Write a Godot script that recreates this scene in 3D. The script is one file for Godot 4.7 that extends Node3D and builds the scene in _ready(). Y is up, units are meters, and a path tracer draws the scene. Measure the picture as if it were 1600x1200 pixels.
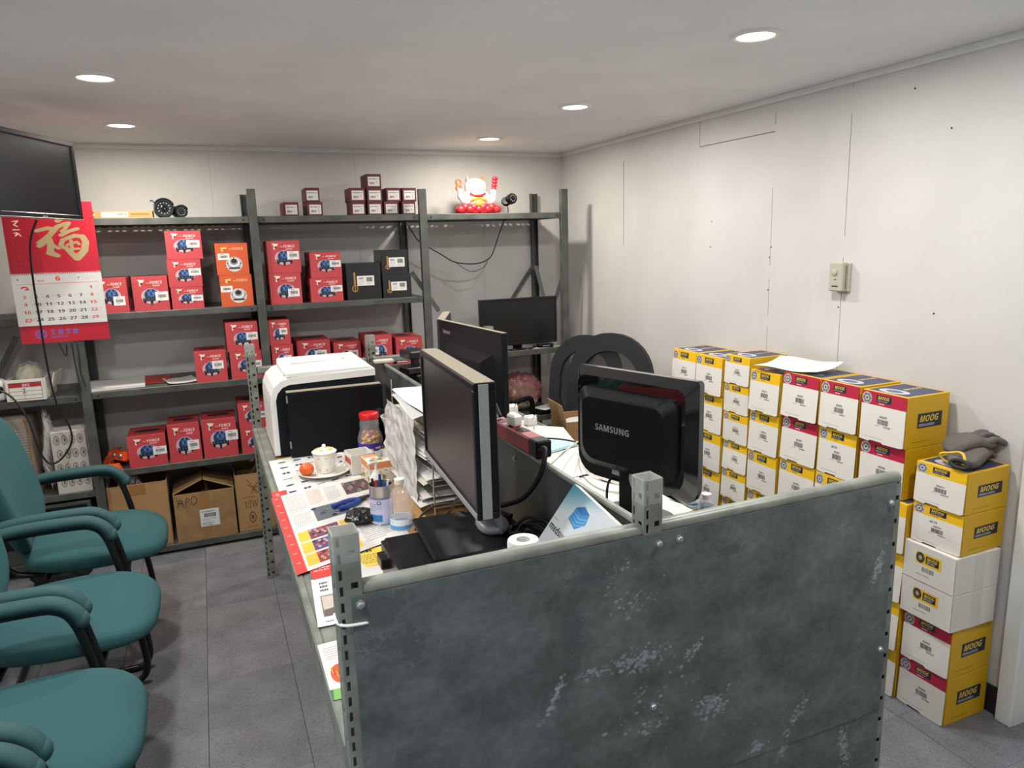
extends Node3D
# A parts-shop office: steel shelving, a two-sided steel desk, green guest chairs, stacks of cartons.
# Units are metres; the camera stands at (0, 1.6, 0); the back wall is at z = -4.53, the right wall at x = 2.29.

const CEIL := 2.165
const WALL_R := 2.29
const WALL_L := -1.25
const WALL_B := -4.53
const WALL_F := 1.3
const DESK := 0.767
const FOCAL := 1133.08
const EYE := Vector3(0, 1.6, 0)

var names := {}
var M := {}
var meshes := {}
var rng := RandomNumberGenerator.new()
var fonts := {}
var cam_basis := Basis.from_euler(Vector3(deg_to_rad(-11.181), deg_to_rad(-22.577), deg_to_rad(-1.639)))


# the point where a direction of view meets a plane of the room (1600 x 1200 frame)
func at(px: float, py: float, axis: int, val: float) -> Vector3:
	var d := cam_basis * Vector3((px - 800.0) / FOCAL, -(py - 600.0) / FOCAL, -1.0)
	return EYE + d * ((val - EYE[axis]) / d[axis])


func on_desk(px: float, py: float, up := 0.0) -> Vector3:
	return at(px, py, 1, DESK + up)


func _ready() -> void:
	rng.seed = 7
	# camera
	var cam := Camera3D.new()
	cam.name = "camera"
	cam.fov = 55.805
	cam.near = 0.02
	cam.far = 50.0
	cam.transform = Transform3D(cam_basis, EYE)
	cam.current = true
	add_child(cam)
	# surroundings: overcast daylight that enters only through the unseen glazed door at the left, lighting the front panel
	var env := Environment.new()
	env.background_mode = Environment.BG_COLOR
	env.background_color = Color(0.80, 0.90, 1.0)
	env.background_energy_multiplier = 4.0
	env.tonemap_mode = Environment.TONE_MAPPER_LINEAR
	env.tonemap_exposure = 0.92
	env.sdfgi_enabled = true
	env.ssao_enabled = true
	env.ssil_enabled = true
	var we := WorldEnvironment.new()
	we.name = "surroundings"
	we.environment = env
	add_child(we)

	make_materials()
	build_room()
	build_downlights()
	build_rack()
	build_desk()
	build_wall_stacks()
	build_chairs()
	build_monitors()
	build_rack_goods()
	build_left_corner()
	build_desk_goods()
	build_right_desk_goods()
	build_far_corner()


# ---------------------------------------------------------------- nodes
func numbered(called: String) -> String:
	var n: int = names.get(called, 0)
	names[called] = n + 1
	return called if n == 0 else "%s_%03d" % [called, n]


func tag(o: Node, label: String, category := "", group := "", kind := "") -> Node:
	if label: o.set_meta("label", label)
	if category: o.set_meta("category", category)
	if group: o.set_meta("group", group)
	if kind: o.set_meta("kind", kind)
	return o


func thing(called: String, label: String, category: String, pos := Vector3.ZERO, yaw := 0.0, group := "") -> Node3D:
	var o := Node3D.new()
	o.name = numbered(called)
	add_child(o, true)
	o.position = pos
	o.rotation.y = yaw
	tag(o, label, category, group)
	return o


func struct(called: String, label: String) -> Node3D:
	var o := Node3D.new()
	o.name = called
	add_child(o, true)
	tag(o, label, "", "", "structure")
	return o


func put(called: String, mesh: Mesh, m: Material, parent: Node, xf := Transform3D.IDENTITY) -> MeshInstance3D:
	var o := MeshInstance3D.new()
	o.name = called
	o.mesh = mesh
	o.material_override = m
	o.transform = xf
	parent.add_child(o, true)
	return o


func mi(called: String, s: SurfaceTool, m: Material, parent: Node, xf := Transform3D.IDENTITY) -> MeshInstance3D:
	return put(called, s.commit(), m, parent, xf)


func T(pos := Vector3.ZERO, rx := 0.0, ry := 0.0, rz := 0.0) -> Transform3D:
	return Transform3D(Basis.from_euler(Vector3(deg_to_rad(rx), deg_to_rad(ry), deg_to_rad(rz))), pos)


# ---------------------------------------------------------------- mesh building
func ST() -> SurfaceTool:
	var s := SurfaceTool.new()
	s.begin(Mesh.PRIMITIVE_TRIANGLES)
	return s


func vert(s: SurfaceTool, p: Vector3, n: Vector3, uv: Vector2) -> void:
	s.set_normal(n)
	s.set_uv(uv)
	s.add_vertex(p)


func tri(s: SurfaceTool, a: Vector3, b: Vector3, c: Vector3, na: Vector3, nb: Vector3, nc: Vector3, ua := Vector2.ZERO, ub := Vector2.ZERO, uc := Vector2.ZERO) -> void:
	var g := (b - a).cross(c - a)
	if g.length_squared() < 1e-16:
		return
	vert(s, a, na, ua)
	if g.dot(na + nb + nc) > 0.0:
		vert(s, c, nc, uc)
		vert(s, b, nb, ub)
	else:
		vert(s, b, nb, ub)
		vert(s, c, nc, uc)


func quad(s: SurfaceTool, a: Vector3, b: Vector3, c: Vector3, d: Vector3, n: Vector3, r := Rect2(0, 0, 1, 1)) -> void:
	# a bottom-left, b bottom-right, c top-right, d top-left of the picture r
	var p := r.position
	var e := r.end
	tri(s, a, b, c, n, n, n, Vector2(p.x, e.y), e, Vector2(e.x, p.y))
	tri(s, a, c, d, n, n, n, Vector2(p.x, e.y), Vector2(e.x, p.y), p)


# box; uvr = picture rectangles for +x, -x, +y, -y, +z, -z
func box(s: SurfaceTool, c: Vector3, size: Vector3, bev := 0.0, xf := Transform3D.IDENTITY, uvr: Array = []) -> void:
	var h := size * 0.5
	bev = minf(bev, minf(h.x, minf(h.y, h.z)) * 0.9)
	var q := xf * Transform3D(Basis.IDENTITY, c)
	var B := xf.basis.orthonormalized()
	var right := [Vector3(0, 0, -1), Vector3(0, 0, 1), Vector3(1, 0, 0), Vector3(1, 0, 0), Vector3(1, 0, 0), Vector3(-1, 0, 0)]
	var up := [Vector3(0, 1, 0), Vector3(0, 1, 0), Vector3(0, 0, -1), Vector3(0, 0, 1), Vector3(0, 1, 0), Vector3(0, 1, 0)]
	for f in 6:
		var ax := f / 2
		var n := Vector3.ZERO
		n[ax] = 1.0 if f % 2 == 0 else -1.0
		var inn := h - Vector3(bev, bev, bev)
		inn[ax] = h[ax]
		var u: Vector3 = right[f] * inn
		var v: Vector3 = up[f] * inn
		var m := n * inn
		var r: Rect2 = uvr[f] if uvr.size() == 6 else Rect2(0, 0, 1, 1)
		quad(s, q * (m - u - v), q * (m + u - v), q * (m + u + v), q * (m - u + v), B * n, r)
	if bev <= 0.0:
		return
	var fill := Vector2(0.5, 0.5)
	if uvr.size() == 6:
		fill = uvr[3].get_center()
	for a in 3:
		var b := (a + 1) % 3
		var c3 := (a + 2) % 3
		for sa in [-1.0, 1.0]:
			for sb in [-1.0, 1.0]:
				var ps := []
				for k in [[a, -1.0], [a, 1.0], [b, 1.0], [b, -1.0]]:
					var p := h - Vector3(bev, bev, bev)
					p[k[0]] = h[k[0]]
					p[a] *= sa
					p[b] *= sb
					p[c3] *= k[1]
					ps.append(q * p)
				var n := Vector3.ZERO
				n[a] = sa
				n[b] = sb
				n = B * n.normalized()
				tri(s, ps[0], ps[1], ps[2], n, n, n, fill, fill, fill)
				tri(s, ps[0], ps[2], ps[3], n, n, n, fill, fill, fill)
	for sx in [-1.0, 1.0]:
		for sy in [-1.0, 1.0]:
			for sz in [-1.0, 1.0]:
				var sg := Vector3(sx, sy, sz)
				var ps := []
				for a in 3:
					var p := h - Vector3(bev, bev, bev)
					p[a] = h[a]
					ps.append(q * (p * sg))
				var n := B * sg.normalized()
				tri(s, ps[0], ps[1], ps[2], n, n, n, fill, fill, fill)


func span_box(s: SurfaceTool, a: Vector3, b: Vector3, bev := 0.0) -> void:
	box(s, (a + b) * 0.5, (b - a).abs(), bev)


# a rectangular bar from a to b
func bar(s: SurfaceTool, a: Vector3, b: Vector3, w: float, t: float, bev := 0.001, side := Vector3.UP) -> void:
	var d := (b - a).normalized()
	var y := side - d * side.dot(d)
	if y.length() < 0.01:
		y = Vector3.RIGHT - d * d.x
	y = y.normalized()
	box(s, Vector3.ZERO, Vector3(t, w, a.distance_to(b)), bev, Transform3D(Basis(y.cross(d), y, d), (a + b) * 0.5))


func smooth_path(pts: Array, seg := 6) -> Array:
	var out := []
	for i in pts.size() - 1:
		var p0: Vector3 = pts[maxi(i - 1, 0)]
		var p1: Vector3 = pts[i]
		var p2: Vector3 = pts[i + 1]
		var p3: Vector3 = pts[mini(i + 2, pts.size() - 1)]
		for k in seg:
			out.append(p1.cubic_interpolate(p2, p0, p3, float(k) / seg))
	out.append(pts[-1])
	return out


func tube(s: SurfaceTool, pts: Array, r: float, n := 8, caps := true, r2 := -1.0, flat := 1.0) -> void:
	var d0: Vector3 = (pts[1] - pts[0]).normalized()
	var u := d0.cross(Vector3.UP if absf(d0.y) < 0.9 else Vector3.RIGHT).normalized()
	var prev := []
	var prevn := []
	var cnt := pts.size()
	for i in cnt:
		var d: Vector3 = (pts[mini(i + 1, cnt - 1)] - pts[maxi(i - 1, 0)]).normalized()
		u = (u - d * u.dot(d)).normalized()
		var v := d.cross(u)
		var rr := r if r2 < 0.0 else lerpf(r, r2, float(i) / (cnt - 1))
		var ring := []
		var nrm := []
		for k in n:
			var a := TAU * k / n
			var nn := (u * cos(a) + v * sin(a) / flat).normalized()
			ring.append(pts[i] + u * cos(a) * rr + v * sin(a) * rr * flat)
			nrm.append(nn)
		if i > 0:
			for k in n:
				var k2 := (k + 1) % n
				tri(s, prev[k], prev[k2], ring[k2], prevn[k], prevn[k2], nrm[k2])
				tri(s, prev[k], ring[k2], ring[k], prevn[k], nrm[k2], nrm[k])
		if caps and (i == 0 or i == cnt - 1):
			var cn := -d if i == 0 else d
			for k in n:
				tri(s, pts[i], ring[k], ring[(k + 1) % n], cn, cn, cn)
		prev = ring
		prevn = nrm


# turned shape: profile of Vector2(radius, height), bottom to top on the outside
func lathe(s: SurfaceTool, prof: Array, n := 24, xf := Transform3D.IDENTITY, wrap := Rect2(0, 0, 1, 1)) -> void:
	var B := xf.basis.orthonormalized()
	var cnt := prof.size()
	var total := 0.0
	var lens := [0.0]
	for i in cnt - 1:
		total += prof[i].distance_to(prof[i + 1])
		lens.append(total)
	var seg := []
	for i in cnt - 1:
		var t: Vector2 = (prof[i + 1] - prof[i]).normalized()
		seg.append(Vector2(t.y, -t.x))
	for i in cnt - 1:
		var na: Vector2 = seg[i]
		var nb: Vector2 = seg[i]
		if i > 0 and seg[i - 1].dot(seg[i]) > 0.6:
			na = (seg[i - 1] + seg[i]).normalized()
		if i < cnt - 2 and seg[i + 1].dot(seg[i]) > 0.6:
			nb = (seg[i + 1] + seg[i]).normalized()
		var v0: float = wrap.end.y - wrap.size.y * lens[i] / total
		var v1: float = wrap.end.y - wrap.size.y * lens[i + 1] / total
		for k in n:
			var a0 := TAU * k / n
			var a1 := TAU * (k + 1) / n
			var c0 := Vector3(sin(a0), 0, cos(a0))
			var c1 := Vector3(sin(a1), 0, cos(a1))
			var up := Vector3.UP
			var p00: Vector3 = xf * (c0 * prof[i].x + up * prof[i].y)
			var p10: Vector3 = xf * (c1 * prof[i].x + up * prof[i].y)
			var p01: Vector3 = xf * (c0 * prof[i + 1].x + up * prof[i + 1].y)
			var p11: Vector3 = xf * (c1 * prof[i + 1].x + up * prof[i + 1].y)
			var n00 := B * (c0 * na.x + up * na.y)
			var n10 := B * (c1 * na.x + up * na.y)
			var n01 := B * (c0 * nb.x + up * nb.y)
			var n11 := B * (c1 * nb.x + up * nb.y)
			var u0 := wrap.position.x + wrap.size.x * k / n
			var u1 := wrap.position.x + wrap.size.x * (k + 1) / n
			tri(s, p00, p10, p11, n00, n10, n11, Vector2(u0, v0), Vector2(u1, v0), Vector2(u1, v1))
			tri(s, p00, p11, p01, n00, n11, n01, Vector2(u0, v0), Vector2(u1, v1), Vector2(u0, v1))


func rrect(w: float, h: float, r: float, n := 4, r_low := -1.0) -> PackedVector2Array:
	var out := PackedVector2Array()
	var rl := r if r_low < 0.0 else r_low
	for c in [[1, 1, 0.0, r], [-1, 1, 90.0, r], [-1, -1, 180.0, rl], [1, -1, 270.0, rl]]:
		for k in n + 1:
			var a := deg_to_rad(c[2] + 90.0 * k / n)
			out.append(Vector2(c[0] * (w * 0.5 - c[3]) + c[3] * cos(a), c[1] * (h * 0.5 - c[3]) + c[3] * sin(a)))
	return out


# solid between two outlines of equally many points at z0 and z1 (local z), caps flat
func loft(s: SurfaceTool, A: PackedVector2Array, Bp: PackedVector2Array, z0: float, z1: float, xf := Transform3D.IDENTITY, smooth_sides := false, caps := true) -> void:
	var Bs := xf.basis.orthonormalized()
	var n := A.size()
	var bb := Rect2(A[0], Vector2.ZERO)
	for p in A: bb = bb.expand(p)
	for p in Bp: bb = bb.expand(p)
	var uvf := func(p: Vector2) -> Vector2: return Vector2((p.x - bb.position.x) / bb.size.x, 1.0 - (p.y - bb.position.y) / bb.size.y)
	var ctr := bb.get_center()
	var nf := []
	for i in n:
		var j := (i + 1) % n
		var e := A[j] - A[i]
		var m := (A[i] + A[j]) * 0.5
		var q := Vector3(e.x, e.y, 0).cross(Vector3(Bp[i].x - A[i].x, Bp[i].y - A[i].y, z1 - z0)).normalized()
		if Geometry2D.is_polygon_clockwise(A):
			q = -q
		if z1 < z0:
			q = -q
		nf.append(Bs * q)
	for i in n:
		var j := (i + 1) % n
		var na: Vector3 = nf[i]
		var nb: Vector3 = nf[i]
		if smooth_sides:
			if nf[i].dot(nf[(i + n - 1) % n]) > 0.5: na = (nf[i] + nf[(i + n - 1) % n]).normalized()
			if nf[i].dot(nf[j]) > 0.5: nb = (nf[i] + nf[j]).normalized()
		var a := xf * Vector3(A[i].x, A[i].y, z0)
		var b := xf * Vector3(A[j].x, A[j].y, z0)
		var c := xf * Vector3(Bp[j].x, Bp[j].y, z1)
		var d := xf * Vector3(Bp[i].x, Bp[i].y, z1)
		tri(s, a, b, c, na, nb, nb, uvf.call(A[i]), uvf.call(A[j]), uvf.call(Bp[j]))
		tri(s, a, c, d, na, nb, na, uvf.call(A[i]), uvf.call(Bp[j]), uvf.call(Bp[i]))
	if not caps:
		return
	for side in 2:
		var P: PackedVector2Array = A if side == 0 else Bp
		var z := z0 if side == 0 else z1
		var nn := Bs * Vector3(0, 0, signf(z - (z0 + z1) * 0.5))
		var idx := Geometry2D.triangulate_polygon(P)
		for k in range(0, idx.size(), 3):
			var p0 := P[idx[k]]
			var p1 := P[idx[k + 1]]
			var p2 := P[idx[k + 2]]
			tri(s, xf * Vector3(p0.x, p0.y, z), xf * Vector3(p1.x, p1.y, z), xf * Vector3(p2.x, p2.y, z), nn, nn, nn, uvf.call(p0), uvf.call(p1), uvf.call(p2))


func prism(s: SurfaceTool, P: PackedVector2Array, depth: float, xf := Transform3D.IDENTITY, smooth_sides := false) -> void:
	loft(s, P, P, -depth * 0.5, depth * 0.5, xf, smooth_sides)


# sheet from a function of u, v in 0..1
func patch(s: SurfaceTool, f: Callable, nu: int, nv: int, thick := 0.0, hint := Vector3.UP) -> void:
	var P := []
	var N := []
	for j in nv + 1:
		for i in nu + 1:
			var u := float(i) / nu
			var v := float(j) / nv
			var e := 0.004
			var du: Vector3 = f.call(minf(u + e, 1.0), v) - f.call(maxf(u - e, 0.0), v)
			var dv: Vector3 = f.call(u, minf(v + e, 1.0)) - f.call(u, maxf(v - e, 0.0))
			var n := du.cross(dv).normalized()
			if n.dot(hint) < 0.0: n = -n
			P.append(f.call(u, v))
			N.append(n)
	for side in (2 if thick > 0.0 else 1):
		var off := -thick if side == 1 else 0.0
		var sg := -1.0 if side == 1 else 1.0
		for j in nv:
			for i in nu:
				var k := [j * (nu + 1) + i, j * (nu + 1) + i + 1, (j + 1) * (nu + 1) + i + 1, (j + 1) * (nu + 1) + i]
				var uv := [Vector2(float(i) / nu, float(j) / nv), Vector2(float(i + 1) / nu, float(j) / nv), Vector2(float(i + 1) / nu, float(j + 1) / nv), Vector2(float(i) / nu, float(j + 1) / nv)]
				for t in [[0, 1, 2], [0, 2, 3]]:
					var a: int = t[0]
					var b: int = t[1]
					var c: int = t[2]
					tri(s, P[k[a]] + N[k[a]] * off, P[k[b]] + N[k[b]] * off, P[k[c]] + N[k[c]] * off, N[k[a]] * sg, N[k[b]] * sg, N[k[c]] * sg, uv[a], uv[b], uv[c])
	if thick > 0.0:
		for edge in 4:
			var cnt := nu if edge < 2 else nv
			for i in cnt:
				var a: int
				var b: int
				match edge:
					0:
						a = i
						b = i + 1
					1:
						a = nv * (nu + 1) + i
						b = a + 1
					2:
						a = i * (nu + 1)
						b = a + nu + 1
					3:
						a = i * (nu + 1) + nu
						b = a + nu + 1
				var mid: Vector3 = (P[a] + P[b]) * 0.5
				var inn: Vector3 = P[(nv / 2) * (nu + 1) + nu / 2]
				var n: Vector3 = (P[b] - P[a]).cross(N[a]).normalized()
				if n.dot(mid - inn) < 0.0: n = -n
				tri(s, P[a], P[b], P[b] - N[b] * thick, n, n, n)
				tri(s, P[a], P[b] - N[b] * thick, P[a] - N[a] * thick, n, n, n)


# rounded solid; e near 1 is an ellipsoid, smaller is boxier; warp moves each unit point
func blob(s: SurfaceTool, rad: Vector3, ex := 1.0, ey := 1.0, nu := 24, nv := 14, xf := Transform3D.IDENTITY, warp = null) -> void:
	var P := []
	for j in nv + 1:
		for i in nu:
			var a := TAU * i / nu
			var b := -PI / 2 + PI * j / nv
			var cb := signf(cos(b)) * pow(absf(cos(b)), ey)
			var p := Vector3(signf(cos(a)) * pow(absf(cos(a)), ex) * cb, signf(sin(b)) * pow(absf(sin(b)), ey), signf(sin(a)) * pow(absf(sin(a)), ex) * cb) * rad
			if warp != null:
				p = warp.call(p)
			P.append(xf * p)
	var N := []
	var g := xf.origin
	for j in nv + 1:
		for i in nu:
			var l: Vector3 = P[j * nu + (i + nu - 1) % nu]
			var r: Vector3 = P[j * nu + (i + 1) % nu]
			var d: Vector3 = P[maxi(j - 1, 0) * nu + i]
			var t: Vector3 = P[mini(j + 1, nv) * nu + i]
			var n := (t - d).cross(r - l)
			if j == 0: n = xf.basis * Vector3.DOWN
			if j == nv: n = xf.basis * Vector3.UP
			n = n.normalized()
			if n.dot(P[j * nu + i] - g) < 0.0 and warp == null: n = -n
			N.append(n)
	for j in nv:
		for i in nu:
			var i2 := (i + 1) % nu
			var k := [j * nu + i, j * nu + i2, (j + 1) * nu + i2, (j + 1) * nu + i]
			var uv := [Vector2(float(i) / nu, 1.0 - float(j) / nv), Vector2(float(i + 1) / nu, 1.0 - float(j) / nv), Vector2(float(i + 1) / nu, 1.0 - float(j + 1) / nv), Vector2(float(i) / nu, 1.0 - float(j + 1) / nv)]
			tri(s, P[k[0]], P[k[1]], P[k[2]], N[k[0]], N[k[1]], N[k[2]], uv[0], uv[1], uv[2])
			tri(s, P[k[0]], P[k[2]], P[k[3]], N[k[0]], N[k[2]], N[k[3]], uv[0], uv[2], uv[3])


func text_part(called: String, text: String, height: float, m: Material, parent: Node, xf: Transform3D, bold := true, squeeze := 1.0) -> MeshInstance3D:
	var t := TextMesh.new()
	t.text = text
	t.font = font(bold)
	t.font_size = 48
	t.pixel_size = height / 35.0
	t.depth = 0.0006
	t.curve_step = 2.0
	return put(called, t, m, parent, xf * Transform3D(Basis.from_scale(Vector3(squeeze, 1, 1)), Vector3.ZERO))


# ---------------------------------------------------------------- pictures (flat print)
func font(bold := false, family := "Droid Sans") -> Font:
	var key := family + str(bold)
	if not fonts.has(key):
		var f := SystemFont.new()
		f.font_names = PackedStringArray([family])
		f.font_weight = 700 if bold else 400
		fonts[key] = f
	return fonts[key]


func canvas(w: int, h: int, c: Color) -> Image:
	var im := Image.create_empty(w, h, false, Image.FORMAT_RGBA8)
	im.fill(c)
	return im


func hexc(v: int) -> Color:
	return Color(((v >> 16) & 255) / 255.0, ((v >> 8) & 255) / 255.0, (v & 255) / 255.0)


func crect(im: Image, x: float, y: float, w: float, h: float, c: Color) -> void:
	im.fill_rect(Rect2i(int(round(x)), int(round(y)), maxi(1, int(round(w))), maxi(1, int(round(h)))), c)


func cframe(im: Image, x: float, y: float, w: float, h: float, t: float, c: Color) -> void:
	crect(im, x, y, w, t, c)
	crect(im, x, y + h - t, w, t, c)
	crect(im, x, y, t, h, c)
	crect(im, x + w - t, y, t, h, c)


func cell(im: Image, cx: float, cy: float, rx: float, ry: float, c: Color) -> void:
	for y in range(int(cy - ry), int(cy + ry) + 1):
		var k := 1.0 - pow((y + 0.5 - cy) / ry, 2.0)
		if k > 0.0:
			var w := rx * sqrt(k)
			im.fill_rect(Rect2i(int(round(cx - w)), y, maxi(1, int(round(2.0 * w))), 1), c)


func cpoly(im: Image, pts: Array, c: Color) -> void:
	var lo := 1e9
	var hi := -1e9
	for p in pts:
		lo = minf(lo, p.y)
		hi = maxf(hi, p.y)
	for y in range(int(lo), int(hi) + 1):
		var xs := []
		for i in pts.size():
			var a: Vector2 = pts[i]
			var b: Vector2 = pts[(i + 1) % pts.size()]
			var yy := y + 0.5
			if (a.y <= yy) != (b.y <= yy):
				xs.append(a.x + (yy - a.y) * (b.x - a.x) / (b.y - a.y))
		xs.sort()
		for i in range(0, xs.size() - 1, 2):
			im.fill_rect(Rect2i(int(round(xs[i])), y, maxi(1, int(round(xs[i + 1] - xs[i]))), 1), c)


func cstroke(im: Image, pts: Array, r0: float, r1: float, c: Color) -> void:
	var total := 0.0
	for i in pts.size() - 1:
		total += pts[i].distance_to(pts[i + 1])
	var run := 0.0
	for i in pts.size() - 1:
		var L: float = pts[i].distance_to(pts[i + 1])
		var n := maxi(1, int(L / 1.5))
		for k in n + 1:
			var r := lerpf(r0, r1, (run + L * k / n) / total)
			var p: Vector2 = pts[i].lerp(pts[i + 1], float(k) / n)
			cell(im, p.x, p.y, maxf(r, 0.7), maxf(r, 0.7), c)
		run += L


func ctext(im: Image, text: String, x: float, y: float, px: int, c: Color, bold := true, shear := 0.0, sx := 1.0, family := "Droid Sans") -> float:
	var ts := TextServerManager.get_primary_interface()
	var rid: RID = font(bold, family).get_rids()[0]
	var sz := Vector2i(px, 0)
	for ch in text:
		var g := ts.font_get_glyph_index(rid, px, ch.unicode_at(0), 0)
		ts.font_render_glyph(rid, sz, g)
		var r := ts.font_get_glyph_uv_rect(rid, sz, g)
		var off := ts.font_get_glyph_offset(rid, sz, g)
		var ti := ts.font_get_glyph_texture_idx(rid, sz, g)
		if ti >= 0 and r.size.x > 0:
			var src: Image = ts.font_get_texture_image(rid, sz, ti)
			for j in int(r.size.y):
				for i in int(r.size.x * sx):
					var a := src.get_pixel(int(r.position.x + i / sx), int(r.position.y) + j).a
					if a > 0.05:
						var dy := off.y + j
						var dx := int(x + off.x * sx + i - shear * dy)
						var yy := int(y + dy)
						if dx >= 0 and yy >= 0 and dx < im.get_width() and yy < im.get_height():
							im.set_pixel(dx, yy, im.get_pixel(dx, yy).lerp(c, a))
		x += ts.font_get_glyph_advance(rid, px, g).x * sx
	return x


func cbar(im: Image, x: float, y: float, w: float, h: float, c: Color, sd: int) -> void:
	var r := RandomNumberGenerator.new()
	r.seed = sd
	var k := x
	while k < x + w - 1:
		var b := 1.0 + r.randi() % 3
		crect(im, k, y, b, h, c)
		k += b + 1.0 + r.randi() % 2


# lines of small print too fine to read
func clines(im: Image, x: float, y: float, w: float, n: int, step: float, t: float, c: Color, sd: int) -> void:
	var r := RandomNumberGenerator.new()
	r.seed = sd
	for i in n:
		var k := x
		var last := w * (0.6 if i == n - 1 else r.randf_range(0.9, 1.0))
		while k < x + last:
			var b := r.randf_range(4, 12)
			crect(im, k, y + i * step, minf(b, x + last - k), t, c)
			k += b + 3


func cspeck(im: Image, cx: float, cy: float, rx: float, ry: float, n: int, size: float, c: Color, sd: int, tilt := 0.0) -> void:
	var r := RandomNumberGenerator.new()
	r.seed = sd
	for i in n:
		var dx := r.randfn(0, 0.45) * rx
		var dy := r.randfn(0, 0.45) * ry
		var s := r.randf_range(0.3, 1.0) * size
		var q := Vector2(cx + dx + tilt * dy, cy + dy)
		var col := c
		var k := r.randf_range(0.25, 0.85)
		if q.x > 2 and q.y > 2 and q.x < im.get_width() - 3 and q.y < im.get_height() - 3:
			col = im.get_pixel(int(q.x), int(q.y)).lerp(c, k)
		cell(im, q.x, q.y, s * r.randf_range(0.6, 1.6), s, col)


func tex(im: Image) -> ImageTexture:
	return ImageTexture.create_from_image(im)


# grey variation pictures shared by many materials
func cloud(size: int, freq: float, lo: float, hi: float, sd: int, octaves := 4, fleck := 0.0, light := 0.0) -> ImageTexture:
	var n := FastNoiseLite.new()
	n.seed = sd
	n.frequency = freq
	n.fractal_octaves = octaves
	var g := n.get_seamless_image(size, size)
	g.convert(Image.FORMAT_RGBA8)
	var im := canvas(size, size, Color.WHITE)
	var r := RandomNumberGenerator.new()
	r.seed = sd
	for y in size:
		for x in size:
			var v := lerpf(lo, hi, g.get_pixel(x, y).r)
			im.set_pixel(x, y, Color(v, v, v))
	if fleck > 0.0:
		for i in int(size * size * fleck):
			var x := r.randi() % size
			var y := r.randi() % size
			var up := r.randf() < light
			var v := clampf(im.get_pixel(x, y).r + (r.randf_range(0.05, 0.22) if up else -r.randf_range(0.05, 0.3)), 0, 1)
			crect(im, x, y, 1 + r.randi() % 4, 1 + r.randi() % 2, Color(v, v, v))
	return tex(im)


func mat(key: String, c: Color, rough := 0.6, metal := 0.0, t: Texture2D = null, tri_scale := 0.0) -> StandardMaterial3D:
	var m := StandardMaterial3D.new()
	m.resource_name = key
	m.albedo_color = c
	m.roughness = rough
	m.metallic = metal
	if t:
		m.albedo_texture = t
	if tri_scale > 0.0:
		m.uv1_triplanar = true
		m.uv1_world_triplanar = true
		m.uv1_scale = Vector3.ONE * tri_scale
	M[key] = m
	return m


func printed(key: String, im: Image, rough := 0.6) -> StandardMaterial3D:
	return mat(key, Color.WHITE, rough, 0.0, tex(im))


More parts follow.
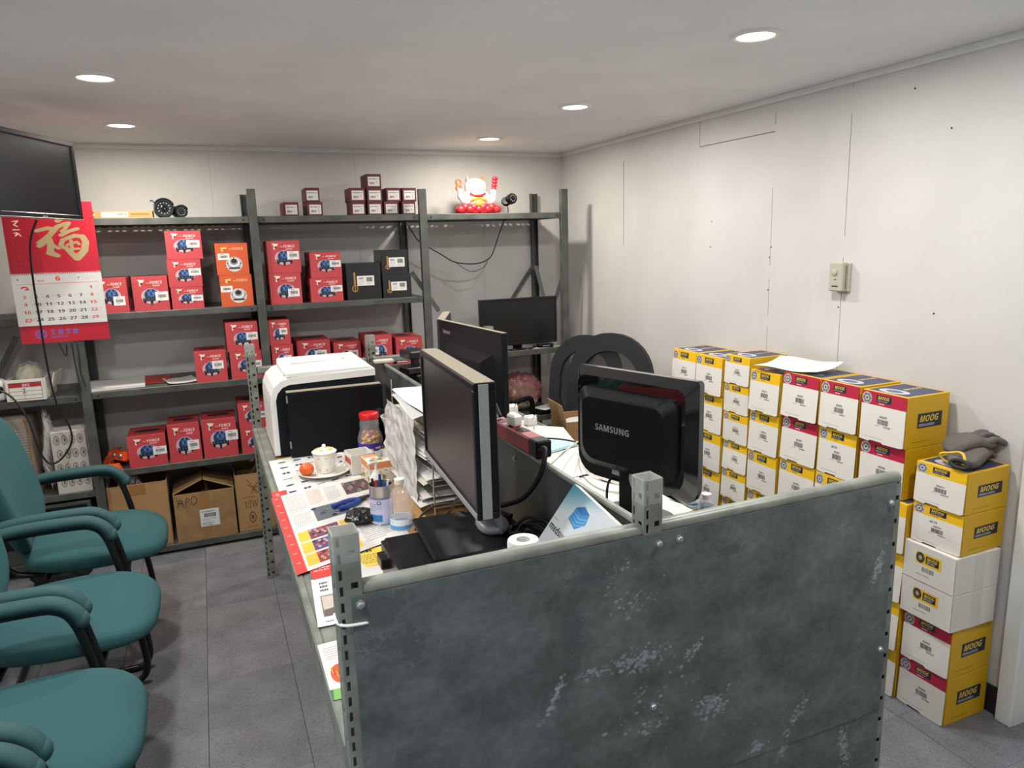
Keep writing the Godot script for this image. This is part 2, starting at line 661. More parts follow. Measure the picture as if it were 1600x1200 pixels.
# ---------------------------------------------------------------- materials
func make_materials() -> void:
	var soft := cloud(256, 0.012, 0.955, 1.0, 3)
	var grime := cloud(256, 0.02, 0.72, 1.0, 11, 5)
	var fine := cloud(256, 0.09, 0.86, 1.0, 5, 3)
	mat("wall_paint", hexc(0xcac7c2), 0.62, 0.0, soft, 0.7)
	mat("ceiling_paint", hexc(0xefefef), 0.75, 0.0, soft, 0.5)
	mat("trim_paint", hexc(0xe4e3de), 0.5, 0.0, soft, 0.9)
	mat("gap_dark", hexc(0x2a2825), 0.9)
	mat("baseboard_rubber", hexc(0x1a1b20), 0.6)
	var tile := cloud(512, 0.006, 0.80, 0.96, 21, 5, 0.05, 0.45)
	for k in 4:
		var tone: Color = [hexc(0x85868a), hexc(0x818288), hexc(0x89898c), hexc(0x7e8087)][k]
		mat("floor_tile%d" % k, tone, 0.42, 0.0, tile, 1.6)
		M["floor_tile%d" % k].uv1_offset = Vector3(0.31 * k, 0.17 * k, 0.43 * k)
	mat("floor_bed", hexc(0x3a3a3c), 0.9)
	mat("steel_paint", hexc(0x5f615b), 0.48, 0.15, grime, 1.3)
	mat("steel_light", hexc(0x989c91), 0.42, 0.15, grime, 1.7)
	mat("steel_dark", hexc(0x353a3f), 0.5, 0.2, grime, 1.3)
	mat("steel_sheet", hexc(0x5f6664), 0.5, 0.2, grime, 1.1)
	mat("zinc", hexc(0xb9bdbd), 0.3, 0.8)
	mat("tan_board", hexc(0xc79b67), 0.6, 0.0, fine, 2.5)
	mat("white_board", hexc(0xe9e4d8), 0.4, 0.0, soft, 1.5)
	mat("lamp_trim", hexc(0xe8e6e2), 0.4)
	var glow := mat("lamp_glow", hexc(0xfff6e6), 0.5)
	glow.emission_enabled = true
	glow.emission = hexc(0xfff6ea)
	glow.emission_energy_multiplier = 5.0
	mat("black_plastic", hexc(0x121317), 0.42, 0.0, fine, 3.0)
	M.black_plastic.metallic_specular = 0.3
	mat("black_satin", hexc(0x0e0f13), 0.28)
	mat("black_gloss", hexc(0x0b0c0e), 0.09)
	M.black_gloss.clearcoat_enabled = true
	M.black_gloss.clearcoat = 1.0
	M.black_gloss.clearcoat_roughness = 0.06
	mat("screen_matte", hexc(0x0d0f13), 0.3)
	mat("screen_dusty", hexc(0x242221), 0.34, 0.0, grime, 2.2)
	mat("silver_plastic", hexc(0x8e9091), 0.4, 0.25)
	mat("dust", hexc(0xa49a86), 0.95, 0.0, fine, 6.0)
	mat("rubber", hexc(0x141416), 0.6)
	mat("cable_black", hexc(0x17171a), 0.5)
	mat("cable_white", hexc(0xcfcdc6), 0.5)
	mat("white_plastic", hexc(0xe6e4df), 0.38)
	mat("ivory_plastic", hexc(0xaeab9a), 0.5)
	mat("navy_plastic", hexc(0x141a22), 0.5, 0.0, fine, 3.0)
	M.navy_plastic.metallic_specular = 0.3
	mat("paper", hexc(0xd3d1cc), 0.8)
	mat("paper_old", hexc(0xc6bfac), 0.85)
	mat("paper_blue", hexc(0xb8d4dc), 0.7)
	mat("paper_red", hexc(0xc0413c), 0.7)
	mat("chrome", hexc(0xc8c8c8), 0.22, 0.9)
	mat("ceramic", hexc(0xf0eee4), 0.2)
	mat("orange_skin", hexc(0xf0641e), 0.45, 0.0, fine, 20.0)
	mat("red_plastic", hexc(0xd0202a), 0.35)
	mat("red_strip", hexc(0xa03a3c), 0.45)
	mat("blue_handle", hexc(0x24408c), 0.45)
	mat("orange_plastic", hexc(0xd8501e), 0.45)
	mat("gold", hexc(0xc9a040), 0.35, 0.4)
	mat("candy", hexc(0xb02a30), 0.4)
	mat("candy_yellow", hexc(0xe0b020), 0.4)
	mat("label_violet", hexc(0x9a9cc8), 0.5)
	var cl := mat("clear_plastic", Color(0.95, 0.96, 0.97, 0.16), 0.06)
	cl.transparency = BaseMaterial3D.TRANSPARENCY_ALPHA
	var wg := mat("window_glass", Color(0.95, 0.97, 0.97, 0.1), 0.03)
	wg.transparency = BaseMaterial3D.TRANSPARENCY_ALPHA
	var film := mat("plastic_film", Color(0.92, 0.92, 0.9, 0.17), 0.28)
	film.transparency = BaseMaterial3D.TRANSPARENCY_ALPHA
	var bag := mat("bag_film", Color(0.86, 0.85, 0.83, 0.72), 0.35)
	bag.transparency = BaseMaterial3D.TRANSPARENCY_ALPHA
	var pink := mat("pink_film", Color(0.66, 0.42, 0.42, 0.62), 0.3)
	pink.transparency = BaseMaterial3D.TRANSPARENCY_ALPHA
	var blk := mat("black_film", Color(0.06, 0.06, 0.07, 0.9), 0.3)
	blk.transparency = BaseMaterial3D.TRANSPARENCY_ALPHA
	var netting := mat("mesh_cloth", Color(0.12, 0.12, 0.13, 0.55), 0.7)
	netting.transparency = BaseMaterial3D.TRANSPARENCY_ALPHA
	var thin := mat("mesh_thin", Color(0.16, 0.16, 0.17, 0.25), 0.7)
	thin.transparency = BaseMaterial3D.TRANSPARENCY_ALPHA
	mat("foam_black", hexc(0x17181b), 0.75)
	var weave := cloud(256, 0.35, 0.8, 1.0, 9, 2)
	mat("green_fabric", hexc(0x2f6064), 0.9, 0.0, weave, 8.0)
	mat("green_pad", hexc(0x2a5457), 0.75, 0.0, weave, 8.0)
	mat("chair_tube", hexc(0x15181b), 0.35, 0.2)
	mat("glove_knit", hexc(0x777069), 0.95, 0.0, cloud(256, 0.2, 0.65, 1.0, 13, 3), 9.0)
	mat("glove_yellow", hexc(0xd8b030), 0.85)
	mat("glove_black", hexc(0x26262a), 0.8)
	var kraft := cloud(256, 0.03, 0.84, 1.0, 17, 5)
	mat("cardboard", hexc(0xa98457), 0.8, 0.0, kraft, 1.6)
	mat("cardboard_dark", hexc(0x8a6a44), 0.85, 0.0, kraft, 1.6)
	mat("packing_tape", hexc(0x9a7040), 0.3)
	mat("carton_yellow", hexc(0xdcb018), 0.55, 0.0, soft, 2.0)
	mat("carton_white", hexc(0xe2ded5), 0.6, 0.0, soft, 2.0)
	mat("maroon", hexc(0x5e2430), 0.6)
	mat("cloth_cream", hexc(0xcfc4a4), 0.9, 0.0, fine, 5.0)
	mat("blue_bowl", hexc(0x1c3350), 0.35)
	make_prints()


func cat_logo(im: Image, x: float, y: float, w: float, h: float) -> void:
	# dark plate with the slanted yellow letters and the line of small white letters
	crect(im, x, y, w, h, hexc(0x24283c))
	ctext(im, "MOOG", x + w * 0.07, y + h * 0.60, int(h * 0.62), hexc(0xf2cf3a), true, 0.22, w / h * 0.40)
	ctext(im, "STEERING & SUSPENSION", x + w * 0.05, y + h * 0.90, int(h * 0.24), hexc(0xd8dce8), true, 0.1, w / h * 0.235)


func front_print(band: Color, sd: int, note := "") -> Image:
	var im := canvas(320, 320, hexc(0xe6e1d8))
	crect(im, 0, 0, 320, 84, band)
	cell(im, 38, 46, 36, 38, hexc(0xb8b4b0))
	cell(im, 38, 46, 26, 27, hexc(0x76747c))
	cell(im, 38, 46, 16, 17, hexc(0xc9c6c2))
	cell(im, 38, 46, 8, 8, hexc(0x4c4a58))
	for k in 6:
		cell(im, 38 + 27 * cos(k * 1.05), 46 + 28 * sin(k * 1.05), 4, 4, hexc(0x44424e))
	cat_logo(im, 108, 16, 108, 46)
	clines(im, 126, 68, 70, 1, 8, 5, hexc(0xf4efe4) if band.g < 0.4 else hexc(0x6a5a20), 3)
	ctext(im, "K%d" % (6100 + sd * 37), 140, 158, 19, hexc(0x2a2826), true)
	cbar(im, 128, 166, 78, 34, hexc(0x1e1c1c), sd)
	clines(im, 112, 208, 50, 1, 8, 3, hexc(0x55524e), sd)
	cbar(im, 172, 206, 52, 9, hexc(0x2a2826), sd + 50)
	clines(im, 40, 290, 230, 1, 8, 3, hexc(0x8f8b86), sd + 9)
	if note:
		ctext(im, note, 110, 128, 24, hexc(0x3a3a55), true, 0.2)
	return im


func red_print(sd: int, lift := 0) -> Image:
	var red := hexc(0xbf4348)
	var im := canvas(256, 256, red)
	cpoly(im, [Vector2(40, 20), Vector2(92, 24), Vector2(80, 42), Vector2(66, 42), Vector2(60, 72), Vector2(50, 66), Vector2(54, 40)], hexc(0xf0ddd0))
	cpoly(im, [Vector2(60, 46), Vector2(80, 48), Vector2(72, 56), Vector2(58, 58)], hexc(0x2a1414))
	ctext(im, "THE", 100, 52, 12, hexc(0xf0b090), true, 0.2)
	ctext(im, "FORCE", 126, 54, 26, hexc(0xf2e4da), true, 0.2, 1.1)
	ctext(im, "POWER", 146, 72, 15, hexc(0xf2e4da), true, 0.2)
	crect(im, 96, 60, 40, 3, hexc(0x5a1414))
	# the pictured drum brake assembly on its pale halo
	var cy := 140.0 + lift
	cell(im, 130, cy, 74, 58, hexc(0xc9a8ae))
	cell(im, 130, cy - 8, 50, 46, hexc(0x24365c))
	cell(im, 132, cy - 20, 34, 26, hexc(0x3a5a92))
	for k in 9:
		cell(im, 96 + (k % 5) * 17, cy - 44 + (k / 5) * 26, 6, 9, hexc(0x18233a) if k % 2 else hexc(0x5f82b8))
	cpoly(im, [Vector2(66, cy + 14), Vector2(196, cy + 10), Vector2(190, cy + 48), Vector2(176, cy + 50), Vector2(170, cy + 34), Vector2(140, cy + 36), Vector2(134, cy + 66), Vector2(122, cy + 66), Vector2(118, cy + 36), Vector2(92, cy + 36), Vector2(86, cy + 54), Vector2(74, cy + 52)], hexc(0x151a24))
	for k in 5:
		cell(im, 84 + k * 24, cy + 22, 7, 6, hexc(0x4a5d78))
	return im


func make_prints() -> void:
	var Y := hexc(0xeebd1a)
	var R := hexc(0xb8233f)
	for k in 3:
		printed("front_yellow%d" % k, front_print(Y, 3 + k * 4, "4675" if k == 2 else ""), 0.5)
		printed("front_red%d" % k, front_print(R, 5 + k * 3), 0.5)
	# carton body: atlas with side logo (left), blue top print (right)
	var im := canvas(512, 256, hexc(0xd4a60e))
	cat_logo(im, 66, 86, 152, 74)
	clines(im, 40, 226, 180, 1, 8, 4, hexc(0x8a6c10), 4)
	crect(im, 268, 12, 232, 232, hexc(0x3c4260))
	cell(im, 320, 120, 44, 80, hexc(0xb8b6c0))
	cell(im, 320, 120, 24, 46, hexc(0x5c6078))
	ctext(im, "MOOG", 380, 130, 34, hexc(0xe0c040), true, 0.2)
	printed("carton_print", im, 0.5)
	im = canvas(256, 160, hexc(0xdedad2))
	crect(im, 62, 30, 128, 52, Y)
	cell(im, 84, 54, 22, 24, hexc(0x4a4030))
	cell(im, 84, 54, 9, 10, hexc(0xb0a890))
	cat_logo(im, 112, 38, 66, 34)
	cbar(im, 96, 92, 60, 20, hexc(0x2a2826), 31)
	clines(im, 70, 128, 110, 1, 8, 3, hexc(0x6a6762), 8)
	printed("white_carton_front", im, 0.6)
	for k in 2:
		printed("red_box%d" % k, red_print(k, -6 + k * 12), 0.5)
	im = canvas(128, 128, hexc(0xb03a3e))
	cell(im, 64, 60, 44, 22, hexc(0x4a2c30))
	for k in 6:
		cell(im, 30 + k * 14, 58, 7, 12, hexc(0x2a2024))
	printed("red_side", im, 0.55)
	# orange carton with the pictured wheel hub
	im = canvas(256, 256, hexc(0xcf5a2c))
	cpoly(im, [Vector2(44, 34), Vector2(92, 30), Vector2(86, 46), Vector2(66, 50), Vector2(60, 66), Vector2(48, 64)], hexc(0xf4c860))
	crect(im, 60, 46, 22, 6, hexc(0x40200c))
	ctext(im, "THE", 104, 52, 12, hexc(0xf6c88a), true, 0.2)
	ctext(im, "FORCE", 130, 54, 26, hexc(0xf4c48c), true, 0.2, 1.1)
	cell(im, 140, 170, 66, 60, hexc(0xd8d4d0))
	cell(im, 140, 166, 58, 50, hexc(0xa8a8ac))
	cell(im, 140, 156, 44, 36, hexc(0xe4e4e6))
	cell(im, 140, 150, 32, 26, hexc(0x8a8a90))
	cell(im, 140, 144, 22, 18, hexc(0x241e1e))
	for q in [[88, 160], [194, 162], [108, 206], [174, 206], [140, 118]]:
		cell(im, q[0], q[1], 5, 5, hexc(0x34302e))
	cpoly(im, [Vector2(100, 196), Vector2(182, 196), Vector2(190, 208), Vector2(92, 208)], hexc(0x242224))
	printed("orange_box", im, 0.5)
	mat("orange_side", hexc(0xb8481e), 0.55)
	# black carton with the gilt emblem
	im = canvas(256, 256, hexc(0x131418))
	crect(im, 52, 62, 14, 100, hexc(0xb8893c))
	for k in 8:
		crect(im, 54, 66 + k * 12, 10, 2, hexc(0x3a2a14))
	cell(im, 59, 176, 22, 24, hexc(0xb8893c))
	cell(im, 59, 176, 16, 18, hexc(0x131418))
	crect(im, 56, 160, 6, 32, hexc(0xb8893c))
	printed("black_box", im, 0.5)
	# stickers
	for k in 3:
		im = canvas(128, 72, hexc(0xe9e6e2))
		clines(im, 30, 8, 70, 1, 8, 5, hexc(0x9a3a44) if k == 0 else hexc(0x55525a), 60 + k)
		cbar(im, 24, 22, 84, 26, hexc(0x2a282c), 70 + k)
		clines(im, 30, 56, 66, 1, 8, 4, hexc(0x66636a), 80 + k)
		printed("sticker%d" % k, im, 0.45)
	im = canvas(160, 80, hexc(0xe6e4de))
	ctext(im, "20034", 14, 26, 17, hexc(0x2a2a2a))
	clines(im, 14, 36, 56, 4, 10, 3, hexc(0x9a9892), 91)
	cbar(im, 88, 12, 58, 36, hexc(0x2a2a2a), 92)
	clines(im, 88, 58, 60, 2, 9, 3, hexc(0x9a9892), 93)
	printed("sticker_wide", im, 0.45)
	im = canvas(160, 128, hexc(0xdcd8d2))
	ctext(im, "MZ10394", 12, 38, 24, hexc(0x33302f))
	cell(im, 134, 28, 7, 7, hexc(0x33302f))
	cstroke(im, [Vector2(112, 50), Vector2(128, 96)], 2, 2, hexc(0x55524f))
	cbar(im, 22, 74, 72, 26, hexc(0x2e2b2b), 95)
	clines(im, 12, 112, 96, 1, 9, 4, hexc(0x77736f), 96)
	printed("maroon_label", im, 0.5)
	# shipping label and box prints for the kraft cartons
	im = canvas(192, 192, hexc(0xdfe0e0))
	cframe(im, 2, 2, 188, 188, 2, hexc(0x8a8a90))
	ctext(im, "C/N SJ4800274", 14, 34, 20, hexc(0x2c2c30))
	cbar(im, 40, 46, 116, 44, hexc(0x2c2c30), 99)
	clines(im, 24, 106, 140, 2, 16, 5, hexc(0x66666c), 100)
	ctext(im, "DATE 2023-12", 18, 160, 18, hexc(0x2c2c30))
	ctext(im, "P.O.# 23820", 18, 182, 18, hexc(0x2c2c30))
	printed("shipping_label", im, 0.45)
	im = canvas(256, 256, hexc(0xa98457))
	var ink := hexc(0x5c4630)
	for k in 4:
		cstroke(im, [Vector2(80 + k % 2 * 90, 20 + k * 12), Vector2(120, 60), Vector2(100 + k * 20, 90)], 2, 2, ink)
	ctext(im, "15W", 46, 150, 46, hexc(0x6e5436), true, 0.0, 1.0, "Droid Serif")
	clines(im, 40, 100, 150, 1, 9, 4, ink, 41)
	cell(im, 98, 196, 26, 26, ink)
	cell(im, 98, 196, 20, 20, hexc(0xa98457))
	cell(im, 98, 196, 11, 11, ink)
	clines(im, 60, 238, 120, 1, 9, 3, ink, 42)
	printed("kraft_print", im, 0.8)
	im = canvas(256, 320, hexc(0xa98457))
	ctext(im, "MADE IN TURKEY", 60, 180, 16, hexc(0x7c5f3c))
	cframe(im, 40, 200, 170, 90, 2, hexc(0x8a6a44))
	for k in 3:
		clines(im, 50, 214 + k * 24, 140, 1, 9, 3, hexc(0x80613e), 44 + k)
	printed("kraft_print_tall", im, 0.8)
	# calendar: red head sheet, month sheet, red foot
	im = canvas(420, 560, hexc(0xb51c30))
	crect(im, 0, 0, 150, 560, hexc(0xa01228))
	for j in 13:
		for i in 5:
			cframe(im, 22 + i * 26, 90 + j * 34, 18, 24, 2, hexc(0xb41c30))
			crect(im, 29 + i * 26, 96 + j * 34, 4, 13, hexc(0xb41c30))
	var g := hexc(0xa8966c)
	var v := func(pts: Array) -> Array:
		var out := []
		for p in pts: out.append(Vector2(p[0], p[1]))
		return out
	for q in [[[[238, 96], [262, 118]], 18, 15], [[[148, 225], [200, 205], [230, 214]], 13, 15], [[[232, 212], [205, 262], [150, 318]], 17, 11], [[[196, 270], [204, 330], [196, 400]], 15, 17], [[[150, 344], [186, 314]], 14, 10], [[[196, 400], [228, 424]], 20, 14], [[[210, 340], [238, 366]], 12, 10],
			[[[250, 150], [282, 122], [300, 112]], 14, 11], [[[246, 196], [276, 176], [300, 168]], 15, 12], [[[300, 168], [278, 214], [262, 232]], 12, 9], [[[258, 262], [296, 232], [336, 214]], 13, 12],
			[[[262, 300], [250, 340], [262, 362]], 13, 11], [[[262, 300], [320, 268], [356, 276], [368, 320], [356, 390], [318, 448]], 13, 20], [[[318, 448], [290, 400], [270, 360]], 20, 12], [[[280, 340], [326, 318], [336, 336]], 9, 8], [[[300, 306], [300, 382]], 9, 9], [[[282, 376], [330, 372]], 9, 9]]:
		cstroke(im, v.call(q[0]), q[1], q[2], g)
	cstroke(im, v.call([[46, 150], [70, 146], [50, 176], [66, 190]]), 4, 3, hexc(0xe8d8b0))
	cstroke(im, v.call([[44, 214], [72, 214]]), 4, 3, hexc(0xe8d8b0))
	cstroke(im, v.call([[46, 240], [60, 236], [50, 262], [66, 244], [74, 264]]), 3, 3, hexc(0xe8d8b0))
	printed("calendar_head", im, 0.35)
	im = canvas(480, 420, hexc(0xcfcecb))
	for i in 40:
		crect(im, 8 + i * 12, 2, 5, 6, hexc(0x6a2a30))
	ctext(im, "6", 228, 62, 52, hexc(0xd0342c))
	ctext(im, "2024", 130, 66, 18, hexc(0xc84a44))
	for i in 2:
		clines(im, 52 + i * 320, 28, 70, 5, 9, 2, hexc(0xa09c9a), 50 + i)
		ctext(im, "5" if i == 0 else "7", 26 + i * 320, 54, 24, hexc(0x7a5050))
	crect(im, 20, 80, 440, 7, hexc(0xd89a94))
	var day := 1
	for row in 5:
		for col in 7:
			if row == 0 and col < 6: continue
			if day > 29: break
			var c := hexc(0xd04038) if col == 0 or col == 6 else hexc(0x3a3838)
			var word := str(day)
			ctext(im, word, 44 + col * 60 - (8 if day > 9 else 0), 136 + row * 62, 34, c, true, 0.0, 1.1)
			clines(im, 82 + col * 60, 116 + row * 62, 18, 2, 9, 3, hexc(0xb0a8a4), 100 + day)
			day += 1
	clines(im, 40, 366, 50, 2, 18, 8, hexc(0xd8908a), 131)
	cstroke(im, v.call([[46, 112], [60, 104], [74, 112], [80, 126], [62, 128]]), 6, 4, hexc(0xc83c34))
	printed("calendar_month", im, 0.6)
	im = canvas(480, 110, hexc(0xb51c30))
	var bl := hexc(0x6a62b0)
	cell(im, 110, 55, 30, 30, bl)
	cell(im, 110, 55, 22, 22, hexc(0xb51c30))
	crect(im, 98, 40, 24, 30, bl)
	crect(im, 107, 40, 5, 30, hexc(0xb51c30))
	for k in 4:
		var x := 160.0 + k * 40
		crect(im, x, 34, 30, 5, bl)
		crect(im, x + 12, 28, 5, 34, bl)
		crect(im, x, 56, 30, 5, bl)
		if k % 2: cframe(im, x + 2, 40, 26, 14, 4, bl)
	clines(im, 160, 72, 150, 1, 9, 8, bl, 140)
	printed("calendar_foot", im, 0.4)
	make_paper_prints()


func make_paper_prints() -> void:
	# news sheet with red margin and picture blocks
	var im := canvas(640, 560, hexc(0xcecbc6))
	crect(im, 0, 0, 56, 560, hexc(0xd03a34))
	for k in 9:
		crect(im, 14, 20 + k * 60, 24, 4, hexc(0xe8a8a0))
	clines(im, 76, 20, 110, 14, 11, 4, hexc(0x8a8884), 1)
	clines(im, 200, 14, 90, 12, 11, 4, hexc(0xc8583c), 2)
	clines(im, 310, 14, 90, 12, 11, 4, hexc(0x8a8884), 3)
	crect(im, 430, 10, 190, 120, hexc(0x4a4248))
	for k in 30:
		cell(im, 440 + (k * 53) % 170, 20 + (k * 37) % 100, 10, 14, [hexc(0x8a6a58), hexc(0x2c2a34), hexc(0xa0483c), hexc(0x6a6a70)][k % 4])
	crect(im, 200, 170, 200, 110, hexc(0x5a6068))
	for k in 24:
		cell(im, 206 + (k * 61) % 186, 180 + (k * 31) % 90, 16, 9, [hexc(0x23262c), hexc(0x98a0a8), hexc(0x40485a), hexc(0x16181c)][k % 4])
	clines(im, 76, 190, 110, 9, 11, 4, hexc(0x8a8884), 4)
	clines(im, 420, 160, 80, 12, 11, 4, hexc(0x8a8884), 5)
	clines(im, 520, 160, 90, 12, 11, 4, hexc(0xc8583c), 6)
	for k in 3:
		var y := 320 + k * 76
		crect(im, 70, y, 60, 66, hexc(0xe0b23c))
		crect(im, 130, y, 170, 66, [hexc(0x6a3a52), hexc(0x503a6a), hexc(0x8a3434)][k])
		for q in 16:
			cell(im, 140 + (q * 47) % 150, y + 8 + (q * 29) % 50, 9, 7, [hexc(0xb8905a), hexc(0x2a2030), hexc(0xc84a3c), hexc(0x9a92a8)][(q + k) % 4])
		crect(im, 306, y, 70, 66, hexc(0xe4bc58))
		clines(im, 312, y + 8, 56, 5, 11, 4, hexc(0x9a7a34), 10 + k)
	clines(im, 400, 322, 190, 2, 20, 12, hexc(0x54504c), 9)
	clines(im, 400, 370, 200, 12, 13, 5, hexc(0x8a8884), 14)
	printed("news_red", im, 0.75)
	# tool flyer
	im = canvas(420, 420, hexc(0xd2d0cc))
	for r in 6:
		for c in 5:
			var x := 60 + c * 74.0
			var y := 40 + r * 58.0
			match (r + c) % 4:
				0: cell(im, x, y, 22, 7, hexc(0x3a3c44))
				1: cpoly(im, [Vector2(x - 20, y - 8), Vector2(x + 18, y - 4), Vector2(x + 22, y + 6), Vector2(x - 14, y + 8)], hexc(0x2c3444))
				2:
					cell(im, x - 8, y, 9, 9, hexc(0x44424a))
					cell(im, x + 12, y, 9, 9, hexc(0x44424a))
				3: cstroke(im, [Vector2(x - 20, y), Vector2(x + 20, y - 2)], 3, 3, hexc(0x50606a))
			clines(im, x - 24, y + 14, 46, 2, 8, 3, hexc(0xa0a0a4), r * 5 + c)
	crect(im, 0, 380, 420, 40, hexc(0xe2b428))
	crect(im, 40, 384, 80, 32, hexc(0x2a58a4))
	crect(im, 0, 300, 34, 90, hexc(0xc8302c))
	printed("tool_flyer", im, 0.7)
	# sale sheet in yellow and red
	im = canvas(320, 200, hexc(0xe8c84c))
	crect(im, 0, 0, 110, 200, hexc(0xcc3430))
	clines(im, 130, 40, 170, 3, 24, 15, hexc(0x2a2a2a), 8)
	clines(im, 130, 120, 170, 5, 13, 5, hexc(0x7a6420), 2)
	clines(im, 12, 30, 80, 9, 15, 6, hexc(0xf0c8b8), 3)
	printed("sale_sheet", im, 0.7)
	# brochure with a photograph of a vehicle interior
	im = canvas(300, 420, hexc(0xe6e5e2))
	for k in 3:
		clines(im, 60, 46 + k * 34, 110, 1, 34, 18, hexc(0x2a2a2e), 20 + k)
	crect(im, 50, 170, 230, 180, hexc(0x8c7a6c))
	crect(im, 60, 180, 90, 110, hexc(0xc8bcae))
	cpoly(im, [Vector2(140, 230), Vector2(280, 210), Vector2(280, 350), Vector2(160, 350)], hexc(0x4a3e38))
	cpoly(im, [Vector2(60, 300), Vector2(150, 280), Vector2(170, 350), Vector2(60, 350)], hexc(0x6a5a50))
	clines(im, 60, 384, 130, 1, 10, 9, hexc(0x3a3a3e), 3)
	printed("brochure", im, 0.5)
	# food flyer
	im = canvas(300, 420, hexc(0xe6e3dc))
	clines(im, 40, 40, 200, 6, 18, 8, hexc(0xa09c94), 7)
	cell(im, 150, 250, 110, 80, hexc(0xe8e2d4))
	cell(im, 150, 250, 96, 68, hexc(0xc8542a))
	for k in 40:
		cell(im, 75 + (k * 67) % 150, 205 + (k * 41) % 90, 9, 7, [hexc(0xe08a3c), hexc(0x9a2c1c), hexc(0xd8683a)][k % 3])
	crect(im, 0, 350, 300, 70, hexc(0x3c7a3c))
	cpoly(im, [Vector2(40, 350), Vector2(180, 350), Vector2(120, 420), Vector2(20, 420)], hexc(0x7ab05a))
	printed("food_flyer", im, 0.5)
	# red sticker on the computer
	im = canvas(160, 120, hexc(0xe2e0da))
	crect(im, 120, 0, 40, 120, hexc(0xc42a30))
	crect(im, 0, 96, 12, 24, hexc(0xc42a30))
	clines(im, 12, 14, 100, 8, 12, 5, hexc(0x7a7874), 12)
	ctext(im, "CD", 124, 60, 24, hexc(0xf0ece4), true)
	printed("red_sticker", im, 0.5)
	# face mask carton
	im = canvas(480, 440, hexc(0xd8dcdd))
	for y in range(0, 150, 3):
		for x in range(0, 480, 6):
			crect(im, x, y, 6, 3, hexc(0xd8dcdd).lerp(hexc(0x3f90a8), clampf(1.0 - (y + x * 0.42) / 150.0, 0.0, 1.0)))
	for j in 14:
		for i in 16:
			cell(im, 250 + i * 12, 16 + j * 10, 2.2, 2.2, hexc(0xb4d2dc))
	cpoly(im, [Vector2(126, 74), Vector2(180, 44), Vector2(246, 58), Vector2(262, 104), Vector2(204, 156), Vector2(116, 138)], hexc(0x4a90c8))
	cpoly(im, [Vector2(126, 74), Vector2(180, 44), Vector2(246, 58), Vector2(190, 88)], hexc(0x3674b0))
	for k in 3:
		cstroke(im, [Vector2(122, 96 + k * 16), Vector2(192, 106 + k * 18), Vector2(256, 84 + k * 14)], 2.0, 2.0, hexc(0x84bfe6))
	ctext(im, "medsup", 12, 236, 46, hexc(0x1c1e34), true)
	clines(im, 14, 180, 80, 1, 9, 4, hexc(0x7a8a98), 4)
	ctext(im, "50", 330, 150, 24, hexc(0x30343c), false)
	clines(im, 330, 160, 50, 1, 9, 4, hexc(0x50545c), 4)
	printed("mask_carton", im, 0.5)
	# file carton with red band
	im = canvas(320, 160, hexc(0xdcd8ce))
	cframe(im, 24, 14, 276, 134, 4, hexc(0x3c3636))
	crect(im, 28, 18, 268, 34, hexc(0xa82a32))
	ctext(im, "DFC", 138, 46, 28, hexc(0xe8e0d4), true, 0.0, 1.3)
	for k in 2:
		crect(im, 28, 82 + k * 32, 268, 3, hexc(0x5a5656))
	crect(im, 150, 52, 3, 94, hexc(0x5a5656))
	cstroke(im, [Vector2(130, 70), Vector2(160, 66), Vector2(140, 100), Vector2(170, 92)], 2, 2, hexc(0x24242a))
	printed("file_carton", im, 0.65)
	# parts picture carton
	im = canvas(256, 340, hexc(0xb8b2aa))
	for k in 16:
		var x := 40 + (k % 4) * 58.0 + (k / 4 % 2) * 12
		var y := 44 + (k / 4) * 78.0
		cell(im, x, y, 24, 27, hexc(0x7c7874))
		cell(im, x, y, 17, 20, hexc(0xa8a49e))
		cell(im, x + 3, y, 8, 11, hexc(0x5e5a58))
	crect(im, 120, 250, 60, 12, hexc(0x2c2a2c))
	printed("parts_carton", im, 0.6)
	# tissue box, tin can, candy tub labels
	im = canvas(256, 160, hexc(0xe4dcd0))
	crect(im, 0, 0, 256, 52, hexc(0xd98c5a))
	for q in [[60, 86, hexc(0xe8a07c)], [120, 70, hexc(0xf0e4d0)], [176, 96, hexc(0xd8d0c0)], [218, 76, hexc(0xf0d8c8)], [40, 126, hexc(0x7c8c3c)], [92, 120, hexc(0x98a04c)], [230, 124, hexc(0x8a9a44)]]:
		cell(im, q[0], q[1], 26, 20, q[2])
		cell(im, q[0], q[1], 10, 8, q[2].darkened(0.25))
	printed("tissue_print", im, 0.6)
	im = canvas(256, 128, hexc(0xc4c6e0))
	crect(im, 0, 0, 256, 10, hexc(0x7878a8))
	for k in 3:
		var x := 20 + k * 84
		clines(im, x, 30, 60, 4, 10, 4, hexc(0x8488b4), k)
		cell(im, x + 50, 24, 8, 9, hexc(0x38384c))
		cell(im, x + 50, 24, 5, 6, hexc(0xc4c6e0))
		crect(im, x + 16, 82, 44, 34, hexc(0x2c7cb4))
		crect(im, x + 2, 96, 18, 20, hexc(0x4c4c80))
	printed("can_print", im, 0.4)
	im = canvas(256, 96, hexc(0x3a34a4))
	for k in 8:
		cell(im, 20 + k * 32, 50 + (k % 2) * 16, 14, 12, [hexc(0xe8b8a8), hexc(0xf0d8b0), hexc(0xd84848)][k % 3])
	printed("tub_print", im, 0.4)
	im = canvas(256, 96, hexc(0xdfe6ee))
	crect(im, 0, 60, 256, 36, hexc(0x5a9ad0))
	clines(im, 20, 16, 200, 3, 13, 6, hexc(0x8090b0), 5)
	printed("bottle_print", im, 0.4)
	im = canvas(256, 64, hexc(0x9a7a4a))
	crect(im, 0, 8, 44, 48, hexc(0x2a2018))
	ctext(im, "tp", 4, 46, 44, hexc(0xd8b878), true)
	crect(im, 70, 10, 96, 42, hexc(0xe4ddcb))
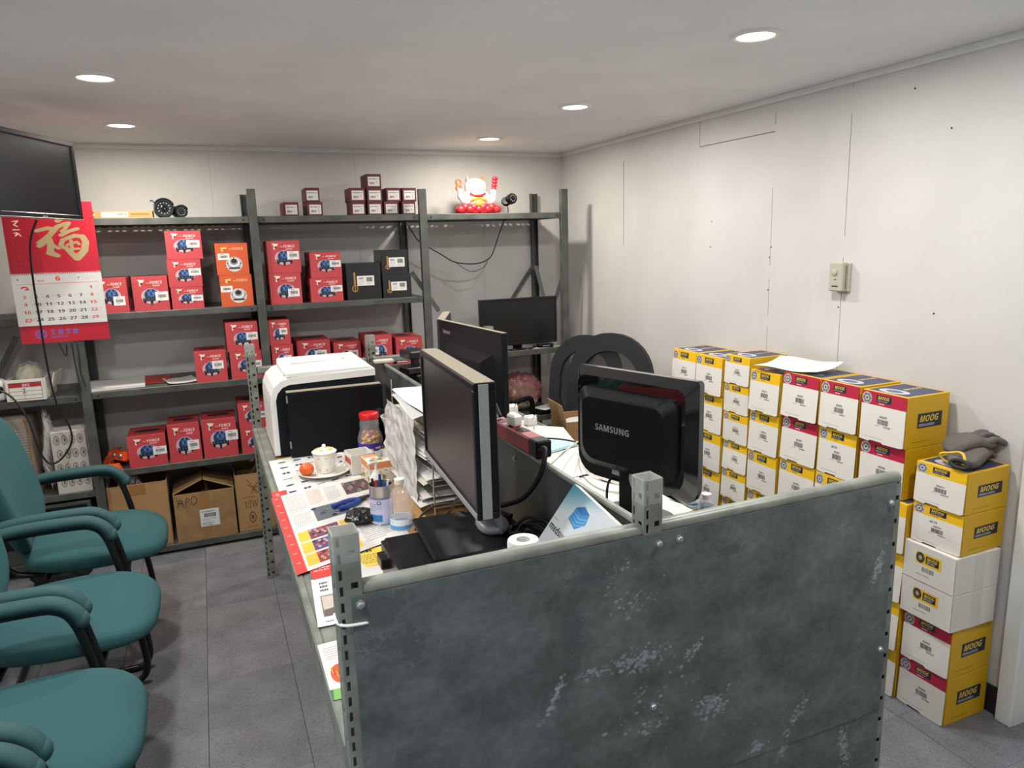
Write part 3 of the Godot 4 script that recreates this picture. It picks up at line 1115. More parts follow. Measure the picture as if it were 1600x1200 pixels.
	clines(im, 78, 18, 40, 3, 10, 4, hexc(0x8a8274), 6)
	cbar(im, 128, 16, 32, 22, hexc(0x3a342c), 8)
	crect(im, 176, 22, 66, 14, hexc(0x7c5424))
	printed("flat_carton", im, 0.6)
	# scuffed sheet steel of the desk front (paint marks, rubbed spots)
	im = canvas(1024, 512, hexc(0x747b79))
	var n := FastNoiseLite.new()
	n.seed = 5
	n.frequency = 0.007
	n.fractal_octaves = 5
	for y in 512:
		for x in 1024:
			var q := n.get_noise_2d(x, y * 1.3) * 0.10 + n.get_noise_2d(x * 6.0, y * 6.0) * 0.05
			im.set_pixel(x, y, Color(0.435 + q, 0.46 + q, 0.455 + q))
	for q in [[0.05, 0.04, 40, 16], [0.05, 0.16, 50, 24], [0.36, 0.10, 50, 12], [0.33, 0.30, 18, 60], [0.08, 0.2, 20, 30], [0.62, 0.12, 30, 10]]:
		cspeck(im, q[0] * 1024, q[1] * 512, q[2], q[3], 110, 5.0, hexc(0x626869), int(q[2] * 7 + q[3]), 0.0)
	for q in [[998, 1029, 60, 26, 150, 0.0], [1077, 1020, 20, 30, 40, -0.8], [867, 1085, 8, 40, 60, -0.5], [925, 1050, 30, 14, 30, 0.0], [1112, 1099, 40, 28, 120, 0.0], [1018, 1090, 90, 60, 34, 0.0], [1008, 1142, 60, 40, 20, 0.0], [1370, 884, 12, 46, 90, -0.25], [1240, 1120, 14, 50, 60, -0.6], [1180, 1165, 20, 16, 40, 0.0], [990, 945, 40, 30, 30, 0.0], [960, 895, 40, 60, 20, 0.0]]:
		var p := at(q[0], q[1], 2, -1.082)
		cspeck(im, (p.x - 0.163) / 1.195 * 1024, (1.055 - p.y) / 0.56 * 512, q[2], q[3], q[4], 3.6, hexc(0xb4bcbc), int(q[0] + q[1]), q[5])
	mat("scuffed_sheet", hexc(0xf2f4f4), 0.4, 0.3, tex(im))
	im = canvas(1024, 512, hexc(0x747b79))
	for y in 512:
		for x in 1024:
			var q := n.get_noise_2d(x + 4000, y * 1.3) * 0.10 + n.get_noise_2d(x * 6.0, y * 6.0) * 0.05
			im.set_pixel(x, y, Color(0.435 + q, 0.46 + q, 0.455 + q))
	for q in [[1230, 1150, 10, 60, 120, -0.4], [1317, 1165, 16, 70, 110, 0.2], [1103, 1195, 30, 16, 60, 0.0], [930, 1190, 40, 40, 30, 0.0], [830, 1180, 20, 40, 20, 0.0]]:
		var p := at(q[0], q[1], 2, -1.082)
		cspeck(im, (p.x - 0.163) / 1.195 * 1024, (0.51 - p.y) / 0.5 * 512, q[2], q[3], q[4], 3.6, hexc(0xb4bcbc), int(q[0] + q[1]), q[5])
	mat("scuffed_sheet_low", hexc(0xf2f4f4), 0.4, 0.3, tex(im))


# ---------------------------------------------------------------- the room
func build_room() -> void:
	var fl := struct("floor", "grey blue speckled vinyl tile floor with dark seams")
	var s := ST()
	span_box(s, Vector3(WALL_L - 0.1, -0.12, WALL_B - 0.1), Vector3(WALL_R + 0.3, -0.004, WALL_F + 0.1))
	mi("floor_bed", s, M.floor_bed, fl)
	s = ST()
	box(s, Vector3(0, -0.005, 0), Vector3(0.3032, 0.01, 0.3045), 0.0006)
	var tile := s.commit()
	var x := 0.166 - 0.305 * 4.5
	while x < WALL_R + 0.3:
		var z := WALL_B + 0.12
		while z < WALL_F + 0.1:
			if x > WALL_L - 0.15:
				put("floor_tile", tile, M["floor_tile%d" % (rng.randi() % 4)], fl, T(Vector3(x, 0, z)))
			z += 0.305
		x += 0.305
	var ce := struct("ceiling", "flat off-white painted ceiling")
	s = ST()
	span_box(s, Vector3(WALL_L - 0.1, CEIL, WALL_B - 0.1), Vector3(WALL_R + 0.3, CEIL + 0.12, WALL_F + 0.1))
	mi("ceiling_board", s, M.ceiling_paint, ce)

	# right wall: painted boards over a dark backing; open cracks where the joint filler has gone
	var wr := struct("wall_right", "white painted board wall with dark cracked joints")
	s = ST()
	span_box(s, Vector3(WALL_R + 0.012, 0, WALL_B - 0.1), Vector3(WALL_R + 0.11, CEIL, -1.33))
	span_box(s, Vector3(WALL_R + 0.012, 2.06, -1.33), Vector3(WALL_R + 0.11, CEIL, -0.42))
	span_box(s, Vector3(WALL_R + 0.012, 0, -0.42), Vector3(WALL_R + 0.11, CEIL, WALL_F + 0.1))
	mi("wall_backing", s, M.gap_dark, wr)
	for b in [[WALL_B, -3.7428, 0.0, CEIL], [-3.7372, -3.0415, 0.0, CEIL], [-3.0385, -2.5285, 0.0, 2.0205], [-3.0385, -2.5285, 2.0235, CEIL], [-2.5255, -2.1295, 0.0, CEIL], [-2.1265, -1.33, 0.0, CEIL], [-1.33, -0.42, 2.06, CEIL], [-0.42, WALL_F, 0.0, CEIL]]:
		s = ST()
		span_box(s, Vector3(WALL_R, b[2], b[0]), Vector3(WALL_R + 0.012, b[3], b[1]))
		mi("wall_panel", s, M.wall_paint, wr)
	for f in [[-3.74, 0.0, 1.55], [-3.74, 2.03, CEIL], [-3.04, 0.0, 2.022], [-2.527, 0.0, 1.02], [-2.527, 1.19, 1.24], [-2.527, 1.40, 1.46], [-2.527, 1.79, 2.05], [-2.527, 2.10, 2.135], [-2.128, 0.0, 0.66], [-2.128, 1.50, 1.58], [-2.128, 2.03, 2.125]]:
		s = ST()
		span_box(s, Vector3(WALL_R + 0.0001, f[1], f[0] - (0.0029 if f[0] < -3.5 else 0.0017)), Vector3(WALL_R + 0.01, f[2], f[0] + (0.0029 if f[0] < -3.5 else 0.0017)))
		mi("joint_filler", s, M.wall_paint, wr)
	for p in [[1112, 346], [1110, 386], [1205, 386], [1202, 402], [1200, 453], [1430, 138], [1310, 480], [1459, 490], [1487, 200]]:
		s = ST()
		var q := at(p[0], p[1], 0, WALL_R)
		lathe(s, [Vector2(0.0035, 0), Vector2(0.003, 0.0012), Vector2(0.0001, 0.0014)], 8, T(q, 0, 0, 90))
		mi("screw_head", s, M.gap_dark, wr)
	var bb := struct("baseboard_right", "black rubber baseboard along the white right wall")
	s = ST()
	span_box(s, Vector3(WALL_R - 0.006, 0, WALL_B), Vector3(WALL_R, 0.1, -1.372), 0.002)
	mi("baseboard_strip", s, M.baseboard_rubber, bb)

	var wb := struct("wall_back", "off-white board wall behind the steel shelving")
	s = ST()
	span_box(s, Vector3(WALL_L - 0.1, 0, WALL_B - 0.11), Vector3(WALL_R + 0.11, CEIL, WALL_B - 0.01))
	mi("wall_backing", s, M.gap_dark, wb)
	var edges := [WALL_L - 0.1, -0.72, 0.09, 0.9, 1.71, WALL_R + 0.1]
	for i in edges.size() - 1:
		s = ST()
		span_box(s, Vector3(edges[i] + 0.0004, 0, WALL_B - 0.01), Vector3(edges[i + 1] - 0.0004, CEIL, WALL_B), 0.0)
		mi("wall_panel", s, M.wall_paint, wb)
	var wl := struct("wall_left", "white painted wall behind the guest chairs")
	s = ST()
	span_box(s, Vector3(WALL_L - 0.1, 0, WALL_B), Vector3(WALL_L, CEIL, -0.78))
	span_box(s, Vector3(WALL_L - 0.1, 0, 0.22), Vector3(WALL_L, CEIL, WALL_F + 0.1))
	span_box(s, Vector3(WALL_L - 0.1, 2.02, -0.78), Vector3(WALL_L, CEIL, 0.22))
	mi("wall_board", s, M.wall_paint, wl)
	var gd := struct("unseen_door_2", "unseen glazed aluminium door in the left wall, lighting the front panel")  # out of view, placed so daylight reaches the front panel from the left
	for e in [[-0.78, -0.71], [0.15, 0.22]]:
		s = ST()
		span_box(s, Vector3(WALL_L - 0.07, 0.0, e[0]), Vector3(WALL_L - 0.03, 2.02, e[1]), 0.003)
		mi("door_stile", s, M.silver_plastic, gd)
	for e in [[0.0, 0.12], [1.95, 2.02]]:
		s = ST()
		span_box(s, Vector3(WALL_L - 0.07, e[0], -0.71), Vector3(WALL_L - 0.03, e[1], 0.15), 0.003)
		mi("door_rail", s, M.silver_plastic, gd)
	s = ST()
	span_box(s, Vector3(WALL_L - 0.053, 0.12, -0.71), Vector3(WALL_L - 0.047, 1.95, 0.15))
	mi("glass_pane", s, M.window_glass, gd)
	var wf := struct("wall_front", "white painted wall at the near end of the room")
	s = ST()
	span_box(s, Vector3(WALL_L - 0.1, 0, WALL_F), Vector3(WALL_R + 0.11, CEIL, WALL_F + 0.1))
	mi("wall_board", s, M.wall_paint, wf)

	# slim moulding where wall and ceiling meet
	for k in 2:
		var tr := struct("trim_%d" % (k + 1), ["thin white moulding along the top of the right wall", "thin white moulding along the top of the back wall"][k])
		s = ST()
		if k == 0:
			span_box(s, Vector3(WALL_R - 0.007, CEIL - 0.026, WALL_B), Vector3(WALL_R, CEIL, WALL_F), 0.002)
		else:
			span_box(s, Vector3(WALL_L, CEIL - 0.026, WALL_B), Vector3(WALL_R - 0.007, CEIL, WALL_B + 0.007), 0.002)
		mi("moulding", s, M.trim_paint, tr)
	# doorway at the near end of the right wall
	var ca := struct("trim_3", "chipped white door casing at the end of the right wall")
	s = ST()
	span_box(s, Vector3(WALL_R - 0.026, 0, -1.370), Vector3(WALL_R, 2.11, -1.318), 0.003)
	mi("casing_board", s, M.trim_paint, ca)
	s = ST()
	span_box(s, Vector3(WALL_R - 0.026, 2.06, -1.318), Vector3(WALL_R, 2.11, -0.38), 0.003)
	mi("casing_board", s, M.trim_paint, ca)
	s = ST()
	span_box(s, Vector3(WALL_R - 0.026, 0, -0.432), Vector3(WALL_R, 2.06, -0.38), 0.003)
	mi("casing_board", s, M.trim_paint, ca)
	s = ST()
	span_box(s, Vector3(WALL_R, 0, -1.332), Vector3(WALL_R + 0.11, 2.06, -1.318), 0.001)
	mi("door_jamb", s, M.trim_paint, ca)
	var dr := struct("door_1", "closed white slab door in the right wall")
	s = ST()
	span_box(s, Vector3(WALL_R + 0.08, 0.006, -1.316), Vector3(WALL_R + 0.115, 2.056, -0.422), 0.002)
	mi("door_slab", s, M.trim_paint, dr)
	s = ST()
	lathe(s, [Vector2(0.012, 0), Vector2(0.012, 0.03), Vector2(0.026, 0.04), Vector2(0.026, 0.06), Vector2(0.001, 0.066)], 16, T(Vector3(WALL_R + 0.08, 1.0, -0.49), 0, 0, 90))
	mi("door_knob", s, M.chrome, dr)

	# thermostat
	var th := thing("thermostat", "small ivory dial thermostat screwed to the white wall", "thermostat", Vector3(WALL_R, 1.425, -2.124))
	s = ST()
	box(s, Vector3(-0.006, 0, 0.004), Vector3(0.012, 0.108, 0.072), 0.002)
	mi("back_plate", s, M.ivory_plastic, th)
	s = ST()
	box(s, Vector3(-0.026, 0.002, 0), Vector3(0.03, 0.11, 0.066), 0.004)
	mi("cover", s, M.ivory_plastic, th)
	s = ST()
	lathe(s, [Vector2(0.012, 0), Vector2(0.0115, 0.006), Vector2(0.009, 0.007), Vector2(0.0001, 0.007)], 18, T(Vector3(-0.041, 0.02, -0.002), 0, 0, 90))
	mi("dial", s, M.ivory_plastic, th)
	s = ST()
	box(s, Vector3(-0.0412, -0.034, 0), Vector3(0.0006, 0.005, 0.03))
	box(s, Vector3(-0.0412, -0.008, 0), Vector3(0.0006, 0.003, 0.012))
	mi("lettering", s, M.gap_dark, th)
	s = ST()
	box(s, Vector3(-0.022, 0, 0.0333), Vector3(0.003, 0.09, 0.0006))
	mi("cover_seam", s, M.gap_dark, th)


func build_downlights() -> void:
	var s := ST()
	lathe(s, [Vector2(0.052, -0.001), Vector2(0.056, -0.007), Vector2(0.066, -0.008), Vector2(0.074, -0.004), Vector2(0.075, 0.0)], 36)
	var ring := s.commit()
	s = ST()
	lathe(s, [Vector2(0.0001, -0.004), Vector2(0.054, -0.004), Vector2(0.054, -0.001)], 36)
	var lens := s.commit()
	for l in [[1.545, -1.80, "above the desk front and the thermostat wall"], [1.56, -2.95, "above the black mesh office chair"], [1.55, -3.955, "above the lucky cat figurine on the shelving"], [-0.275, -3.865, "above the security cameras on the shelving"], [-0.262, -2.855, "above the green chair by the shelving"], [-0.262, -1.8, "out of view above the last green chair in the row"], [1.55, -0.72, "out of view in front of the closed white door"], [-0.262, -0.72, "out of view over the open floor behind the chairs"]]:  # last three lamps are out of view, lighting the chairs and near carton ends
		var o := thing("ceiling_downlight", "round white recessed downlight " + l[2], "ceiling light", Vector3(l[0], CEIL, l[1]), 0.0, "recessed ceiling downlights")
		put("trim_ring", ring, M.lamp_trim, o)
		put("glowing_lens", lens, M.lamp_glow, o)
		var a := AreaLight3D.new()
		a.name = "lamp_light"
		a.area_size = Vector2(0.1, 0.1)
		a.light_color = hexc(0xfff7ec) if l[1] < -3.5 else hexc(0xfffdfa)
		a.light_energy = 1.5
		a.area_range = 12.0
		a.area_attenuation = 2.0
		a.shadow_enabled = true
		o.add_child(a, true)
		a.position = Vector3(0, -0.010, 0)
		a.rotation_degrees = Vector3(-90, 0, 0)


# ---------------------------------------------------------------- steel shelving along the back wall
const RACK_F := -4.1
const RACK_R := -4.497
var rack_x := [-1.19, -0.597, 0.268, 1.182, 2.078]


func shelf_mesh(w: float, slots: bool) -> ArrayMesh:
	var s := ST()
	var d := RACK_F - RACK_R + 0.012
	# deck, with a row of punched holes near the rear edge
	if slots:
		span_box(s, Vector3(-w / 2, -0.003, -0.351), Vector3(w / 2, 0, 0))
		span_box(s, Vector3(-w / 2, -0.003, -d), Vector3(w / 2, 0, -0.366))
		var x := -w / 2
		var k := 0
		while x < w / 2 - 0.03:
			var run := 0.016 if k % 3 else 0.034
			span_box(s, Vector3(x, -0.003, -0.366), Vector3(minf(x + run, w / 2), 0, -0.351))
			x += run + 0.015
			k += 1
	else:
		span_box(s, Vector3(-w / 2, -0.003, -d), Vector3(w / 2, 0, 0))
	span_box(s, Vector3(-w / 2, -0.034, -0.004), Vector3(w / 2, 0, 0.010), 0.002)
	span_box(s, Vector3(-w / 2, -0.034, -0.022), Vector3(w / 2, -0.031, -0.004))
	span_box(s, Vector3(-w / 2, -0.034, -d - 0.002), Vector3(w / 2, 0, -d + 0.002), 0.001)
	for e in [-1, 1]:
		span_box(s, Vector3(e * (w / 2 - 0.003), -0.034, -d), Vector3(e * w / 2, 0, 0))
	return s.commit()


func build_rack() -> void:
	var rack := thing("steel_shelving", "long grey green boltless steel shelving along the back wall", "shelving", Vector3(0, 0, 0))
	var s := ST()
	# angle-section uprights
	var L := PackedVector2Array([Vector2(-0.021, -0.02), Vector2(-0.021, 0.016), Vector2(-0.0185, 0.016), Vector2(-0.0185, -0.0175), Vector2(0.0185, -0.0175), Vector2(0.0185, 0.016), Vector2(0.021, 0.016), Vector2(0.021, -0.02)])
	prism(s, L, 1.9, T(Vector3(0, 0.95, 0), 90, 0, 0))
	var up := s.commit()
	for i in rack_x.size():
		put("upright", up, M.steel_paint, rack, T(Vector3(rack_x[i], 0, RACK_F + 0.004), 0, 180, 0))
		put("upright", up, M.steel_paint, rack, T(Vector3(rack_x[i] - 0.012, 0, RACK_R - 0.008)))
	var bays := [[1.30, 0.905, 0.41, 0.07], [1.762, 1.302, 0.912, 0.497, 0.05], [1.762, 1.298, 0.915, 0.497, 0.05], [1.762, 0.93, 0.50]]
	for b in bays.size():
		var x0: float = rack_x[b] + 0.0215
		var x1: float = rack_x[b + 1] - 0.0215
		for y in bays[b]:
			put("shelf", shelf_mesh(x1 - x0, y > 1.7), M.steel_paint, rack, T(Vector3((x0 + x1) / 2, y, RACK_F)))
	# stiffening braces
	for q in [[at(833, 415, 2, -4.475), at(796, 474, 2, -4.475)], [at(837, 415, 2, -4.44), at(851, 470, 2, -4.36)], [at(884, 415, 2, -4.185), at(866, 474, 2, -4.185)], [at(643, 425, 2, -4.14), at(686, 486, 2, -4.14)], [at(26, 526, 2, -4.3), at(-20, 618, 2, -4.3)]]:
		s = ST()
		bar(s, q[0], q[1], 0.026, 0.004, 0.001, Vector3(0.6, 0.6, 0))
		mi("brace", s, M.steel_paint, rack)
	# bolts at the corners of the front lips
	s = ST()
	lathe(s, [Vector2(0.006, 0), Vector2(0.005, 0.003), Vector2(0.0001, 0.0036)], 8, T(Vector3.ZERO, 90, 0, 0))
	var bolt := s.commit()
	for b in bays.size():
		for y in bays[b]:
			for x in [rack_x[b] + 0.05, rack_x[b + 1] - 0.05]:
				put("bolt", bolt, M.steel_dark, rack, T(Vector3(x, y - 0.017, RACK_F + 0.010)))


# a printed carton whose front shows the picture; sticker = [material, x, y, w, h] on the front in parts of its size
func printed_carton(called: String, label: String, group: String, x0: float, x1: float, y0: float, y1: float, zf: float, depth: float, front: Material, side: Material, sticker: Array, yaw := 0.0, top: Material = null) -> Node3D:
	var w := x1 - x0
	var h := y1 - y0
	var o := thing(called, label, "carton", Vector3((x0 + x1) / 2, y0, zf - depth / 2), deg_to_rad(yaw), group)
	var s := ST()
	box(s, Vector3(0, h / 2, -0.001), Vector3(w, h, depth - 0.002), 0.0012)
	mi("body", s, side, o)
	s = ST()
	box(s, Vector3(0, h / 2, depth / 2 - 0.0005), Vector3(w - 0.001, h - 0.001, 0.001))
	mi("front_panel", s, front, o)
	if top:
		s = ST()
		box(s, Vector3(0, h + 0.0004, 0), Vector3(w - 0.002, 0.0008, depth - 0.004))
		mi("top_panel", s, top, o)
	if sticker:
		s = ST()
		box(s, Vector3((sticker[1] - 0.5) * w, (0.5 - sticker[2]) * h + h / 2, depth / 2 + 0.0006), Vector3(sticker[3] * w, sticker[4] * h, 0.0006))
		mi("sticker", s, sticker[0], o)
	return o


func build_rack_goods() -> void:
	var gr := "red boxes of car parts on the shelving"
	var zf := RACK_F + 0.014
	# x0, x1, y0, height, sticker x, sticker y, label
	var A := 1.302
	var reds := [
		[-0.500, -0.356, A, 0.172, 0.72, 0.66, "red parts box half hidden by the wall calendar on its shelf"],
		[-0.333, -0.170, A, 0.172, 0.80, 0.58, "red parts box standing alone between the calendar and the stack of three"],
		[-0.162, -0.011, A, 0.112, 0.80, 0.52, "flat red parts box at the bottom of the stack of three"],
		[-0.164, -0.006, A + 0.112, 0.139, 0.80, 0.46, "red parts box in the middle of the stack of three"],
		[-0.160, 0.008, A + 0.251, 0.142, 0.76, 0.46, "red parts box on top of the stack of three"],
		[0.320, 0.484, 1.298, 0.166, 0.74, 0.64, "red parts box under another, right beside the shelving upright"],
		[0.322, 0.491, 1.464, 0.170, 0.78, 0.46, "red parts box on top of the pair beside the upright"],
		[0.530, 0.705, 1.298, 0.130, 0.80, 0.46, "lower red parts box of the pair beside the black boxes"],
		[0.540, 0.707, 1.428, 0.140, 0.80, 0.46, "upper red parts box of the pair beside the black boxes"],
		[-0.089, 0.066, 0.912, 0.163, 0.72, 0.46, "red parts box beside the loose papers on the middle shelf"],
		[0.083, 0.244, 0.912, 0.150, 0.80, 0.5, "red parts box at the bottom of the pair on the middle shelf"],
		[0.075, 0.236, 1.062, 0.155, 0.80, 0.5, "red parts box on top of the pair on the middle shelf"],
		[0.296, 0.410, 0.915, 0.165, 0.72, 0.5, "red parts box under another behind the desk's corner post"],
		[0.292, 0.405, 1.080, 0.135, 0.70, 0.46, "red parts box on another behind the desk's corner post"],
		[0.440, 0.625, 0.915, 0.165, 0.7, 0.5, "red parts box whose top shows just above the white printer"],
		[0.643, 0.800, 0.915, 0.140, 0.7, 0.5, "low red parts box behind the rear edge of the printer"],
		[0.812, 0.962, 0.915, 0.175, 0.30, 0.5, "red parts box behind the rear centre post of the desk"],
		[0.982, 1.140, 0.915, 0.152, 0.2, 0.8, "red parts box next to the shelving's third upright"],
		[-0.450, -0.270, 0.497, 0.165, 0.82, 0.52, "low red parts box beside the orange brackets"],
		[-0.258, -0.102, 0.497, 0.205, 0.76, 0.58, "tall red parts box above the open carton marked APD"],
		[-0.090, 0.082, 0.497, 0.210, 0.85, 0.45, "biggest red parts box on the low shelf"],
		[0.098, 0.245, 0.497, 0.140, 0.80, 0.5, "red parts box at the bottom of the low shelf pair"],
		[0.096, 0.244, 0.637, 0.140, 0.80, 0.5, "red parts box on top of the low shelf pair"],
	]
	for i in reds.size():
		var r: Array = reds[i]
		printed_carton("red_carton", r[6], gr, r[0], r[1], r[2], r[2] + r[3], zf - 0.012 - (0.10 if i in [14, 15] else 0.0), 0.24 if i < 9 else 0.22, M["red_box%d" % (i % 2)], M.red_side, [M["sticker%d" % (i % 3)], r[4], r[5], 0.36, 0.26], rng.randf_range(-1.2, 1.2) if i not in [5, 7] else 0.0)
	var go := "orange boxes of wheel hubs"
	printed_carton("orange_carton", "orange wheel hub box below another orange box", go, 0.073, 0.232, A, A + 0.163, zf - 0.01, 0.2, M.orange_box, M.orange_side, [M.sticker1, 0.2, 0.44, 0.36, 0.2])
	printed_carton("orange_carton", "orange wheel hub box on top of another orange box", go, 0.066, 0.224, A + 0.163, A + 0.326, zf - 0.01, 0.2, M.orange_box, M.orange_side, [M.sticker1, 0.24, 0.42, 0.36, 0.2], 0.8)
	var gb := "black cartons with gilt emblem"
	printed_carton("black_carton", "largest black carton with a gilt emblem and white label", gb, 0.728, 0.920, 1.298, 1.50, zf - 0.01, 0.22, M.black_box, M.black_satin, [M.sticker_wide, 0.55, 0.48, 0.5, 0.27])
	printed_carton("black_carton", "lower black carton beside the largest black one", gb, 0.930, 1.095, 1.298, 1.430, zf - 0.012, 0.22, M.black_box, M.black_satin, [M.sticker_wide, 0.56, 0.5, 0.54, 0.38])
	printed_carton("black_carton", "black carton stacked on another beside the largest black one", gb, 0.932, 1.083, 1.430, 1.568, zf - 0.012, 0.22, M.black_box, M.black_satin, [M.sticker_wide, 0.58, 0.5, 0.6, 0.38], -1.5)
	# maroon boxes on the top shelf
	var gm := "maroon boxes with white labels on the top shelf"
	var T0 := 1.762
	var ms := [
		[0.430, 0.507, 0, "maroon box alone at the cable side of the group of three"], [0.553, 0.634, 0, "maroon box carrying another in the group of three"], [0.549, 0.626, 1, "maroon box on top of the group of three"],
		[0.794, 0.872, 0, "bottom row maroon box, first of four from the group of three"], [0.884, 0.965, 0, "bottom row maroon box, second of four from the group of three"], [0.977, 1.060, 0, "bottom row maroon box, third of four from the group of three"], [1.080, 1.158, 0, "bottom row maroon box, last of four beside the upright"],
		[0.789, 0.873, 1, "second row maroon box, first of four from the group of three"], [0.882, 0.966, 1, "second row maroon box directly under the single top one"], [0.995, 1.077, 1, "second row maroon box, third of four from the group of three"], [1.086, 1.166, 1, "second row maroon box, last of four beside the upright"],
		[0.885, 0.968, 2, "single maroon box at the very top of the pile"]]
	for i in ms.size():
		var r: Array = ms[i]
		printed_carton("maroon_carton", r[3], gm, r[0], r[1], T0 + r[2] * 0.0745, T0 + r[2] * 0.0745 + 0.0742, -4.15, 0.16, M.maroon, M.maroon, [M.maroon_label, 0.5, 0.54, 0.78, 0.68], rng.randf_range(-1.5, 2.5) if i not in [6, 10] else 0.0)
	# flat carton and the two bullet cameras
	printed_carton("flat_carton", "flat tan carton with white label beside the security cameras", "", -0.52, -0.205, T0, T0 + 0.038, -4.16, 0.12, M.flat_carton, M.cardboard, [])
	bullet_camera("large black bullet camera standing on the top shelf", Vector3(-0.152, T0, -4.19), 0.046, 4.0)
	bullet_camera("small black bullet camera beside a larger one", Vector3(-0.076, T0, -4.17), 0.03, 14.0)
	var w := thing("security_camera", "round black camera on a thin stalk beside the cat figurine", "camera", Vector3(1.79, T0 + 0.0005, -4.27))
	var s := ST()
	tube(s, smooth_path([Vector3(-0.008, 0, 0), Vector3(-0.007, 0.03, 0), Vector3(-0.012, 0.06, -0.006)], 4), 0.0035, 8)
	mi("stalk", s, M.cable_black, w)
	s = ST()
	lathe(s, [Vector2(0.026, -0.025), Vector2(0.031, -0.02), Vector2(0.032, 0.012), Vector2(0.029, 0.022), Vector2(0.024, 0.02), Vector2(0.0001, 0.018)], 24, T(Vector3(0.008, 0.09, 0.02), 80, 8, 0))
	mi("camera_head", s, M.black_satin, w)
	s = ST()
	lathe(s, [Vector2(0.028, -0.012), Vector2(0.03, 0.0), Vector2(0.024, 0.012), Vector2(0.0001, 0.014)], 20, T(Vector3(-0.018, 0.078, -0.006), 70, -30, 0))
	mi("mount_base", s, M.black_plastic, w)
	s = ST()
	for k in 10:
		blob(s, Vector3.ONE * 0.0028, 1, 1, 8, 6, T(Vector3(0.008, 0.09, 0.02), 80, 8, 0) * T(Vector3(cos(k * TAU / 10) * 0.018, 0.0205, sin(k * TAU / 10) * 0.018)))
	mi("led_ring", s, M.silver_plastic, w)
	# cables hanging below the top shelf
	s = ST()
	tube(s, smooth_path([at(637, 352, 2, -4.35), at(645, 364, 2, -4.3), at(656, 378, 2, -4.3), at(690, 398, 2, -4.3), at(712, 410, 2, -4.3), at(744, 412, 2, -4.3), at(764, 404, 2, -4.3), at(772, 390, 2, -4.3), at(780, 365, 2, -4.3), Vector3(1.778, 1.75, -4.3)], 5), 0.0035, 7)
	tag(mi("camera_cable", s, M.cable_black, self), "thin black cable looping below the cat figurine's shelf", "cable")
	s = ST()
	tube(s, smooth_path([at(712, 410, 2, -4.29), at(735, 424, 2, -4.29), at(755, 418, 2, -4.29), at(762, 408, 2, -4.29)], 5), 0.002, 6)
	tag(mi("thin_wire", s, M.cable_black, self), "thin secondary wire joining the hanging camera cable", "cable")
	lucky_cat(Vector3(1.577, T0, -4.28))
	# middle shelf papers
	loose_sheet("paper_sheaf", "stack of white papers beside the shelving upright on the middle shelf", Vector3(-0.475, 0.913, -4.27), 0.26, 0.3, 4.0, M.paper, 0.012)
	loose_sheet("red_folder", "red folder lying between white papers on the middle shelf", Vector3(-0.31, 0.913, -4.33), 0.16, 0.22, -8.0, M.paper_red, 0.004)
	loose_sheet("paper_sheet", "single white sheet next to the red folder", Vector3(-0.17, 0.913, -4.22), 0.15, 0.21, 12.0, M.paper, 0.001, 0.006)
	# orange brackets
	for k in 4:
		var q: Array = [[-0.535, -4.07, 0.0, 0.497], [-0.53, -4.26, 35.0, 0.497], [-0.49, -4.17, -50.0, 0.539], [-0.545, -4.40, 80.0, 0.497]][k]
		var o := thing("orange_bracket", ["orange plastic bracket with two bolts at the shelf edge", "orange bracket lying behind the front one", "orange bracket leaning across the others", "orange bracket standing at the rear of the shelf"][k], "bracket", Vector3(q[0], q[3], q[1]), deg_to_rad(q[2]), "orange plastic brackets on the low shelf")
		s = ST()
		loft(s, PackedVector2Array([Vector2(-0.055, -0.03), Vector2(0.055, -0.03), Vector2(0.055, 0.03), Vector2(-0.055, 0.03)]), PackedVector2Array([Vector2(-0.04, -0.02), Vector2(0.04, -0.02), Vector2(0.04, 0.02), Vector2(-0.04, 0.02)]), 0.0, 0.04, T(Vector3.ZERO, -90, 0, 0))
		mi("body", s, M.orange_plastic, o)
		for e in [-1, 1]:
			s = ST()
			lathe(s, [Vector2(0.012, 0), Vector2(0.011, 0.004), Vector2(0.006, 0.007), Vector2(0.0001, 0.008)], 14, T(Vector3(e * 0.026, 0.022, 0.024), 76, 0, 0))
			mi("bolt", s, M.zinc, o)
	kraft_cartons()


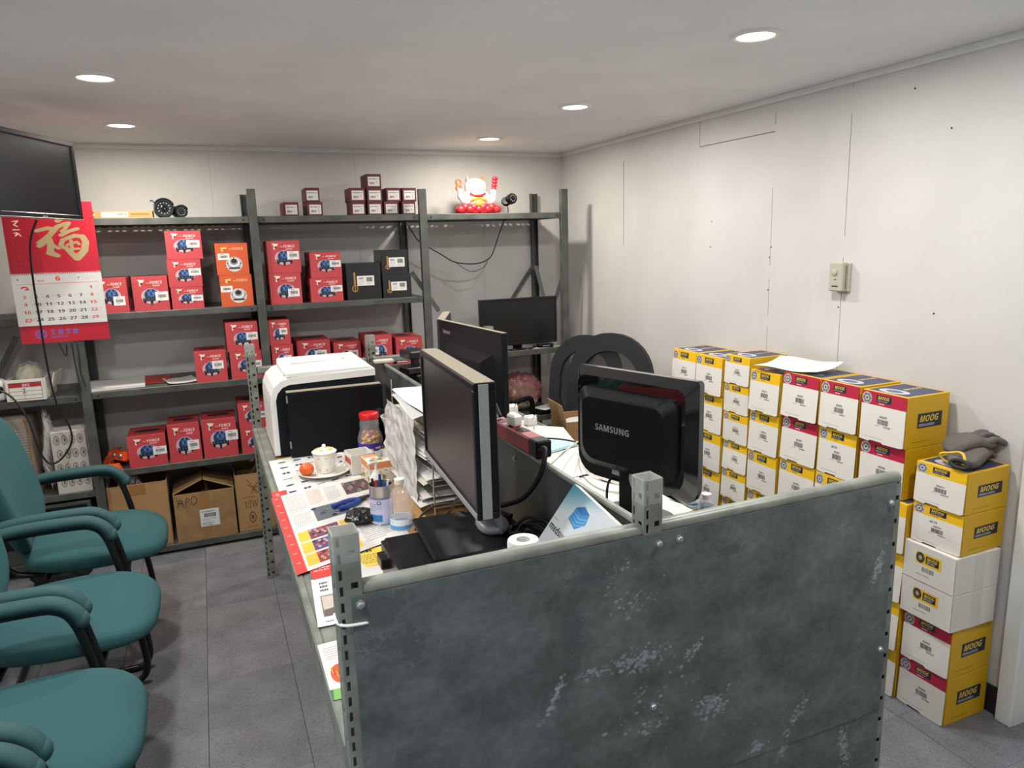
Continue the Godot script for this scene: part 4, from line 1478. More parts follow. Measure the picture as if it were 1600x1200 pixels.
func bullet_camera(label: String, pos: Vector3, r: float, yaw: float) -> void:
	var o := thing("security_camera", label, "camera", pos, deg_to_rad(yaw))
	var X := T(Vector3(0, r * 1.02, 0), 90, 0, 0)
	var s := ST()
	lathe(s, [Vector2(r * 0.9, -r * 2.0), Vector2(r, -r * 1.9), Vector2(r, r * 0.9), Vector2(r * 0.96, r), Vector2(r * 0.84, r), Vector2(r * 0.82, r * 0.8), Vector2(0.0001, r * 0.78)], 26, X)
	mi("housing", s, M.black_satin, o)
	s = ST()
	var arc := PackedVector2Array()
	for k in 9:
		var a := deg_to_rad(20 + 140.0 * k / 8)
		arc.append(Vector2(cos(a), sin(a)) * r * 1.12)
	for k in 9:
		var a := deg_to_rad(160 - 140.0 * k / 8)
		arc.append(Vector2(cos(a), sin(a)) * r * 1.05)
	prism(s, arc, r * 2.6, T(Vector3(0, r * 1.02, -r * 0.2)))
	mi("sun_shield", s, M.black_satin, o)
	s = ST()
	lathe(s, [Vector2(r * 0.36, r * 0.78), Vector2(r * 0.36, r * 0.9), Vector2(r * 0.26, r * 0.92), Vector2(0.0001, r * 0.88)], 18, X)
	mi("lens", s, M.black_gloss, o)
	s = ST()
	for k in 12:
		blob(s, Vector3.ONE * r * 0.075, 1, 1, 8, 6, X * T(Vector3(cos(k * TAU / 12), 0, sin(k * TAU / 12)) * r * 0.6 + Vector3(0, r * 0.82, 0)))
	mi("led_ring", s, M.silver_plastic, o)
	s = ST()
	tube(s, smooth_path([Vector3(0, r * 0.8, -r * 1.9), Vector3(-r * 0.3, r * 1.2, -r * 2.6), Vector3(-r, r * 2.0, -r * 2.2), Vector3(-r * 1.25, r * 1.9, -r * 1.2)], 5), 0.003, 6)
	mi("pigtail", s, M.cable_black, o)


func lucky_cat(pos: Vector3) -> void:
	var o := thing("cat_figurine", "white and red porcelain lucky cat figurine on the top shelf", "figurine", pos)
	var s := ST()
	blob(s, Vector3(0.135, 0.03, 0.055), 0.7, 0.6, 28, 10, T(Vector3(0, 0.03, 0)))
	for k in 9:
		blob(s, Vector3(0.03, 0.022, 0.02), 1, 1, 12, 8, T(Vector3(-0.115 + k * 0.029, 0.03 + 0.012 * (k % 2), 0.042)))
	mi("base", s, M.red_plastic, o)
	s = ST()
	blob(s, Vector3(0.085, 0.062, 0.05), 0.9, 0.9, 24, 14, T(Vector3(0, 0.095, -0.004)))
	mi("body", s, M.ceramic, o)
	s = ST()
	blob(s, Vector3(0.066, 0.05, 0.05), 0.85, 0.85, 24, 14, T(Vector3(-0.004, 0.163, 0.004)))
	var head := mi("head", s, M.ceramic, o)
	for e in [-1, 1]:
		s = ST()
		loft(s, rrect(0.036, 0.024, 0.008), rrect(0.005, 0.004, 0.0015), 0.0, 0.036, T(Vector3(-0.004 + e * 0.042, 0.195, 0), -90, 0, 0) * T(Vector3.ZERO, 0, e * 14.0, 0))
		mi("ear", s, M.orange_plastic, head)
		s = ST()
		box(s, Vector3(-0.004 + e * 0.024, 0.166, 0.0525), Vector3(0.017, 0.003, 0.002), 0.0008)
		mi("eye", s, M.black_satin, head)
	s = ST()
	blob(s, Vector3(0.004, 0.003, 0.003), 1, 1, 8, 6, T(Vector3(-0.004, 0.153, 0.054)))
	mi("nose", s, M.red_plastic, head)
	s = ST()
	tube(s, smooth_path([Vector3(-0.05, 0.122, 0.034), Vector3(-0.02, 0.112, 0.05), Vector3(0.02, 0.112, 0.05), Vector3(0.046, 0.122, 0.034)], 5), 0.008, 8)
	mi("collar", s, M.red_plastic, o)
	for e in [-1, 1]:
		s = ST()
		blob(s, Vector3(0.036, 0.03, 0.026), 1, 1, 16, 10, T(Vector3(e * 0.078, 0.085, 0.03)))
		tube(s, smooth_path([Vector3(e * 0.075, 0.09, 0.02), Vector3(e * 0.105, 0.1, 0.02), Vector3(e * 0.108, 0.13, 0.018)], 4), 0.02, 10, true, 0.015)
		blob(s, Vector3(0.018, 0.018, 0.018), 1, 1, 12, 8, T(Vector3(e * 0.108, 0.136, 0.018)))
		mi("paw", s, M.ceramic, o)
	s = ST()
	for k in 4:
		blob(s, Vector3(0.0165 + k * 0.0012, 0.013, 0.014), 1, 1, 14, 8, T(Vector3(0.112 + k * 0.003, 0.152 + k * 0.02, 0.018), 0, 0, -8))
	mi("coin_string", s, M.red_plastic, o)
	s = ST()
	for k in 2:
		var ring := []
		for i in 17:
			ring.append(Vector3(-0.114, 0.157 + k * 0.033, 0.016) + Vector3(cos(i * TAU / 16) * 0.015, sin(i * TAU / 16) * 0.0155, 0))
		tube(s, ring, 0.0062, 8, false)
	mi("figure_eight", s, M.orange_plastic, o)
	s = ST()
	blob(s, Vector3(0.03, 0.02, 0.012), 1, 1, 16, 10, T(Vector3(0, 0.066, 0.05)))
	mi("gold_ingot", s, M.gold, o)
	s = ST()
	for k in 7:
		blob(s, Vector3(0.014, 0.01, 0.007), 1, 1, 10, 6, T(Vector3(-0.05 + k * 0.017, 0.098 - absf(k - 3.0) * 0.004, 0.046)))
	mi("blossom_chain", s, M.gold, o)


func loose_sheet(called: String, label: String, c: Vector3, w: float, d: float, yaw: float, m: Material, thick: float, curl := 0.0, cat := "paper") -> Node3D:
	var s := ST()
	var X := T(c, 0, yaw, 0)
	patch(s, func(u: float, v: float) -> Vector3: return X * Vector3((u - 0.5) * w, thick + curl * (pow(absf(u - 0.5) * 2.0, 3.0) + 0.6 * pow(v, 4.0)), (v - 0.5) * d), 8, 8, maxf(thick, 0.0006))
	var o := mi(numbered(called), s, m, self)
	tag(o, label, cat)
	return o


func kraft_cartons() -> void:
	var y := 0.05
	# open carton with a plastic bag
	var o := thing("kraft_carton", "tall brown carton holding a clear bag behind the green chair", "carton", Vector3(-0.431, y, -4.225))
	var w := 0.282
	var h := 0.36
	var d := 0.26
	var s := ST()
	open_box(s, w, h, d, 0.005)
	mi("body", s, M.cardboard, o)
	s = ST()
	box(s, Vector3(0.005, h * 0.5, d / 2 + 0.0008), Vector3(w - 0.02, h - 0.02, 0.0012))
	mi("front_print", s, M.kraft_print_tall, o)
	s = ST()
	box(s, Vector3(0.0, h - 0.03, d / 2 + 0.0018), Vector3(0.075, 0.055, 0.001))
	mi("tape", s, M.packing_tape, o)
	var bagn := thing("plastic_bag", "clear plastic bag sticking out of the tall brown carton", "bag", Vector3(-0.45, y + 0.22, -4.17))
	s = ST()
	var nz := FastNoiseLite.new()
	nz.seed = 4
	nz.frequency = 40.0
	for e in [-1.0, 1.0]:
		patch(s, func(u: float, v: float) -> Vector3:
			var p := Vector3(lerpf(-0.085, 0.10, u), 0.0, 0.0)
			p.y = 0.215 * (1.0 - pow(absf(u - 0.36) * 1.5, 1.2)) * v
			p.z = e * (0.045 * (1.0 - v) + 0.004) + 0.012 * nz.get_noise_2d(u * 4.0, v * 4.0 + e)
			return p, 20, 14, 0.0, Vector3(0, 0, e))
	mi("film", s, M.bag_film, bagn)
	# carton with its flaps half open, marked APD
	o = thing("kraft_carton", "brown carton with raised flaps and APD written in marker", "carton", Vector3(-0.118, y, -4.215))
	w = 0.303
	h = 0.27
	d = 0.25
	s = ST()
	open_box(s, w, h, d, 0.005)
	mi("body", s, M.cardboard, o)
	for e in [-1, 1]:
		s = ST()
		var X := T(Vector3(e * w / 2, h, 0), 0, 0, e * -24.0)
		box(s, Vector3(-e * 0.082, 0.002, 0), Vector3(0.164, 0.004, d - 0.01), 0.001, X)
		mi("flap", s, M.cardboard, o)
	s = ST()
	box(s, Vector3(0.0, h / 2, d / 2 + 0.0006), Vector3(0.05, h, 0.0008))
	mi("tape", s, M.packing_tape, o)
	s = ST()
	box(s, Vector3(0.018, h * 0.45, d / 2 + 0.0016), Vector3(0.098, 0.098, 0.0008))
	mi("label", s, M.shipping_label, o)
	s = ST()
	var hw := func(pts: Array) -> void:
		var q := []
		for p in pts: q.append(Vector3(-0.135 + p[0] * 0.001, h - 0.075 + p[1] * 0.001, d / 2 + 0.0012))
		tube(s, smooth_path(q, 4), 0.0013, 5)
	hw.call([[2, 6], [8, 40], [20, 46], [26, 30], [14, 26], [6, 30], [20, 28], [28, 22], [30, 4]])
	hw.call([[40, 0], [44, 44], [56, 50], [62, 38], [46, 28]])
	hw.call([[70, 14], [74, 52], [94, 50], [98, 30], [84, 12], [70, 16]])
	mi("handwriting", s, M.gap_dark, o)
	# third carton, printed
	o = thing("kraft_carton", "brown carton printed 15W standing beside the desk's corner post", "carton", Vector3(0.140, y, -4.225))
	w = 0.195
	h = 0.33
	d = 0.25
	s = ST()
	open_box(s, w, h, d, 0.005)
	mi("body", s, M.cardboard, o)
	s = ST()
	box(s, Vector3(0, h / 2, d / 2 + 0.0006), Vector3(w - 0.01, h - 0.01, 0.0008))
	mi("front_print", s, M.kraft_print, o)
	o = thing("kraft_carton", "closed plain brown carton on the floor shelf behind the printer", "carton", Vector3(0.62, y, -4.235))
	s = ST()
	box(s, Vector3(0, 0.16, 0), Vector3(0.42, 0.32, 0.26), 0.003)
	mi("body", s, M.cardboard, o)
	s = ST()
	box(s, Vector3(0, 0.16, 0.1305), Vector3(0.05, 0.32, 0.0008))
	mi("tape", s, M.packing_tape, o)


func open_box(s: SurfaceTool, w: float, h: float, d: float, t: float) -> void:
	span_box(s, Vector3(-w / 2, 0, -d / 2), Vector3(w / 2, t, d / 2), 0.001)
	span_box(s, Vector3(-w / 2, t, d / 2 - t), Vector3(w / 2, h, d / 2), 0.001)
	span_box(s, Vector3(-w / 2, t, -d / 2), Vector3(w / 2, h, -d / 2 + t), 0.001)
	span_box(s, Vector3(-w / 2, t, -d / 2 + t), Vector3(-w / 2 + t, h, d / 2 - t), 0.001)
	span_box(s, Vector3(w / 2 - t, t, -d / 2 + t), Vector3(w / 2, h, d / 2 - t), 0.001)


# ---------------------------------------------------------------- the steel desk with its partition and front panel
const DX0 := 0.162
const DXM := 0.727
const DX1 := 1.356
const DZ0 := -1.102
const DZ1 := -3.565
const POST := 0.042
const POST_H := 1.16


# plate in the xy plane with rectangular holes: cols = [[x, w, h, pitch, start]]
func punched(s: SurfaceTool, w: float, h: float, t: float, cols: Array, xf: Transform3D) -> void:
	# split the width at the hole columns, then each column into bands
	cols.sort_custom(func(a, b): return a[0] < b[0])
	var x := -w / 2
	for c in cols:
		var x0: float = c[0] - c[1] / 2
		box(s, Vector3((x + x0) / 2, h / 2, 0), Vector3(x0 - x, h, t), 0, xf)
		var y := 0.0
		var k: float = c[4]
		while k + c[2] < h:
			box(s, Vector3(c[0], (y + k) / 2, 0), Vector3(c[1], k - y, t), 0, xf)
			y = k + c[2]
			k += c[3]
		box(s, Vector3(c[0], (y + h) / 2, 0), Vector3(c[1], h - y, t), 0, xf)
		x = c[0] + c[1] / 2
	box(s, Vector3((x + w / 2) / 2, h / 2, 0), Vector3(w / 2 - x, h, t), 0, xf)


func post_mesh(height: float) -> ArrayMesh:
	var s := ST()
	var p := POST
	var t := 0.002
	var cols := [[-0.0125, 0.0055, 0.017, 0.0275, 0.012], [0.0085, 0.0115, 0.011, 0.055, 0.022]]
	for f in 4:
		var X := T(Vector3.ZERO, 0, f * 90.0, 0) * T(Vector3(0, 0, p / 2 - t / 2))
		if f == 0 or f == 3:
			punched(s, p - 2.0 * t, height, t, cols, X)
		else:
			box(s, Vector3(0, height / 2, 0), Vector3(p - 2.0 * t, height, t), 0, X)
		# rounded corner between two faces
		var arc := []
		for k in 5:
			var a := deg_to_rad(k * 22.5)
			arc.append(Vector2(p / 2 - t + sin(a) * t, p / 2 - t + cos(a) * t))
		for k in 4:
			var R := T(Vector3.ZERO, 0, f * 90.0, 0)
			var a: Vector2 = arc[k]
			var b: Vector2 = arc[k + 1]
			var na := R.basis * Vector3(a.x - p / 2 + t, 0, a.y - p / 2 + t).normalized()
			var nb := R.basis * Vector3(b.x - p / 2 + t, 0, b.y - p / 2 + t).normalized()
			var p0 := R * Vector3(a.x, 0, a.y)
			var p1 := R * Vector3(b.x, 0, b.y)
			var h := Vector3.UP * height
			tri(s, p0, p1, p1 + h, na, nb, nb)
			tri(s, p0, p1 + h, p0 + h, na, nb, na)
	return s.commit()


func build_desk() -> void:
	var d := thing("steel_desk", "double sided grey steel desk with partition and scuffed front panel", "desk")
	var tall := post_mesh(POST_H)
	var short := post_mesh(1.05)
	for x in [DX0, DXM, DX1]:
		for z in [DZ0, DZ1]:
			var p := put("post", short if x == DX1 and z == DZ0 else tall, M.steel_light, d, T(Vector3(x, 0, z)))
			if x < DX1:
				# crumpled clear film taped over the open post end
				var s := ST()
				var nz := FastNoiseLite.new()
				nz.seed = int(x * 100) + int(z * 10)
				nz.frequency = 60.0
				blob(s, Vector3(0.0222, 0.026, 0.0222), 0.16, 0.14, 40, 22, T(Vector3(0, POST_H - 0.0235, 0)), func(q: Vector3) -> Vector3: return q * (1.0 + 0.07 * maxf(0.0, nz.get_noise_3dv(q)) + 0.012 * sin(q.y * 400.0 + q.x * 300.0)))
				tag(mi("plastic_wrap", s, M.plastic_film, p), "crumpled clear film over the post end")
	# rails
	var s := ST()
	for e in [[DX0, DXM], [DXM, DX1]]:
		s = ST()
		prism(s, rrect(0.03, 0.028, 0.012, 6), e[1] - e[0] - (0.0 if e[1] == DX1 else POST), T(Vector3((e[0] + e[1] + (POST if e[1] == DX1 else 0.0)) / 2, 1.0585, DZ0 + 0.004), 0, 90, 0), true)
		mi("front_rail", s, M.steel_light, d)
		s = ST()
		box(s, Vector3((e[0] + e[1]) / 2, 1.035, DZ1), Vector3(e[1] - e[0] - POST, 0.034, 0.03), 0.006)
		mi("rear_rail", s, M.steel_light, d)
		s = ST()
		box(s, Vector3((e[0] + e[1]) / 2, 0.72, DZ0), Vector3(e[1] - e[0] - POST, 0.05, 0.03), 0.004)
		box(s, Vector3((e[0] + e[1]) / 2, 0.72, DZ1), Vector3(e[1] - e[0] - POST, 0.05, 0.03), 0.004)
		mi("desk_bearer", s, M.steel_light, d)
	# edge lips along the two long sides
	for e in [-1, 1]:
		s = ST()
		var x := DX0 - 0.012 if e < 0 else DX1 + 0.012
		span_box(s, Vector3(x - 0.010, 0.700, DZ1 + POST / 2), Vector3(x + 0.010, DESK, DZ0 - POST / 2), 0.004)
		span_box(s, Vector3(x - e * 0.010, 0.745, DZ1 + POST / 2), Vector3(x - e * 0.044, DESK - 0.002, DZ0 - POST / 2), 0.002)
		mi("edge_lip", s, M.steel_light, d)
	s = ST()
	span_box(s, Vector3(DX0 + 0.034, 0.748, DZ1 + 0.022), Vector3(DXM - 0.006, DESK, DZ0 - 0.022), 0.001)
	mi("desk_board", s, M.tan_board, d)
	s = ST()
	span_box(s, Vector3(DXM + 0.02, 0.748, DZ1 + 0.022), Vector3(DX1 - 0.034, DESK, DZ0 - 0.022), 0.001)
	tag(mi("desk_board", s, M.white_board, d), "white laminate desk board")
	# partition between the two boards: two sheets with a folded top edge
	var zm := -2.33
	for e in [[DZ0 - 0.022, zm + 0.001], [zm - 0.001, DZ1 + 0.022]]:
		s = ST()
		span_box(s, Vector3(DXM + 0.004, 0.60, e[0]), Vector3(DXM + 0.006, 1.056, e[1]))
		mi("partition_sheet", s, M.steel_sheet, d)
		s = ST()
		span_box(s, Vector3(DXM - 0.002, 1.048, e[0]), Vector3(DXM + 0.014, 1.060, e[1]), 0.003)
		mi("partition_cap", s, M.steel_light, d)
	# front panel of two sheets
	s = ST()
	box(s, Vector3(0.7605, 0.775, DZ0 + POST / 2 + 0.0016), Vector3(1.195, 0.56, 0.002), 0.0)
	mi("front_panel", s, M.scuffed_sheet, d)
	s = ST()
	box(s, Vector3(0.7605, 0.265, DZ0 + POST / 2 + 0.0006), Vector3(1.195, 0.49, 0.001), 0.0)
	mi("front_panel", s, M.scuffed_sheet_low, d)
	s = ST()
	lathe(s, [Vector2(0.0085, 0), Vector2(0.0085, 0.002), Vector2(0.006, 0.0022), Vector2(0.0058, 0.006), Vector2(0.0045, 0.007), Vector2(0.0001, 0.0072)], 6, T(Vector3.ZERO, 90, 0, 0))
	var bolt := s.commit()
	for p in [[0.177, 1.040], [0.738, 1.033], [0.784, 1.034], [1.343, 1.011], [1.343, 0.657], [0.729, 0.694]]:
		put("bolt", bolt, M.zinc, d, T(Vector3(p[0], p[1], DZ0 + POST / 2 + 0.0026)))
	# cable tie round the corner post
	s = ST()
	var ring := []
	for k in 25:
		var a := TAU * k / 24
		ring.append(Vector3(DX0 + 0.004 + signf(cos(a)) * pow(absf(cos(a)), 0.6) * 0.027, 1.008 - 0.004 * cos(a), DZ0 + signf(sin(a)) * pow(absf(sin(a)), 0.6) * 0.0255))
	tube(s, ring, 0.0026, 8, false)
	mi("cable_tie", s, M.white_plastic, d)
	# bolt heads on the partition
	for z in [-1.35, -1.75, -2.6]:
		put("bolt", bolt, M.zinc, d, T(Vector3(DXM + 0.004, 1.02, z), 0, -90, 0))


# ---------------------------------------------------------------- stacks of cartons along the right wall
func parts_carton(label: String, z: float, w: float, y: float, h: float, kind: String, var_n: int, gap: float, yaw: float, depth := 0.2, dx := 0.0) -> void:
	var xc := 2.08 + dx + depth / 2
	var o := thing("parts_carton", label, "carton", Vector3(xc, y, z), deg_to_rad(yaw), "stacked cartons along the right wall")
	# local axes: the printed front looks to -x, the logo side to +z
	var s := ST()
	if kind == "white":
		box(s, Vector3(0.002, h / 2, 0), Vector3(depth - 0.004, h - 0.001, w), 0.0015)
		mi("body", s, M.carton_white, o)
		s = ST()
		box(s, Vector3(-depth / 2 + 0.001, h / 2, 0), Vector3(0.002, h - 0.004, w - 0.004), 0.0)
		mi("front_panel", s, M.white_carton_front, o)
		s = ST()
		box(s, Vector3(0.01, h / 2, w / 2 + 0.0005), Vector3(0.048, h - 0.002, 0.0008))
		box(s, Vector3(0.01, h + 0.0000, 0), Vector3(0.048, 0.0008, w - 0.002))
		mi("tape", s, M.plastic_film, o)
		return
	var side := Rect2(0, 0, 0.5, 1)
	var top := Rect2(0.5, 0, 0.5, 1)
	var plain := Rect2(0.01, 0.01, 0.05, 0.05)
	box(s, Vector3(0.002, h / 2, 0), Vector3(depth - 0.004, h - 0.001, w), 0.0015, Transform3D.IDENTITY, [plain, plain, top, plain, side, side])
	mi("body", s, M.carton_print, o)
	# tuck flap of the front, hinged at the top edge, its lower edge cut with tabs
	s = ST()
	var hw := w / 2 - 0.001
	var P := PackedVector2Array([Vector2(-hw, -h + 0.004), Vector2(-hw * 0.55, -h + 0.001), Vector2(-hw * 0.5, -h + 0.006), Vector2(hw * 0.02, -h + 0.006), Vector2(hw * 0.08, -h + 0.001), Vector2(hw * 0.9, -h + 0.002), Vector2(hw, -h + 0.006), Vector2(hw, -0.001), Vector2(-hw, -0.001)])
	var X := T(Vector3(-depth / 2 + 0.0005, h, 0), 0, -90, 0) * T(Vector3.ZERO, -gap, 0, 0)
	prism(s, P, 0.0016, X)
	mi("front_flap", s, M["front_%s%d" % [kind, var_n]], o)


func build_wall_stacks() -> void:
	var ordn := ["first", "second", "third", "fourth", "fifth", "sixth", "seventh", "eighth"]
	var lev := ["top", "second from top", "third from top", "fourth from top", "fifth from top", "sixth from top", "seventh from top", "lowest"]
	# the stack by the door casing, from the floor up
	var y := 0.0
	for r in [["red", 0.17, "red banded carton on the floor beside the door casing"], ["red", 0.17, "red banded carton under the plain white ones beside the door casing"], ["white", 0.126, "plain white taped carton resting on red banded cartons"], ["white", 0.126, "plain white taped carton right below two yellow cartons"], ["yellow", 0.135, "yellow carton between plain white one and gloved yellow one"], ["yellow", 0.137, "yellow carton with grey work gloves lying on top"]]:
		var wh: bool = r[0] == "white"
		var i := int(y * 100) % 3
		parts_carton(r[2], -1.497, 0.185 if wh else 0.17, y, r[1], r[0], i, 1.0 if wh else [2.0, 3.5, 1.2][i], [0.8, -1.0, 1.5][i] * (0.4 if y < 0.2 else 1.0), 0.2, -0.02 if wh else -0.004)
		y += r[1] + 0.0002
	# the other stacks: z centre, width, then [kind, height] from the top
	var H := 0.1772
	var cols := [
		[-1.712, 0.176, 1.064, [["red", H], ["red", H], ["yellow", H], ["yellow", H], ["yellow", H], ["yellow", H]], -0.012],
		[-1.911, 0.172, 1.064, [["red", H], ["yellow", H], ["yellow", H], ["yellow", H], ["yellow", H], ["yellow", H]], 0.0],
		[-2.098, 0.184, 1.064, [["red", H], ["red", H], ["yellow", H], ["yellow", H], ["yellow", H], ["yellow", H]], 0.0],
		[-2.290, 0.170, 1.046, [["yellow", 0.1743], ["yellow", 0.1743], ["yellow", 0.1743], ["yellow", 0.1743], ["yellow", 0.1743], ["yellow", 0.1743]], 0.0],
		[-2.467, 0.158, 1.088, [["yellow", 0.128], ["yellow", 0.128], ["yellow", 0.132], ["yellow", 0.132], ["yellow", 0.132], ["yellow", 0.145], ["yellow", 0.145], ["yellow", 0.145]], 0.0],
		[-2.649, 0.186, 1.063, [["yellow", H], ["yellow", H], ["yellow", H], ["yellow", H], ["yellow", H], ["yellow", H]], 0.0],
		[-2.842, 0.184, 1.063, [["yellow", H], ["yellow", H], ["yellow", H], ["yellow", H], ["yellow", H], ["yellow", H]], 0.0]]
	for c in cols.size():
		var q: Array = cols[c]
		var n: int = q[3].size()
		var total := 0.0
		for b in q[3]: total += b[1]
		var top := total
		for k in n:
			var b: Array = q[3][k]
			top -= b[1]
			var lab := "%s banded carton, %s in %s stack from the door casing" % [b[0], "lowest" if k == n - 1 else lev[k], ordn[c + 1]]
			var v := (k + c) % 3
			if b[0] == "yellow" and v == 2 and not (c == 1 and k == 1): v = 0
			parts_carton(lab, q[0] + (0.034 if c == 0 and k > 1 else 0.0), q[1], maxf(top, 0.0), b[1] - 0.0003, b[0], v, rng.randf_range(0.8, 4.2), 0.0, 0.2, q[4] + (0.004 if k % 2 else 0.0) - (0.004 if c == 0 and k > 1 else 0.0) + rng.randf_range(-0.006, 0.0))
	# sheet of paper across two stacks
	var s := ST()
	var X := T(Vector3(2.155, 1.0656, -2.20), 0, 8, 0)
	patch(s, func(u: float, v: float) -> Vector3: return X * Vector3((u - 0.5) * 0.16, 0.003 + 0.026 * pow(maxf(0.0, u - 0.35), 2.0) * 2.0 + 0.004 * sin(v * 7.0) + 0.010 * v * v, (v - 0.5) * 0.30), 10, 14, 0.0006)
	tag(mi("paper_sheet", s, M.paper, self), "white paper sheet lying across the tops of two carton stacks", "paper")
	work_gloves()


func work_gloves() -> void:
	var o := thing("work_gloves", "grey knit work gloves with yellow cuff on the yellow carton", "gloves", Vector3(2.165, 0.8725, -1.49))
	var nz := FastNoiseLite.new()
	nz.seed = 12
	nz.frequency = 13.0
	for k in 2:
		var s := ST()
		var X: Transform3D = [T(Vector3(-0.004, 0.022, 0.018), 0, 14, 0), T(Vector3(0.032, 0.052, -0.012), 0, -16, 9)][k]
		# palm and folded fingers as one soft wrinkled shape
		blob(s, Vector3(0.078, 0.022, 0.05), 0.8, 0.8, 40, 18, X, func(p: Vector3) -> Vector3:
			var f := 1.0 + 0.16 * nz.get_noise_3dv(p * 1.4 + Vector3.ONE * k) + 0.05 * sin(p.x * 90.0 + k) * clampf(p.z * 20.0, -1, 1)
			return Vector3(p.x * f, p.y * (1.0 + 0.5 * nz.get_noise_3dv(p * 2.0)) + 0.010 * sin(p.x * 38.0 + k * 2.0), p.z * f))
		mi("glove_body", s, M.glove_knit, o)
		for f in 4:
			s = ST()
			var a := X * Vector3(0.04, 0.0, -0.034 + f * 0.022)
			var b := X * Vector3(0.09, 0.006 - 0.004 * f, -0.03 + f * 0.021)
			tube(s, smooth_path([a, (a + b) * 0.5 + Vector3(0, 0.008, 0), b, b + Vector3(0.012, -0.008, 0.003)], 4), 0.0125, 9, true, 0.009)
			mi("finger", s, M.glove_knit if f != 2 else M.glove_black, o)
	var s := ST()
	var ring := []
	for i in 21:
		var a := TAU * i / 20
		ring.append(Vector3(-0.07 + 0.01 * cos(a * 2.0), 0.024 + cos(a) * 0.019 + 0.004 * sin(a * 3.0), 0.02 + sin(a) * 0.042))
	tube(s, ring, 0.0048, 8, false, -1.0, 0.7)
	mi("cuff", s, M.glove_yellow, o)
	s = ST()
	ring = []
	for i in 21:
		var a := TAU * i / 20
		ring.append(Vector3(-0.086 + 0.004 * cos(a), 0.016 + cos(a) * 0.011, 0.05 + sin(a) * 0.028))
	tube(s, ring, 0.0062, 8, false)
	mi("cuff", s, M.glove_black, o)


# ---------------------------------------------------------------- chairs
func build_chairs() -> void:
	# local axes: the sitter looks to +x; origin on the floor under the seat's middle
	var zs := [-3.225, -2.545, -1.885, -1.235]
	var labs := ["green guest chair in the row, right beside the steel shelving", "green guest chair, second in the row from the steel shelving", "green guest chair, third in the row from the steel shelving", "green guest chair at the row's end away from the shelving"]
	var first: Node3D
	for i in 4:
		var o: Node3D
		if i == 0:
			first = thing("guest_chair", labs[0], "chair", Vector3.ZERO, 0, "green guest chairs in a row")
			o = first
			var s := ST()
			blob(s, Vector3(0.255, 0.05, 0.258), 0.62, 0.62, 44, 18, T(Vector3(0, 0.455, 0)), func(p: Vector3) -> Vector3:
				var k := p.x / 0.255
				return Vector3(p.x, p.y * (1.0 - 0.15 * maxf(0.0, k)) - 0.03 * pow(maxf(0.0, k), 3.0) + 0.008 * (1.0 - pow(p.z / 0.258, 2.0)), p.z * (0.90 + 0.10 * smoothstep(-1.0, 0.3, k))))
			mi("seat", s, M.green_fabric, o)
			s = ST()
			blob(s, Vector3(0.042, 0.265, 0.25), 0.62, 0.55, 40, 22, T(Vector3(-0.30, 0.735, 0), 0, 0, 13), func(p: Vector3) -> Vector3:
				return Vector3(p.x - 0.05 * pow(p.z / 0.25, 2.0) * -1.0, p.y, p.z * (1.0 - 0.16 * pow(maxf(0.0, -p.y / 0.265), 2.0))))
			mi("backrest", s, M.green_fabric, o)
			for e in [-1, 1]:
				var z: float = 0.292 * e
				s = ST()
				tube(s, smooth_path([Vector3(-0.30, 0.60, z * 0.86), Vector3(-0.27, 0.638, z * 0.97), Vector3(-0.18, 0.648, z), Vector3(-0.02, 0.650, z), Vector3(0.04, 0.640, z), Vector3(0.075, 0.60, z), Vector3(0.10, 0.50, z), Vector3(0.125, 0.34, z), Vector3(0.150, 0.14, z), Vector3(0.150, 0.055, z), Vector3(0.12, 0.016, z), Vector3(0.05, 0.013, z), Vector3(-0.3, 0.013, z)], 6), 0.0125, 10)
				mi("side_frame", s, M.chair_tube, o)
				s = ST()
				tube(s, smooth_path([Vector3(-0.27, 0.655, z * 0.98), Vector3(-0.18, 0.668, z), Vector3(-0.02, 0.670, z), Vector3(0.04, 0.662, z), Vector3(0.08, 0.632, z), Vector3(0.096, 0.60, z)], 6), 0.026, 12, true, -1.0, 0.72)
				blob(s, Vector3(0.02, 0.025, 0.0262), 1, 1, 12, 8, T(Vector3(0.096, 0.604, z)))
				mi("arm_pad", s, M.green_pad, o)
			s = ST()
			tube(s, [Vector3(-0.3, 0.013, -0.292), Vector3(-0.3, 0.013, 0.292)], 0.0125, 10)
			mi("floor_bar", s, M.chair_tube, o)
			s = ST()
			tube(s, [Vector3(0.11, 0.40, -0.29), Vector3(0.11, 0.40, 0.29)], 0.011, 10)
			mi("cross_bar", s, M.chair_tube, o)
			s = ST()
			tube(s, [Vector3(-0.16, 0.40, -0.22), Vector3(-0.16, 0.40, 0.22)], 0.011, 10)
			mi("cross_bar", s, M.chair_tube, o)
			for e in [-0.12, 0.12]:
				s = ST()
				tube(s, smooth_path([Vector3(-0.05, 0.398, e), Vector3(-0.2, 0.395, e), Vector3(-0.29, 0.43, e), Vector3(-0.335, 0.56, e), Vector3(-0.36, 0.72, e)], 5), 0.011, 8)
				mi("back_support", s, M.chair_tube, o)
		else:
			o = first.duplicate()
			o.name = numbered("guest_chair")
			add_child(o, true)
			o.set_meta("label", labs[i])
		o.position = Vector3(-0.50, 0, zs[i])
		o.rotation.y = deg_to_rad([1.5, -1.0, 0.5, 0.0][i])
	# mesh back office chairs behind the far desk
	office_chair("black office chair with oval mesh back behind the glossy monitor", Vector3(1.585, 0, -2.955), -150.0, 1.0, true)
	office_chair("second black office chair close to the corner shelf", Vector3(1.83, 0, -3.625), -146.0, 0.88, false)


